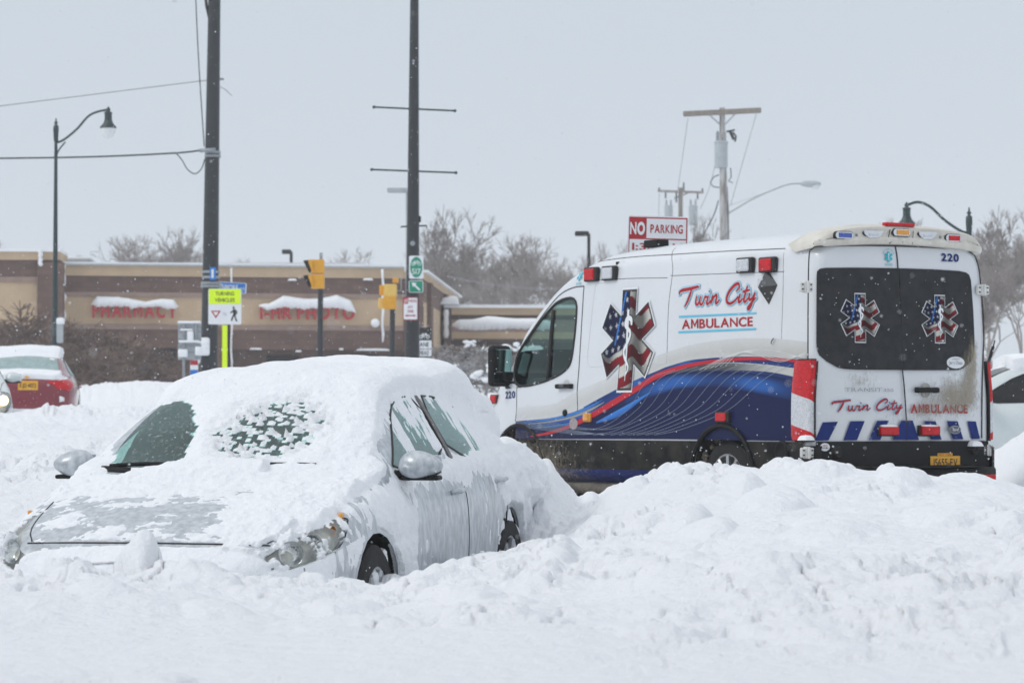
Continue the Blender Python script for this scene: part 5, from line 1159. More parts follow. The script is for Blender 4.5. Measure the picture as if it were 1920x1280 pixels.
g = G(); g.box((p[0]+.035, p[1]+.055, p[2]+.04), (.07, .03, .08), .01); g.build('scene_light_lens', M['lwhite'], van)
c = C4(413, 778); p = side_pt(*c); g = G(); g.box((p[0], p[1]+.035, p[2]), (.26, .022, .042), .01); g.box((p[0]+.10, p[1]+.015, p[2]), (.05, .04, .045), .01); g.box((p[0]-.10, p[1]+.015, p[2]), (.05, .04, .045), .01); g.build('door_handle', M['black'], van)
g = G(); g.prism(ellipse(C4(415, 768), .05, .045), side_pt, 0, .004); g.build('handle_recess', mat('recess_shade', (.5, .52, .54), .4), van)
c = C4(411, 906); p = side_pt(*c); g = G(); g.lathe([(0, .02), (.03, .018), (.035, 0)], axis='y', n=14, c=(p[0], p[1], p[2])); g.build('sensor', M['black'], van, True)
c = C4(453, 958); g = G(); g.prism(ellipse(c, .07, .055), side_pt, .010, .012); g.build('sticker', mat('round_decal', (.42, .36, .36), .5, var=.4, vscale=60), van)
c = C4(1460, 1090); p = side_pt(*c); g = G(); g.lathe([(0, .012), (.06, .012), (.075, .03), (.09, .024), (.09, 0)], axis='y', n=24, c=(p[0], p[1]+.01, p[2])); g.build('fuel_cap', M['black'], van, True)
c = C4(1410, 562); g = G(); ribbon(g, [C4(1418, 548), C4(1408, 562), C4(1406, 576)], .012, side_pt, .02); mk('scratch', g.v, g.f, M['trim'], van)
# mirror on its arm
p0 = Vector(side_pt(*C4(160, 730))); g = G(); c = p0+Vector((.10, .10, .10)); g.box(c, (.10, .24, .40), .045, seg=4); mir = g.build('mirror', M['black'], van, True)
g = G(); g.box((0, 0, 0), (.006, .18, .22), .002, Matrix.Translation(c+Vector((-.062, 0, .05))) @ Matrix.Rotation(R(-13), 4, 'Z')); g.build('mirror_glass', mat('mirror_face', (.62, .82, .80), .05, 1), mir)
g = G(); g.box(c+Vector((-.052, 0, -.125)), (.006, .19, .09), .002); g.build('mirror_glass', mat('convex_mirror_face', (.10, .12, .12), .05, 1), mir)
g = G(); g.box(p0+Vector((.06, .04, .0)), (.10, .12, .09), .02); g.build('mirror_arm', M['black'], mir)
# mirror on the far side, roof antenna, roof beacon at the front, cab interior
g = G(); g.box((c.x, -c.y, c.z), (.10, .24, .40), .045); g.build('mirror', M['black'], van, True)
q = C4(930, 88); g = G(); g.box((3.0, .45, 2.53), (.22, .14, .07), .012); g.build('roof_vent', M['black'], van)
g = G(); g.box((3.78, .60, 2.30), (.22, .12, .08), .02); g.build('roof_marker', M['lred'], van)
g = G(); g.box((3.0, 0, 1.35), (.03, 1.8, 2.0), 0); g.build('bulkhead', M['dark'], van)
g = G(); g.box((4.35, 0, 1.12), (.5, 1.75, .35), .08); g.build('dashboard', M['dark'], van)
for y_ in (.48, -.48):
    g = G(); g.box((3.55, y_, .90), (.55, .52, .18), .06); g.box((3.32, y_, 1.28), (.16, .50, .62), .07); g.box((3.30, y_, 1.70), (.10, .28, .2), .05); g.build('seat', M['seat'], van, True)
g = G(); g.tube([(4.02-.16*math.cos(t)*.5, .48+.20*math.sin(t), 1.32+.19*math.cos(t)) for t in np.linspace(0, 2*math.pi, 25)], .016, 6, False); g.build('steering_wheel', M['dark'], van, True)
# front end (hidden, but there from the side)
g = G(); g.box((5.50, 0, .45), (.12, 1.5, .26), .04); g.build('front_bumper', M['black'], van); g = G()
for k in range(4): g.box((5.50, 0, .66+.05*k), (.03, .8, .02), .004)
g.build('grille', M['black'], van)
for s_ in (1, -1): g = G(); g.box((5.36, s_*.66, .86), (.16, .26, .18), .05); g.build('headlight', M['lwhite'], van, True)
g = G(); blob(g, (.02, C5(180, 1050)[0], C5(180, 1050)[1]-.01), .12, .10, .05, 14, 10, 5); g.build('snow_clump', M['carsnow'], van, True)
# ---------------------------------------------------------------- buildings
def wall_box(g, A, B, z0, z1, th, off=0.0):
    """vertical slab from A to B (xy), thickness th behind the line, off = proud of the line"""
    A = Vector((A[0], A[1], 0)); B = Vector((B[0], B[1], 0)); d = (B-A).normalized(); n = Vector((d.y, -d.x, 0))
    P = [A+n*off, B+n*off, B-n*th, A-n*th]; V = [(p.x, p.y, z) for z in (z0, z1) for p in P]
    return g.add(V, [(0, 1, 2, 3), (7, 6, 5, 4), (0, 4, 5, 1), (1, 5, 6, 2), (2, 6, 7, 3), (3, 7, 4, 0)])
def zat(py, D): return W(960, py, D).z
def lineD(A, B, px):
    """point of the ground line A-B that stands on the pixel column px"""
    k = (px-960)/F; t_ = (k*A[1]-A[0])/((B[0]-A[0])-k*(B[1]-A[1])); return (A[0]+(B[0]-A[0])*t_, A[1]+(B[1]-A[1])*t_)
bld = empty('pharmacy_building', 'low tan and brown brick shop with snow-topped parapet behind the traffic signals', 'building', (W(430, 600, 111).x, 111, 2))
inv = Matrix.Translation(-bld.location)
def bpart(name, g, m, parent=None, smooth=False):
    g.v = [tuple(inv @ Vector(p)) for p in g.v]; return g.build(name, m, parent or bld, smooth)
A0 = tuple(W(112, 600, 110)[:2]); B0 = tuple(W(757, 600, 112.3)[:2]); A1 = tuple(W(-240, 600, 108.6)[:2]); B1 = tuple(W(113, 600, 109)[:2])
z = lambda y: zat(y, 111)
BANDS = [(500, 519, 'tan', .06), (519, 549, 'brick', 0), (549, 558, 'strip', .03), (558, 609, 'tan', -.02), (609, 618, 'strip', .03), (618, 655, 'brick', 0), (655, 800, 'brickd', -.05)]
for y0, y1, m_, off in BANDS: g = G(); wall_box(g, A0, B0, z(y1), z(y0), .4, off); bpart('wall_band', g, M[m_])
g = G(); wall_box(g, A0, B0, z(500), z(497), .5, .16); bpart('parapet_cap', g, M['signback'])
g = G(); wall_box(g, A0, B0, z(497)+.003, z(493.5), .6, .13); bpart('parapet_snow', g, M['carsnow'])
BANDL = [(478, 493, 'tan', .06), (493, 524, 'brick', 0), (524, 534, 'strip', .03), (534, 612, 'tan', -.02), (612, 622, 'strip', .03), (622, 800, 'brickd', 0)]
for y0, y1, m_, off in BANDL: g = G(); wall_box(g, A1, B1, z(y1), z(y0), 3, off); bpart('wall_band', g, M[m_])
g = G(); wall_box(g, A1, B1, z(478), z(472.5), 3, .14); bpart('parapet_snow', g, M['carsnow'])
for px0, px1, y0, y1 in ((70, 118, 497, 700),):       # brick pier at the end of the taller part
    g = G(); wall_box(g, lineD(A1, B1, px0), lineD(A1, B1, px1), z(y1), z(y0), .6, .22); bpart('brick_pier', g, M['brick'])
# end pier and the side that runs back
C0 = tuple(W(792, 600, 112.6)[:2]); C1 = tuple(W(858, 600, 136)[:2])
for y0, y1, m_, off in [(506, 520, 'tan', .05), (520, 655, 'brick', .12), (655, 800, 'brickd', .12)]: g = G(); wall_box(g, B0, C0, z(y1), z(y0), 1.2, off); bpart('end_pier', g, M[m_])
g = G(); wall_box(g, B0, C0, z(506), z(502), 1.2, .2); bpart('parapet_snow', g, M['carsnow'])
g = G(); wall_box(g, C0, C1, z(800), z(519), 2, 0); wall_box(g, C0, C1, z(519)+.003, z(506), 2, .05); 
g = G(); wall_box(g, C0, C1, z(519), z(506), 2, .05); bpart('side_wall_band', g, M['tan'])
g = G(); wall_box(g, C0, C1, z(560), z(519), 2, 0); bpart('side_wall_band', g, M['brick'])
g = G(); wall_box(g, C0, C1, z(660), z(560), 2, -.02); bpart('side_wall_band', g, M['tan'])
g = G(); wall_box(g, C0, C1, z(800), z(660), 2, 0); bpart('side_wall_band', g, M['brick'])
g = G(); wall_box(g, C0, C1, z(506), z(502), 2, .2); bpart('parapet_snow', g, M['carsnow'])
for q in (.12, .55, .9):
    p = (C0[0]+(C1[0]-C0[0])*q, C0[1]+(C1[1]-C0[1])*q); p2 = (C0[0]+(C1[0]-C0[0])*(q+.05), C0[1]+(C1[1]-C0[1])*(q+.05)); g = G(); wall_box(g, p, p2, z(800), z(520), .3, .15); bpart('brick_pier', g, M['brick'])
# downpipes plastered with snow
for px, y0, y1, wd in ((115, 500, 605, .16), (77, 476, 505, .07), (435, 503, 700, .028), (718, 502, 640, .04)):
    p = lineD(A0, B0, px) if px > 112 else lineD(A1, B1, px); g = G(); P = [(p[0]+.02*math.sin(k*2.), p[1]-.24, z(y1)+(z(y0)-z(y1))*k/9) for k in range(10)]; g.tube(P, [wd*(.7+.6*abs(math.sin(k*1.9))) for k in range(10)], 7)
    bpart('snow_plastered_downpipe', g, M['carsnow'], smooth=True)
for px, y, w_ in ((560, 659, 7), (640, 655, 5), (700, 656, 40), (548, 525, 10), (690, 523, 12), (600, 655, 8), (480, 655, 14), (420, 657, 12)):
    g = G(); p = lineD(A0, B0, px); blob(g, (p[0], p[1]-.1, z(y)), w_*.02*1.6, .2, .07, 16, 8, px); bpart('ledge_snow', g, M['carsnow'], smooth=True)
# dark windows low on the wall
for x0, x1, y0, y1 in ((140, 215, 652, 690), (228, 330, 655, 700), (500, 560, 668, 720), (620, 700, 668, 720)):
    a, b_ = lineD(A0, B0, x0), lineD(A0, B0, x1); g = G(); wall_box(g, a, b_, z(y1), z(y0), .2, -.02); w_ = bpart('window', g, M['dglass']); g = G(); wall_box(g, a, b_, z(y0)-.003, z(y0-2), .2, .05)
    wall_box(g, a, b_, z(y1+2), z(y1)+.003, .2, .05); bpart('window_frame', g, M['black'], w_)
# roof plant
g = G(); a, b_ = W(118, 480, 113), W(167, 480, 113); g.box(((a.x+b_.x)/2, 114, z(487)), (b_.x-a.x, 1.6, 1.1*(z(478)-z(493))), .05); bpart('roof_unit', g, M['xfmr'])
g = G(); g.box(((a.x+b_.x)/2, 114, z(478)), (b_.x-a.x, 1.6, .09), .03); bpart('roof_unit_snow', g, M['carsnow'])
g = G(); g.box((W(440, 490, 118).x, 120, z(505)+.2), (10.5, 12, .4)); bpart('roof', g, M['carsnow'])
g = G(); c = lineD(A0, B0, 704); b2_ = bmesh.new(); bmesh.ops.create_icosphere(b2_, subdivisions=3, radius=.16); g.bm(b2_, Matrix.Translation((c[0], c[1]-.3, z(604)))); g.tube([(c[0], c[1]-.3, z(604)), (c[0], c[1], z(600))], .03, 6); wl = bpart('wall_lamp_snow', g, M['carsnow'], smooth=True)
# letters half hidden by the snow lying on them
def wall_sign(txt, x0, x1, yb, yt, D0, label, snowpts, m, stagger=()):
    p0, p1 = lineD(A0, B0, x0) if D0 is None else W(x0, 600, D0)[:2], lineD(A0, B0, x1) if D0 is None else W(x1, 600, D0)[:2]
    dd = (p0[1]+p1[1])/2; root_ = empty('wall_sign', label, 'sign', (p0[0], p0[1], zat(yb, dd)))
    ux = (Vector((p1[0], p1[1], 0))-Vector((p0[0], p0[1], 0))); L = ux.length; ux.normalize(); n = Vector((ux.y, -ux.x, 0))
    hh = zat(yt, dd)-zat(yb, dd); v, f, wd = text2d(txt, 1, .035, .17); hi = v[:, 1].max(); G1 = G(); nv = len(v)
    fr = [tuple(ux*(p[0]/wd*L)+n*(.32)+Vector((0, 0, p[1]/hi*hh))) for p in v]; bk = [tuple(Vector(p)-n*.14) for p in fr]
    ed = {}
    for q in f:
        for i in range(len(q)): e_ = (q[i], q[(i+1) % len(q)]); ed[e_] = 1
    G1.add(fr+bk, list(f)+[tuple(i+nv for i in q[::-1]) for q in f]+[(a, b_, b_+nv, a+nv) for (a, b_) in ed if (b_, a) not in ed])
    G1.build('lettering', m, root_)
    g = G(); nx, ny = 120, 9; V = []
    for i in range(nx):
        u = i/(nx-1); up = np.interp(u, [q[0] for q in snowpts], [q[1] for q in snowpts]); lo = np.interp(u, [q[0] for q in snowpts], [q[2] for q in snowpts]); nn = float(fbm(u*9, up, 1, 3, 4)); n2 = float(fbm(u*22, up, 5, 3, 9))
        up = up+.06*nn; lo = lo+.16*n2; e_ = min(1, min(u, 1-u)*14)**.5; c_ = (up+lo)/2; hz = max(.01, (up-lo)/2)*e_
        for j in range(ny): th = 2*math.pi*j/ny; V.append(tuple(ux*(u*L*1.03-L*.015)+n*(.25+.20*math.cos(th)*e_*(.6+.5*(up-lo)))+Vector((0, 0, (c_+hz*math.sin(th))*hh))))
    g.add(V, [(i*ny+j, i*ny+(j+1) % ny, (i+1)*ny+(j+1) % ny, (i+1)*ny+j) for i in range(nx-1) for j in range(ny)]); mk('snow_cap', g.v, g.f, M['carsnow'], root_, True)
    return root_
wall_sign('PHARMACY', 172, 331, 595, 570, None, 'red PHARMACY lettering under a ridge of snow on the tan wall', [(0, 1.15, .7), (.06, 1.55, .65), (.3, 1.5, .78), (.5, 1.3, .66), (.62, 1.15, .75), (.8, 1.42, .7), (.95, 1.35, .55), (1, .9, .6)], M['red'])
wall_sign('1-HR PHOTO', 486, 663, 598, 573, None, 'red 1-HR PHOTO lettering under a thick ridge of snow on the tan wall', [(0, 1.2, .7), (.1, 1.1, .55), (.25, 1.7, .8), (.45, 1.5, .72), (.6, 1.5, .75), (.8, 1.8, .8), (.95, 1.4, .5), (1, .7, .1)], M['red'])
# lower wing on the right
wing = empty('shop_wing', 'low tan shop wing with snow-filled sign, right of the tall black pole', 'building', (W(930, 600, 124).x, 124, 2)); inv = Matrix.Translation(-wing.location)
z = lambda y: zat(y, 124); E0 = tuple(W(832, 600, 124)[:2]); E1 = tuple(W(1130, 600, 124.6)[:2])
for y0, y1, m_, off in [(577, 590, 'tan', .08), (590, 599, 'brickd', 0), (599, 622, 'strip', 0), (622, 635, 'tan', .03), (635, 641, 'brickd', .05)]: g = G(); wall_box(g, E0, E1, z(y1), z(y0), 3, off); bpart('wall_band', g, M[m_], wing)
g = G(); wall_box(g, E0, E1, z(577), z(571), 3, .2); blob(g, (E0[0]+.25, E0[1], z(571)), .75, .8, .3, 16, 12, 3); bpart('parapet_snow', g, M['carsnow'], wing)
g = G(); wall_box(g, E0, lineD(E0, E1, 846), z(720), z(577), .5, .12); bpart('brick_pier', g, M['brick'], wing); g = G(); wall_box(g, lineD(E0, E1, 846), E1, z(720), z(641), .4, -2.4); bpart('recessed_wall', g, M['brickd'], wing)
g = G(); P = [(E0[0]+.1, E0[1]-.3, z(634)+(z(580)-z(634))*k/8) for k in range(9)]; g.tube(P, [.07+.05*abs(math.sin(k*2.)) for k in range(9)], 7); bpart('snow_plastered_downpipe', g, M['carsnow'], wing, True)
wall_sign('DRIVE THRU', 850, 1040, 621, 603, 123.6, 'faded wing sign almost filled with blown snow', [(0, 1.15, .1), (.2, 1.25, .05), (.35, 1.55, .1), (.6, 1.3, .25), (.8, 1.35, .1), (1, 1.0, .1)], mat('faded_letters', (.33, .22, .23), .7))

# ---------------------------------------------------------------- poles, lamps, wires
def wpoly(px, py, D): return W(px, py, D)
def pole(name, label, cat, px0, y0, px1, y1, D, w0, w1, m, group=None, n=14):
    """tapered pole from the top pixel down into the ground; w in pixels"""
    T_ = W(px0, y0, D); B_ = W(px1, y1, D); zg = min(zground(px1, D)-.3, B_.z); k = (T_.z-zg)/(T_.z-B_.z); base = T_+(B_-T_)*k
    o = empty(name, label, cat, base, 0, group); g = G(); s = D/F; wb = w0+(w1-w0)*k
    g.tube([(0, 0, 0), tuple(T_-base)], [wb*s/2, w0*s/2], n); auto(g.build('pole', m, o)); return o, base
def onto(o, g, name, m, smooth=False, parent=None):
    g.v = [tuple(Vector(p)-o.location) for p in g.v]; return g.build(name, m, parent or o, smooth)
# main pole on the left
D = 72.; bigp, _ = pole('utility_mast', 'thick black tapered steel mast at the left, rising out of the frame', 'pole', 404, -140, 392, 700, D, 21, 33, M['pole'])
s = D/F
for y, r in ((531, 19), (537, 19.5), (286, 15), (293, 15.5), (510, 17), (520, 17)):
    c = W(393+(700-y)*.0145, y, D); g = G(); g.lathe([(r*s*.98, -.03), (r*s, -.02), (r*s, .02), (r*s*.98, .03)], c, 16); onto(bigp, g, 'band_clamp', M['steel'])
g = G(); c = W(401, 514, D); g.box((c.x, c.y-.24, c.z), (.14, .06, .30), .02); onto(bigp, g, 'blue_box', M['blue']); g = G(); g.box((c.x-.005, c.y-.273, c.z), (.055, .006, .20), .002); onto(bigp, g, 'blue_box_label', M['signw'])
g = G(); c = W(383, 650, D); g.box((c.x, c.y-.24, c.z), (.30, .14, .42), .05); g.box((c.x-.14, c.y-.22, c.z-.25), (.14, .12, .3), .05); onto(bigp, g, 'snow_patch', M['carsnow'], True)
g = G(); c = W(396, 284, D); g.tube([c+Vector((-.25, -.2, 0)), c+Vector((.12, -.26, .02))], .045, 8); onto(bigp, g, 'wire_bracket', M['steel'], True); g = G(); g.tube([W(388, 151, D), W(420, 149, D)], .02, 6); onto(bigp, g, 'through_bolt', M['steel'], True)
g = G(); g.tube([tuple(W(x_, y_, D)) for x_, y_ in ((384, -20), (387, 10), (394, 42))], .035, 8); g.tube([tuple(W(x_, y_, D)) for x_, y_ in ((330, -60), (350, -45), (384, -20))], .035, 8); onto(bigp, g, 'bracket_arm', M['pole'], True)
g = G(); c = W(326, -2, D); g.lathe([(0, -.10), (.06, -.07), (.09, 0), (.10, .08)], c, 14); onto(bigp, g, 'lamp_globe', M['globe'], True); g = G(); g.lathe([(.10, .08), (.09, .3), (.05, .5)], c, 14); g.tube([(c.x, c.y, c.z+.5), tuple(W(330, -60, D))], .03, 6); onto(bigp, g, 'lamp_shade', M['pole'], True)
# second pole with banner arms and street lamp bracket
D = 64.; s = D/F; p2, _ = pole('banner_pole', 'slim black pole with two pairs of banner rods and the bike route sign', 'pole', 777.5, -80, 773, 700, D, 15, 28, M['pole'])
for y, xa, ya, xb, yb in ((204, 701, 201, 853, 208), (321, 697, 318, 855, 324)):
    g = G(); g.tube([W(xa, ya, D), W(xb, yb, D)], .021, 6)
    for q in ((xa, ya), (xb, yb)): b_ = bmesh.new(); bmesh.ops.create_icosphere(b_, subdivisions=2, radius=.035); g.bm(b_, Matrix.Translation(W(*q, D)))
    onto(p2, g, 'banner_rod', M['green_pole'], True)
g = G(); g.tube([W(752, 427, D), W(752, 425, D), W(800, 423, D), W(800, 428, D)], .018, 6); onto(p2, g, 'short_rod', M['green_pole'], True)
g = G(); c = W(787, 411, D); g.box(c, (.05, .08, .13), .02); onto(p2, g, 'pole_box', M['black'])
g = G(); c = W(774, 457, D); g.lathe([(0, -.16), (.05, -.15), (.055, -.1)], (c.x, c.y, c.z), 12, axis='y'); onto(p2, g, 'hand_hole_cover', M['steel'])
# ornamental street lamps
def ornate(label, D, px, ytop, ybase, lx, ly, H, side, m=M['green_pole'], grp='ornamental street lamps', box=False):
    """px pole, ytop finial; (lx, ly) pixel of the lamp's hanging point; H = lamp height in pixels"""
    o, base = pole('street_lamp', label, 'street lamp', px, ytop+12, px-2, ybase, D, 5.5, 11, m, grp); s = D/F
    g = G(); c = W(px, ytop+14, D); g.lathe([(0, .18), (.015, .16), (.02, .10), (.05, .07), (.02, .03), (.06, 0), (.065, -.10), (.05, -.35)], c, 12); onto(o, g, 'finial', m, True)
    h = abs(lx-px); P = [(px, ytop+46), (px+side*h*.15, ytop+40), (px+side*h*.40, ytop+20), (px+side*h*.62, ytop-4), (px+side*h*.82, ytop-13), (lx, ly)]
    g = G(); g.tube([tuple(W(p[0], p[1], D)) for p in catmull(P, 5)], .027, 7); g.tube([tuple(W(p[0], p[1], D)) for p in catmull([(px, ytop+80), (px+side*4, ytop+62), (px+side*h*.18, ytop+44)], 5)], .018, 6); onto(o, g, 'arm', m, True)
    c = W(lx, ly, D); k = H*s
    g = G(); g.lathe([(0, .12*k), (.03*k, .08*k), (.08*k, .0), (.05*k, -.05*k), (.14*k, -.09*k), (.12*k, -.14*k), (.12*k, -.32*k), (.17*k, -.45*k), (.27*k, -.56*k), (.27*k, -.60*k)], c, 16); onto(o, g, 'lamp_housing', m, True)
    g = G(); g.lathe([(.25*k, -.60*k), (.24*k, -.72*k), (.16*k, -.86*k), (.05*k, -.93*k), (0, -.95*k)], c, 16); onto(o, g, 'lamp_globe', M['globe'], True); return o
la = ornate('ornamental street lamp on a dark post at the left, globe above the shop roof', 70, 105, 222, 655, 203, 206, 58, 1)
g = G(); c = W(112, 622, 70); g.box(c, (.16, .10, .5), .02); onto(la, g, 'control_box', M['signback']); g = G(); c = W(113, 602, 70); g.box(c, (.2, .14, .16), .05); onto(la, g, 'snow_cap', M['carsnow'], True)
ornate('ornamental street lamp rising behind the rear of the ambulance', 58, 1817, 392, 800, 1700, 385, 60, -1)
# plain parking lot lamps
def lot_lamp(label, D, px, py, hl, side, m=M['black']):
    o, b_ = pole('parking_lot_lamp', label, 'street lamp', px, py, px, 700, D, 6, 7, m, 'parking lot lamps')
    s = D/F; c = W(px+side*hl/2, py, D); g = G(); g.box((c.x, c.y, c.z), (hl*s, .5, 8*s), .03); onto(o, g, 'lamp_head', m)
    g = G(); g.tube([W(px, py, D), W(px+side*hl*.3, py, D)], 2.2*s, 6); onto(o, g, 'arm', m); return o
lot_lamp('small dark box lamp above the shop roof, between the mast and the signal', 150, 546, 472, 17, -1)
lot_lamp('box lamp on a pole tucked against the banner pole', 92, 764, 357, 38, -1, M['signback'])
lot_lamp('dark box lamp on a pole beside the bare trees left of the ambulance roof', 100, 1104, 438, 26, -1)
# wires
def wire(label, pts, D, r, sag=0, m=None, name='overhead_wire', cat='wire', grp='wires strung from the mast'):
    P = [W(x_, y_, D if not isinstance(D, (list, tuple)) else D[i]) for i, (x_, y_) in enumerate(pts)]; g = G(); P = [Vector(p) for p in catmull([tuple(p) for p in P], 8)] if len(P) > 2 else [P[0]+(P[1]-P[0])*t_+Vector((0, 0, -sag*4*t_*(1-t_))) for t_ in np.linspace(0, 1, 14)]
    g.tube(P, r, 5); o = g.build(name, m or M['wire'], None, True); return tag(o, label, cat, grp)
wire('thin upper wire running left from the mast', [(-200, 224), (370, 153), (392, 151)], 72, .012, m=M['wirelight'])
wire('thick lower cable running left from the mast at bracket height', [(-200, 298), (0, 297), (180, 294), (330, 287), (384, 281)], 72, .022)
wire('cable looping down below the mast bracket', [(330, 287), (341, 300), (352, 318), (366, 326), (378, 316), (384, 298)], 72, .014)
wire('cable hanging beside the mast from the top of the picture', [(366, -60), (368, 20), (374, 140), (383, 275)], 71.9, .014)
wire('short loose wire end right of the mast', [(412, 163), (422, 168), (435, 180)], 72, .009, m=M['wirelight'])
wire('faint wire crossing the bare trees beyond the shop', [(840, 518), (1130, 534)], 125, .02, .3, m=M['wirelight'], grp='distant wires')
# timber pole with crossarm, transformer and cobra-head lamp
D = 98.; s = D/F; up, _ = pole('utility_pole', 'tall timber utility pole with a wide top crossarm and grey transformer', 'utility pole', 1354, 202, 1358, 460, D, 10, 17, M['woodsnow'], 'timber utility poles')
def bar(o, a, b_, w_, h_, D, m, name):
    A_, B_ = W(*a, D), W(*b_, D); d = B_-A_; L = d.length; ang = math.atan2(d.z, d.x); g = G(); g.box((0, 0, 0), (L, w_, h_), .015, Matrix.Translation((A_+B_)/2) @ Matrix.Rotation(-ang, 4, 'Y')); return onto(o, g, name, m)
bar(up, (1281, 214), (1427, 207), .14, 10*s, D-.14, M['wood'], 'crossarm')
g = G(); g.tube([W(1330, 216, D), W(1349, 233, D)], .025, 5); g.tube([W(1379, 213, D), W(1360, 233, D)], .025, 5); onto(up, g, 'crossarm_brace', M['signback'])
def transformer(o, px, py, w_, h_, D, dy=0):
    s = D/F; c = W(px, py, D); c.y += dy; r = w_*s/2; H = h_*s; e_ = G(); e_.lathe([(0, -H/2), (r*.9, -H/2), (r*.92, -H*.47), (r*.92, H*.42), (r, H*.43), (r, H*.48), (r*.6, H*.53), (0, H*.55)], c, 18); x_ = onto(o, e_, 'transformer', M['xfmr'], False); auto(x_)
    g = G()
    for k in (-.5, .5): g.lathe([(.035, 0), (.06, .05), (.035, .1), (.06, .15), (.035, .2), (.055, .25), (.02, .33)], (c.x+r*k, c.y, c.z+H*.5), 8)
    onto(o, g, 'bushing', M['steel'], True, x_); return x_
transformer(up, 1352, 290, 27, 50, D, -.0); 
g = G(); g.tube([W(1368, 245, D), W(1376, 262, D)], .05, 6); g.tube([W(1362, 247, D), W(1378, 244, D)], .03, 5); g.tube([W(1374, 248, D), W(1380, 256, D), W(1378, 266, D)], .03, 5); onto(up, g, 'fuse_cutout', M['black'], True)
g = G(); g.tube([tuple(W(x_, y_, D)) for x_, y_ in ((1348, 328), (1338, 332), (1332, 342), (1337, 350), (1349, 352))], .018, 5); g.tube([tuple(W(x_, y_, D)) for x_, y_ in ((1370, 315), (1371, 332), (1366, 340), (1374, 343))], .018, 5); g.tube([tuple(W(x_, y_, D)) for x_, y_ in ((1363, 350), (1365, 390), (1366, 460))], .022, 5); onto(up, g, 'service_cable', M['wire'], True)
g = G(); P = catmull([(1366, 400), (1410, 374), (1450, 356), (1478, 346), (1502, 344)], 5); g.tube([tuple(W(p[0], p[1], D)) for p in P], .03, 6); g.tube([W(1366, 386, D), W(1470, 349, D)], .008, 4); onto(up, g, 'lamp_arm', M['signback'], True)
g = G(); c = W(1520, 345, D); b_ = bmesh.new(); bmesh.ops.create_icosphere(b_, subdivisions=3, radius=1); bmesh.ops.scale(b_, vec=(20*s, .16, 6.5*s), verts=b_.verts); g.bm(b_, Matrix.Translation(c)); x_ = onto(up, g, 'cobra_lamp', M['xfmr'], True)
g = G(); b_ = bmesh.new(); bmesh.ops.create_icosphere(b_, subdivisions=3, radius=1); bmesh.ops.scale(b_, vec=(9*s, .13, 6*s), verts=b_.verts); g.bm(b_, Matrix.Translation(W(1529, 349, D))); g.tube([W(1508, 341, D), W(1508, 338, D)], .035, 6); onto(up, g, 'lamp_lens', M['globe'], True, x_)
for a, b_, k in (((1290, 222), (1271, 356), 'left'), ((1418, 214), (1370, 384), 'right')):
    wire('thin wire hanging from the %s end of the top crossarm' % k, [a, b_], 98, .010, 0, M['wirelight'], grp='crossarm wires'); 
wire('thin wire slanting down left of the timber pole', [(1340, 312), (1330, 352), (1313, 392)], 98, .010, 0, M['wirelight'], grp='crossarm wires')
wire('insulated wire lead crossing the twigs near the timber pole', [(1347, 376), (1338, 404), (1316, 446)], 98, .02, 0, M['wire'], grp='crossarm wires')
D = 165.; s = D/F; u2, _ = pole('utility_pole', 'farther utility pole with two small transformers behind the NO PARKING sign', 'utility pole', 1276, 352, 1276, 440, D, 8, 9, M['wood'], 'timber utility poles')
bar(u2, (1233, 358), (1319, 361), .12, 4*s, D-.12, M['wood'], 'crossarm')
g = G()
for x_, y0, y1 in ((1236, 352, 358), (1317, 353, 361), (1248, 361, 372), (1308, 362, 374), (1282, 342, 358), (1268, 360, 380)): g.tube([W(x_, y0, D-.1), W(x_, y1, D-.1)], .05, 6)
g.tube([W(1264, 372, D), W(1290, 362, D)], .03, 4); onto(u2, g, 'insulator', M['wire'])
transformer(u2, 1253, 400, 17, 26, D, -.4); transformer(u2, 1299, 405, 18, 38, D, -.4)
wire('far wire dropping from the smaller crossarm', [(1236, 362), (1235, 405)], 165, .015, 0, M['wirelight'], grp='crossarm wires')
# ---------------------------------------------------------------- signs
def sgn(name, label, cat, cx, cy, D, w_, h_, m, rot=0, parent=None, rad=.03, back=True, lean=0):
    """a flat rounded sign panel; returns (object, fn(u,v,off)->local xyz) with u right, v up, in metres about the centre"""
    c = W(cx, cy, D); Rm = Matrix.Rotation(R(rot), 4, 'Z') @ Matrix.Rotation(R(lean), 4, 'Y'); P = []
    for sx_, sy_, a0 in ((1, 1, 0), (-1, 1, 90), (-1, -1, 180), (1, -1, 270)):
        for k in range(4): a = R(a0+30*k); P.append((sx_*(w_/2-rad)+rad*math.cos(a), sy_*(h_/2-rad)+rad*math.sin(a)))
    fn = lambda u, v, o: tuple(Rm @ Vector((u, -o, v))); g = G(); g.prism(P, fn, -.012, 0)
    o = g.build(name, m, parent, False); o.location = c if parent is None else c-parent.location
    if parent is None: tag(o, label, cat)
    return o, fn
def panel(o, fn, x0, y0, x1, y1, m, off, name='panel'):
    g = G(); g.prism([(x0, y0), (x1, y0), (x1, y1), (x0, y1)], fn, off-.002, off); return g.build(name, m, o)
def letters(o, fn, s, c, h, w_, m, off, bold=.02):
    v, f, wd = text2d(s, 1, bold); g = G(); hi = v[:, 1].max(); lo = v[:, 1].min(); g.add([fn(c[0]-w_/2+p[0]/wd*w_, c[1]-h/2+(p[1]-lo)/(hi-lo)*h, off) for p in v], f); return mk('lettering', g.v, g.f, m, o)
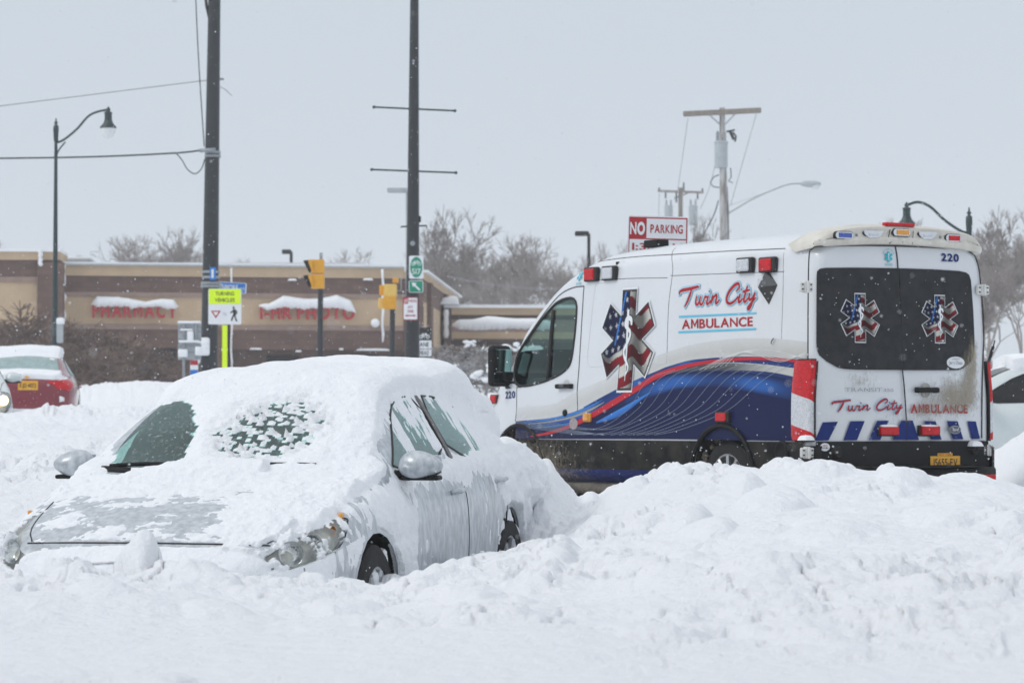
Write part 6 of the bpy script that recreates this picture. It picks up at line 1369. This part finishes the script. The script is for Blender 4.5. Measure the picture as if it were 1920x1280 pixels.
def bike(g, fn, c, r, off, w_=.012):
    for sx_ in (-1, 1): ribbon(g, [(c[0]+sx_*r*1.25+r*.62*math.cos(a), c[1]+r*.62*math.sin(a)) for a in np.linspace(0, 2*math.pi, 13)], w_, fn, off+sx_*.0003, 3)
    x_ = lambda u, v: (c[0]+u*r, c[1]+v*r)
    for i, q in enumerate(([(-1.25, 0), (-.6, .95)], [(-.6, .95), (.55, .95)], [(-.6, .95), (-.1, 0)], [(-.1, 0), (.6, 1.0)], [(-1.25, 0), (-.1, 0)], [(1.25, 0), (.5, 1.25)], [(.3, 1.3), (.75, 1.25)], [(-.85, 1.15), (-.45, 1.15)])): ribbon(g, [x_(*q[0]), x_(*q[1])], w_, fn, off+.0006+.0002*i)
# turning vehicles sign on a fluorescent post
D = 69.5; s = D/F; tv = empty('traffic_sign', 'yellow and white TURNING VEHICLES yield to pedestrians sign on a lime reflective post', 'road sign', W(421, 700, D))
o, fn = sgn('sign_panel', None, None, 421.5, 574.5, D, 62*s, 67*s, M['signw'], parent=tv); pw, ph = 62*s, 67*s
panel(o, fn, -pw*.48, ph*.07, pw*.48, ph*.485, M['lime'], .006); letters(o, fn, 'TURNING', (0, ph*.36), ph*.11, pw*.56, M['signk'], .009); letters(o, fn, 'VEHICLES', (0, ph*.18), ph*.11, pw*.60, M['signk'], .009)
for sc_, m_, o_ in ((1, M['red'], .004), (.55, M['signw'], .007)):
    g = G(); P = [(-pw*.27+.13*sc_*math.cos(a), -ph*.19+.115*sc_*math.sin(a)) for a in (R(30), R(150), R(270))]; g.prism(P, fn, o_-.002, o_); g.build('yield_symbol', m_, o)
letters(o, fn, 'TO', (0, -ph*.22), ph*.09, pw*.12, M['signback'], .005)
g = G(); cx, cy = pw*.28, -ph*.20
for i, q in enumerate(([(.0, .10), (.01, -.02), (-.0, -.03)], [(.0, -.02), (-.035, -.09), (-.055, -.16)], [(.005, -.02), (.03, -.08), (.05, -.155), (.07, -.15)], [(.0, .08), (-.045, .04), (-.08, .02)], [(.01, .08), (.055, .05), (.05, -.01)])): ribbon(g, [(cx+a, cy+b_) for a, b_ in q], [.045, .035, .03][min(i, 2)] if i else .06, fn, .005+.0003*i)
g.prism([(cx-.01+.026*math.cos(a), cy+.135+.026*math.sin(a)) for a in np.linspace(0, 2*math.pi, 13)[:-1]], fn, .004, .006); mk('pedestrian_symbol', g.v, g.f, M['signk'], o)
g = G(); a, b_ = W(420, 610, D), W(422, 720, D); g.tube([W(421, 545, D)+Vector((0, .04, 0)), W(424, 730, D)+Vector((0, .04, 0))], .035, 8); onto(tv, g, 'post', M['steel'])
g = G(); g.box((W(421.5, 660, D).x, D-.02, (a.z+W(423, 705, D).z)/2), (9.5*s, .03, a.z-W(423, 705, D).z), .004); onto(tv, g, 'reflective_strip', M['lime'])
sn = W(416, 660, D)
# street name blade
D = 73.; s = D/F; o, fn = sgn('street_name_sign', 'blue street name blade reading KENMORE, sticking out behind the yellow sign', 'street sign', 432, 539, D, 60*s, 20*s, M['signw'], lean=3.2); panel(o, fn, -28*s, -9*s, 28*s, 9*s, M['blue'], .004)
letters(o, fn, 'KENMORE', (-6*s, 0), 11*s, 40*s, M['signw'], .007); letters(o, fn, 'AVE', (22*s, -1*s), 5*s, 9*s, M['signw'], .007)
# dark square posts behind it
D = 80.; pz, _ = pole('brown_post', 'brown timber post partly hidden behind the lime post', 'post', 410, 612, 410, 700, D, 10, 10, mat('brown_post', (.20, .13, .10), .9, var=.2), n=4)
pz, _ = pole('dark_post', 'narrow dark steel post just right of the lime post', 'post', 429, 608, 429, 700, 78., 4, 4, M['black'])
# cabinet of sign backs
D = 62.; s = D/F; cb = empty('sign_rack', 'back of a galvanised route sign rack plastered with snow, left of the thick mast', 'road sign', W(355, 720, D))
for y0, y1 in ((606, 640), (643, 674)):
    g = G(); a, b_ = W(334, y0, D), W(377, y1, D); g.box(((a.x+b_.x)/2, D, (a.z+b_.z)/2), (b_.x-a.x, .02, a.z-b_.z), .004); onto(cb, g, 'sign_back', M['signback'])
g = G()
for x_ in (345, 368): g.tube([W(x_, 604, D)+Vector((0, -.04, 0)), W(x_, 725, D)+Vector((0, -.04, 0))], .03, 6)
onto(cb, g, 'post', M['steel'])
g = G()
for y_ in (612, 622, 636, 648, 660): a, b_ = W(333, y_, D-.03), W(378, y_, D-.03); g.box(((a.x+b_.x)/2, D-.03, a.z), (b_.x-a.x, .03, .025), .004)
onto(cb, g, 'cross_rail', M['steel'])
g = G(); 
for x_, y_, w_, h_ in ((355, 604, 44, .05), (355, 640, 40, .05), (343, 662, 18, .16), (357, 630, 12, .2), (372, 658, 12, .18), (350, 618, 24, .04)): c = W(x_, y_, D-.05); g.box((c.x, c.y, c.z), (w_*s, .06, h_), .02)
onto(cb, g, 'snow_patch', M['carsnow'], True)
D = 61.; s = D/F; o, fn = sgn('interstate_sign', 'small red, white and blue marker below the sign rack', 'road sign', 364, 690, D, 15*s, 30*s, M['signw']); panel(o, fn, -7*s, 6*s, 7*s, 14.5*s, M['red'], .004); panel(o, fn, -7*s, -14*s, 7*s, -3*s, M['blue'], .004)
# bike route sign, arrow, no parking any time: fixed on the banner pole
D = 63.6; s = D/F; grp_ = None
o, fn = sgn('bike_route_sign', 'white sign with a green oval bicycle symbol and 517, on the banner pole', 'road sign', 780.5, 501, D, 27*s, 43*s, M['signw'])
g = G(); g.prism([(11.5*s*math.cos(a), 19.5*s*math.sin(a)) for a in np.linspace(0, 2*math.pi, 33)[:-1]], fn, .003, .005); g.build('oval', M['green'], o); g = G(); bike(g, fn, (0, 6.5*s), 4.6*s, .007, .011); mk('bicycle_symbol', g.v, g.f, M['signw'], o); letters(o, fn, '517', (0, -8*s), 10.5*s, 17*s, M['signw'], .008, .0)
o, fn = sgn('arrow_sign', 'small green sign with a white arrow pointing up-left, below the bike route sign', 'road sign', 780, 537, D, 27*s, 23*s, M['signw']); panel(o, fn, -12.3*s, -10.3*s, 12.3*s, 10.3*s, M['green'], .004)
g = G(); ribbon(g, [(7*s, -7*s), (-3*s, 3*s)], 3.4*s, fn, .007); g.prism([(-8*s, 8*s), (1*s, 6*s), (-6*s, -1*s)], fn, .006, .0075); mk('arrow', g.v, g.f, M['signw'], o)
o, fn = sgn('no_parking_sign', 'small white NO PARKING ANY TIME sign with red print low on the banner pole', 'road sign', 769.5, 578.5, D-.2, 28*s, 43*s, M['red'], rad=.02); panel(o, fn, -12.6*s, -20*s, 12.6*s, 20*s, M['signw'], .004); panel(o, fn, -12.6*s, 9*s, -4*s, 20*s, M['red'], .006)
letters(o, fn, 'NO', (-8.3*s, 14.5*s), 7*s, 6.5*s, M['signw'], .009); letters(o, fn, 'PARKING', (4.5*s, 14.5*s), 5.5*s, 14*s, M['decred'], .006); letters(o, fn, 'ANY', (0, 3*s), 5*s, 10*s, M['decred'], .006); letters(o, fn, 'TIME', (0, -5*s), 5*s, 12*s, M['decred'], .006)
g = G(); ribbon(g, [(-8*s, -13*s), (8*s, -13*s)], 2*s, fn, .0065); g.prism([(-10*s, -13*s), (-6*s, -10.5*s), (-6*s, -15.5*s)], fn, .006, .0075); g.prism([(10*s, -13*s), (6*s, -10.5*s), (6*s, -15.5*s)], fn, .006, .0075); mk('arrow', g.v, g.f, M['decred'], o)
D = 67.; s = D/F; bl = empty('bike_lane_sign', 'black and white BIKE LANE AHEAD signs showing right of the banner pole', 'road sign', W(795, 700, D))
for y0, y1, m_, tx in ((614, 640, 'signk', None), (638, 653, 'signw', 'LANE'), (655, 667, 'signw', 'AHEAD')):
    o, fn = sgn('sign_panel', None, None, 793, (y0+y1)/2, D+.02*(tx is None), 32*s, (y1-y0)*s, M[m_], parent=bl, rad=.015)
    if tx: letters(o, fn, tx, (0, 0), 8*s, 22*s, M['signk'], .004)
    else: g = G(); bike(g, fn, (3*s, -4*s), 5*s, .004, .015); mk('bicycle_symbol', g.v, g.f, M['signw'], o)
g = G(); g.tube([W(793, 612, D)+Vector((0, .06, 0)), W(793, 720, D)+Vector((0, .06, 0))], .03, 6); onto(bl, g, 'post', M['steel'])
# NO PARKING sign behind the van's roof
D = 31.5; s = D/F; npk = empty('no_parking_sign', 'red and white NO PARKING sign standing behind the ambulance roof', 'road sign', W(1232, 790, D)); w_, h_ = 113*s, 150*s
o, fn = sgn('sign_panel', None, None, 1232.5, 480, D, w_, h_, M['signw'], parent=npk, rot=0, lean=1.6)
Y = lambda y: (480-y)*s; X_ = lambda x_: (x_-1232.5)*s
panel(o, fn, X_(1178), Y(553), X_(1287), Y(407.5), M['red'], .004); panel(o, fn, X_(1211), Y(447), X_(1285), Y(410), M['signw'], .007); panel(o, fn, X_(1179.5), Y(551), X_(1285.5), Y(449.5), M['signw'], .007)
letters(o, fn, 'NO', (X_(1194), Y(429)), 25*s, 28*s, M['signw'], .007, .05); letters(o, fn, 'PARKING', (X_(1248.5), Y(429)), 16.5*s, 61*s, M['red'], .010, .02); letters(o, fn, '1:30 AM', (X_(1232), Y(463)), 14*s, 95*s, M['red'], .010); letters(o, fn, 'TO 7 AM', (X_(1232), Y(488)), 14*s, 95*s, M['red'], .010)
g = G(); g.tube([W(1232, 410, D)+Vector((0, .05, 0)), W(1232, 850, D)+Vector((0, .05, 0))], .03, 6); onto(npk, g, 'post', M['steel'])
# ---------------------------------------------------------------- traffic signals
def signal(label, px, y0, y1, D, side_on, pts=None):
    s = D/F; o, b_ = pole('traffic_signal', label, 'traffic signal', px, y1, px-1, 700, D, 10, 11, M['pole'], 'yellow traffic signals'); return o, s
o, s = signal('yellow traffic signal seen side-on, black visors pointing left', 601, 0, 542, 78., 1)
hd = None
for y0, y1 in ((487, 513), (515, 541)):
    g = G(); a, b_ = W(584, y0, 78), W(608, y1, 78); g.box(((a.x+b_.x)/2, 78, (a.z+b_.z)/2), (b_.x-a.x, .32, a.z-b_.z), .02); x_ = onto(o, g, 'signal_housing', M['yellow'])
    g = G(); q = [W(569, y0+2, 78), W(586, y0, 78), W(586, y1-4, 78), W(580, y1-2, 78)]; V = [tuple(p+Vector((0, -.15, 0))) for p in q]+[tuple(p+Vector((0, .15, 0))) for p in q]; g.add(V, [(3, 2, 1, 0), (4, 5, 6, 7), (0, 1, 5, 4), (1, 2, 6, 5), (2, 3, 7, 6), (3, 0, 4, 7)]); onto(o, g, 'visor', M['black'], False, x_)
    g = G(); q = [W(577, y0+1, 77.8), W(586, y0-.5, 77.8), W(586, y1-3, 77.8), W(583, y1-9, 77.8)]; V = [tuple(p+Vector((0, -.0, 0))) for p in q]+[tuple(p+Vector((0, .03, 0))) for p in q]; g.add(V, [(3, 2, 1, 0), (4, 5, 6, 7), (0, 1, 5, 4), (1, 2, 6, 5), (2, 3, 7, 6), (3, 0, 4, 7)]); onto(o, g, 'visor_side', M['yellow'], False, x_)
g = G(); g.tube([W(602, 487, 78), W(602, 474, 78)], .04, 8); onto(o, g, 'top_fitting', M['steel'])
o, s = signal('two yellow signal heads seen from behind on a dark post, left of the banner pole', 736, 0, 578, 82., 0)
for x0, x1, y0, y1, m_, dz in ((720, 744, 533, 556, 'yellow2', 0), (719, 743, 555, 580, 'yellow', 0), (711, 720, 534, 553, 'yellow', .1), (709, 719, 558, 578, 'yellow2', .1), (736, 747, 521, 530, 'yellow', .05)):
    g = G(); a, b_ = W(x0, y0, 82), W(x1, y1, 82); g.box(((a.x+b_.x)/2, 82+dz*2, (a.z+b_.z)/2), (b_.x-a.x, .25, a.z-b_.z), .025); onto(o, g, 'signal_housing', M[m_])
g = G(); g.tube([W(744, 545, 82), W(752, 545, 82), W(752, 520, 82)], .02, 6); onto(o, g, 'wire_conduit', M['steel'])
# ---------------------------------------------------------------- bare trees and shrubs
def branches(seed, H, levels=6, spread=.5, up=.25, trunk_r=.22, fork=(2, 4), first=.25, twig=.008, lean=0):
    """returns (trunk G, crown G) - a tapering, forking skeleton of tubes"""
    rnd = random.Random(seed); tr = G(); cr_ = G(); 
    def seg(g, p, q, r0, r1, n):
        d = (q-p).normalized(); a = d.cross(Vector((.3, .2, 1)) if abs(d.z) < .9 else Vector((1, 0, 0))).normalized(); b_ = d.cross(a); V = []
        for c, r_ in ((p, r0), (q, r1)):
            for j in range(n): th = 2*math.pi*j/n; V.append(c+(a*math.cos(th)+b_*math.sin(th))*r_)
        g.add(V, [(j, (j+1) % n, n+(j+1) % n, n+j) for j in range(n)])
    def grow(p, d, L, r_, lev):
        k = 3 if lev < 4 else 2; g = tr if lev == 0 else cr_; n = 7 if lev == 0 else (5 if lev < 3 else 3)
        for i in range(k):
            d = (d+Vector((rnd.gauss(0, 1), rnd.gauss(0, 1), rnd.gauss(0, .6)))*.11+Vector((0, 0, up*.14))).normalized(); q = p+d*(L/k); r1 = max(twig*.6, r_*(1-.42/k)); seg(g, p, q, r_, r1, n); p, r_ = q, r1
            if lev > 1 and lev < levels and rnd.random() < .55: side(p, d, L*rnd.uniform(.45, .7), r_*.5, lev+1)
        if lev >= levels: return
        for _ in range(rnd.randint(*fork)): side(p, d, L*rnd.uniform(.62, .86), r_*rnd.uniform(.55, .75), lev+1)
    def side(p, d, L, r_, lev):
        if lev > levels: return
        a = Vector((rnd.gauss(0, 1), rnd.gauss(0, 1), rnd.gauss(0, .7))); a = (a-d*a.dot(d)).normalized(); ang = rnd.uniform(.35, 1.0)*spread*1.5
        grow(p, (d*math.cos(ang)+a*math.sin(ang)).normalized(), L, max(twig, r_), lev)
    grow(Vector((0, 0, 0)), Vector((lean, 0, 1)).normalized(), H*first, trunk_r, 0); return tr, cr_
def proto(name, m, **k):
    tr, cr_ = branches(**k); t_ = tr.build('trunk', m); c_ = cr_.build('crown', m); zt = max(v[2] for v in cr_.v); return t_.data, c_.data, zt
def plant(pr, name, label, cat, px, ytop, D, group, rz=0, wide=1, ybase=None):
    """copy of a prototype scaled so that its top reaches the pixel ytop"""
    td, cd, zt = pr; b_ = W(px, 700, D); zg = zground(px, D) if D < 130 else 2.2; H = W(px, ytop, D).z-zg; s = H/zt; o = empty(name, label, cat, (b_.x, D, zg-.05), rz, group); o.scale = (s*wide, s*wide, s)
    for n_, d_ in (('trunk', td), ('crown', cd)): c = bpy.data.objects.new(n_, d_); sc.collection.objects.link(c); c.parent = o
    return o
M['twig'] = mat('winter_twigs', (.33, .30, .285), .9, var=.25, vscale=.6)  # twig colour paled to stand in for distance haze
M['bush'] = mat('bush_twigs', (.20, .145, .12), .9, var=.3, vscale=3)
M['frosted'] = mat('frosted_twigs', (.26, .24, .23), .9, col2=(.45, .46, .48), vscale=.9)
pr = [proto('a', M['twig'], seed=3, H=12, levels=7, spread=.42, up=.5, trunk_r=.13, fork=(2, 3), first=.17, twig=.009), proto('b', M['twig'], seed=8, H=12, levels=7, spread=.50, up=.4, trunk_r=.14, fork=(2, 3), first=.16, twig=.009), proto('c', M['twig'], seed=21, H=12, levels=7, spread=.38, up=.6, trunk_r=.12, fork=(2, 3), first=.15, twig=.009)]
for o in list(sc.collection.objects):
    if o.parent is None and o.name.split('.')[0] in ('trunk', 'crown'): bpy.data.objects.remove(o)
TREES = [(8, 440, 175, 2, 'bare tree crown cut by the left edge behind the shop roof'), (75, 452, 190, 0, 'small faint bare tree just right of the left lamp post'), (232, 440, 165, 1, 'bare tree left of the tallest one behind the PHARMACY wall'),
 (318, 415, 160, 2, 'tallest bare tree behind the PHARMACY wall'), (272, 432, 172, 0, 'bare tree with crooked limbs in the middle of the roof-line clump'), (352, 440, 185, 1, 'faint bare tree just left of the thick mast'), (424, 455, 190, 0, 'low faint bare tree just right of the thick mast'),
 (178, 462, 200, 1, 'lowest faint bare tree by the roof unit'), (745, 455, 150, 1, 'bare tree left of the banner pole above the parapet'), (822, 384, 150, 2, 'tall bare tree right behind the banner pole'), (868, 428, 155, 0, 'bare tree leaning right of the tall one by the banner pole'),
 (952, 428, 145, 1, 'wide bare tree left of the box lamp'), (1008, 432, 150, 2, 'dense bare tree between the wide one and the box lamp'), (1062, 448, 140, 0, 'bare tree whose twigs reach the ambulance cab'), (905, 470, 160, 2, 'faint low bare tree above the shop wing'),
 (1150, 425, 120, 0, 'thin bare tree left of the NO PARKING sign'), (1320, 392, 90, 2, 'sparse bare tree with upright twigs right of the NO PARKING sign'), (1440, 432, 110, 0, 'thin bare twigs above the ambulance roof'), (1570, 425, 130, 1, 'faint bare tree behind the roof spoiler'),
 (1790, 392, 100, 1, 'bare tree behind the ornamental lamp at the right'), (1862, 384, 95, 2, 'large bare tree right of the ambulance'), (1908, 405, 90, 0, 'bare tree at the right edge'), (1835, 470, 80, 0, 'dense low bare tree between ambulance and right edge'), (1885, 500, 76, 1, 'thicket-like bare tree above the snowed-in car')]
for i, (px, yt, D, k, lb) in enumerate(TREES): plant(pr[k], 'bare_tree', lb, 'tree', px, yt, D, 'bare winter trees', rz=i*1.7, wide=(.6 if 1100 < px < 1700 else 1.1))
pb = [proto('s', M['bush'], seed=5, H=4, levels=5, spread=.8, up=.1, trunk_r=.04, fork=(3, 4), first=.12, twig=.008), proto('s2', M['frosted'], seed=6, H=4, levels=5, spread=.8, up=.1, trunk_r=.04, fork=(3, 4), first=.12, twig=.012)]
for o in list(sc.collection.objects):
    if o.parent is None and o.name.split('.')[0] in ('trunk', 'crown'): bpy.data.objects.remove(o)
SH = [(20, 560, 98, 0, 'brown bare shrub in front of the far left wall'), (62, 575, 95, 0, 'brown bare shrub left of the lamp post'), (-20, 590, 94, 0, 'brown bare shrub cut by the left edge'), (150, 590, 96, 0, 'bare shrub under the first letters of PHARMACY'), (200, 610, 98, 0, 'bare shrub below the PHARMACY lettering'),
 (245, 650, 94, 0, 'low dark shrub below the ridge of snow on PHARMACY'), (290, 640, 96, 0, 'low dark shrub near the sign rack'), (110, 615, 92, 0, 'low shrub at the foot of the left lamp post'), (325, 650, 92, 0, 'small dark shrub behind the sign rack'), (175, 640, 90, 0, 'low dark shrub above the red car'),
 (845, 640, 84, 0, 'reddish bare shrub right of the banner pole'), (880, 640, 80, 1, 'snow-dusted shrub left of the ambulance mirror'), (912, 650, 78, 1, 'snow-dusted shrub under the shop wing, beside the cab'), (820, 655, 86, 0, 'brown shrub at the foot of the bike lane sign'), (862, 638, 88, 1, 'snow-dusted shrub behind the drift over the silver car'), (945, 660, 82, 1, 'snow-dusted shrub just left of the cab'), (700, 668, 95, 0, 'low brown shrub between signal and banner pole')]
for i, (px, yt, D, k, lb) in enumerate(SH): plant(pb[k], 'shrub', lb, 'shrub', px, yt, D, 'bare shrubs by the shops', rz=i*1.3, wide=1.5)
# clumps of snow on the frosted shrubs
for i, (px, py, D, w_, h_) in enumerate(((872, 690, 79, 30, 16), (905, 705, 77, 34, 18), (930, 690, 77, 26, 14), (888, 668, 82, 24, 10), (950, 715, 77, 28, 20), (855, 712, 79, 24, 14), (915, 655, 110, 26, 12), (880, 645, 112, 22, 10), (960, 650, 110, 36, 12), (990, 660, 108, 40, 20), (1010, 690, 100, 40, 40), (925, 670, 106, 40, 14))):
    s = D/F; c = W(px, py, D); g = G()
    for k in range(14):
        b_ = bmesh.new(); bmesh.ops.create_icosphere(b_, subdivisions=2, radius=1); r_ = random.uniform(.14, .34)*h_*s
        g.bm(b_, Matrix.Translation((c.x+random.uniform(-.5, .5)*w_*s, c.y+random.uniform(-.3, .3), c.z+random.uniform(-.5, .5)*h_*s)) @ Matrix.Diagonal((r_*1.7, r_*1.5, r_, 1)))
    tag(g.build('snow_tuft', M['carsnow'], None, True), None, None, 'snow caught on the shrubs', 'stuff')
# ---------------------------------------------------------------- falling snow
N = 20000; Dd = 5+48*rng.random(N)**.6; Dd[:60] = 2.6+3*rng.random(60); pxr = rng.uniform(-250, 2170, N); pyr = rng.uniform(-200, 1400, N); oc = np.array([(1, 0, 0), (-1, 0, 0), (0, 1, 0), (0, -1, 0), (0, 0, 1), (0, 0, -1)], float); of = [(0, 2, 4), (2, 1, 4), (1, 3, 4), (3, 0, 4), (2, 0, 5), (1, 2, 5), (3, 1, 5), (0, 3, 5)]
V = []; Fc = []
for i in range(N):
    c = W(pxr[i], pyr[i], Dd[i]); r_ = rng.uniform(.0018, .0042)*(1 if Dd[i] > 8 else .6); n = len(V); V += (oc*r_+np.array(c)).tolist(); Fc += [tuple(k+n for k in q) for q in of]
tag(mk('falling_snow', V, Fc, mat('snowflake', (.68, .71, .75), .9)), kind='stuff')
# ---------------------------------------------------------------- haze of blowing snow
g = G(); g.box((0, 150, 14), (700, 900, 31), 0); hz = g.build('haze', None); tag(hz, kind='stuff')
m = bpy.data.materials.new('haze_air'); m.use_nodes = True; t = m.node_tree; t.nodes.clear(); o_ = t.nodes.new('ShaderNodeOutputMaterial'); vv = t.nodes.new('ShaderNodeVolumePrincipled'); vv.inputs['Density'].default_value = .0008; vv.inputs['Color'].default_value = (.93, .95, .98, 1); t.links.new(vv.outputs[0], o_.inputs['Volume']); hz.data.materials.append(m)
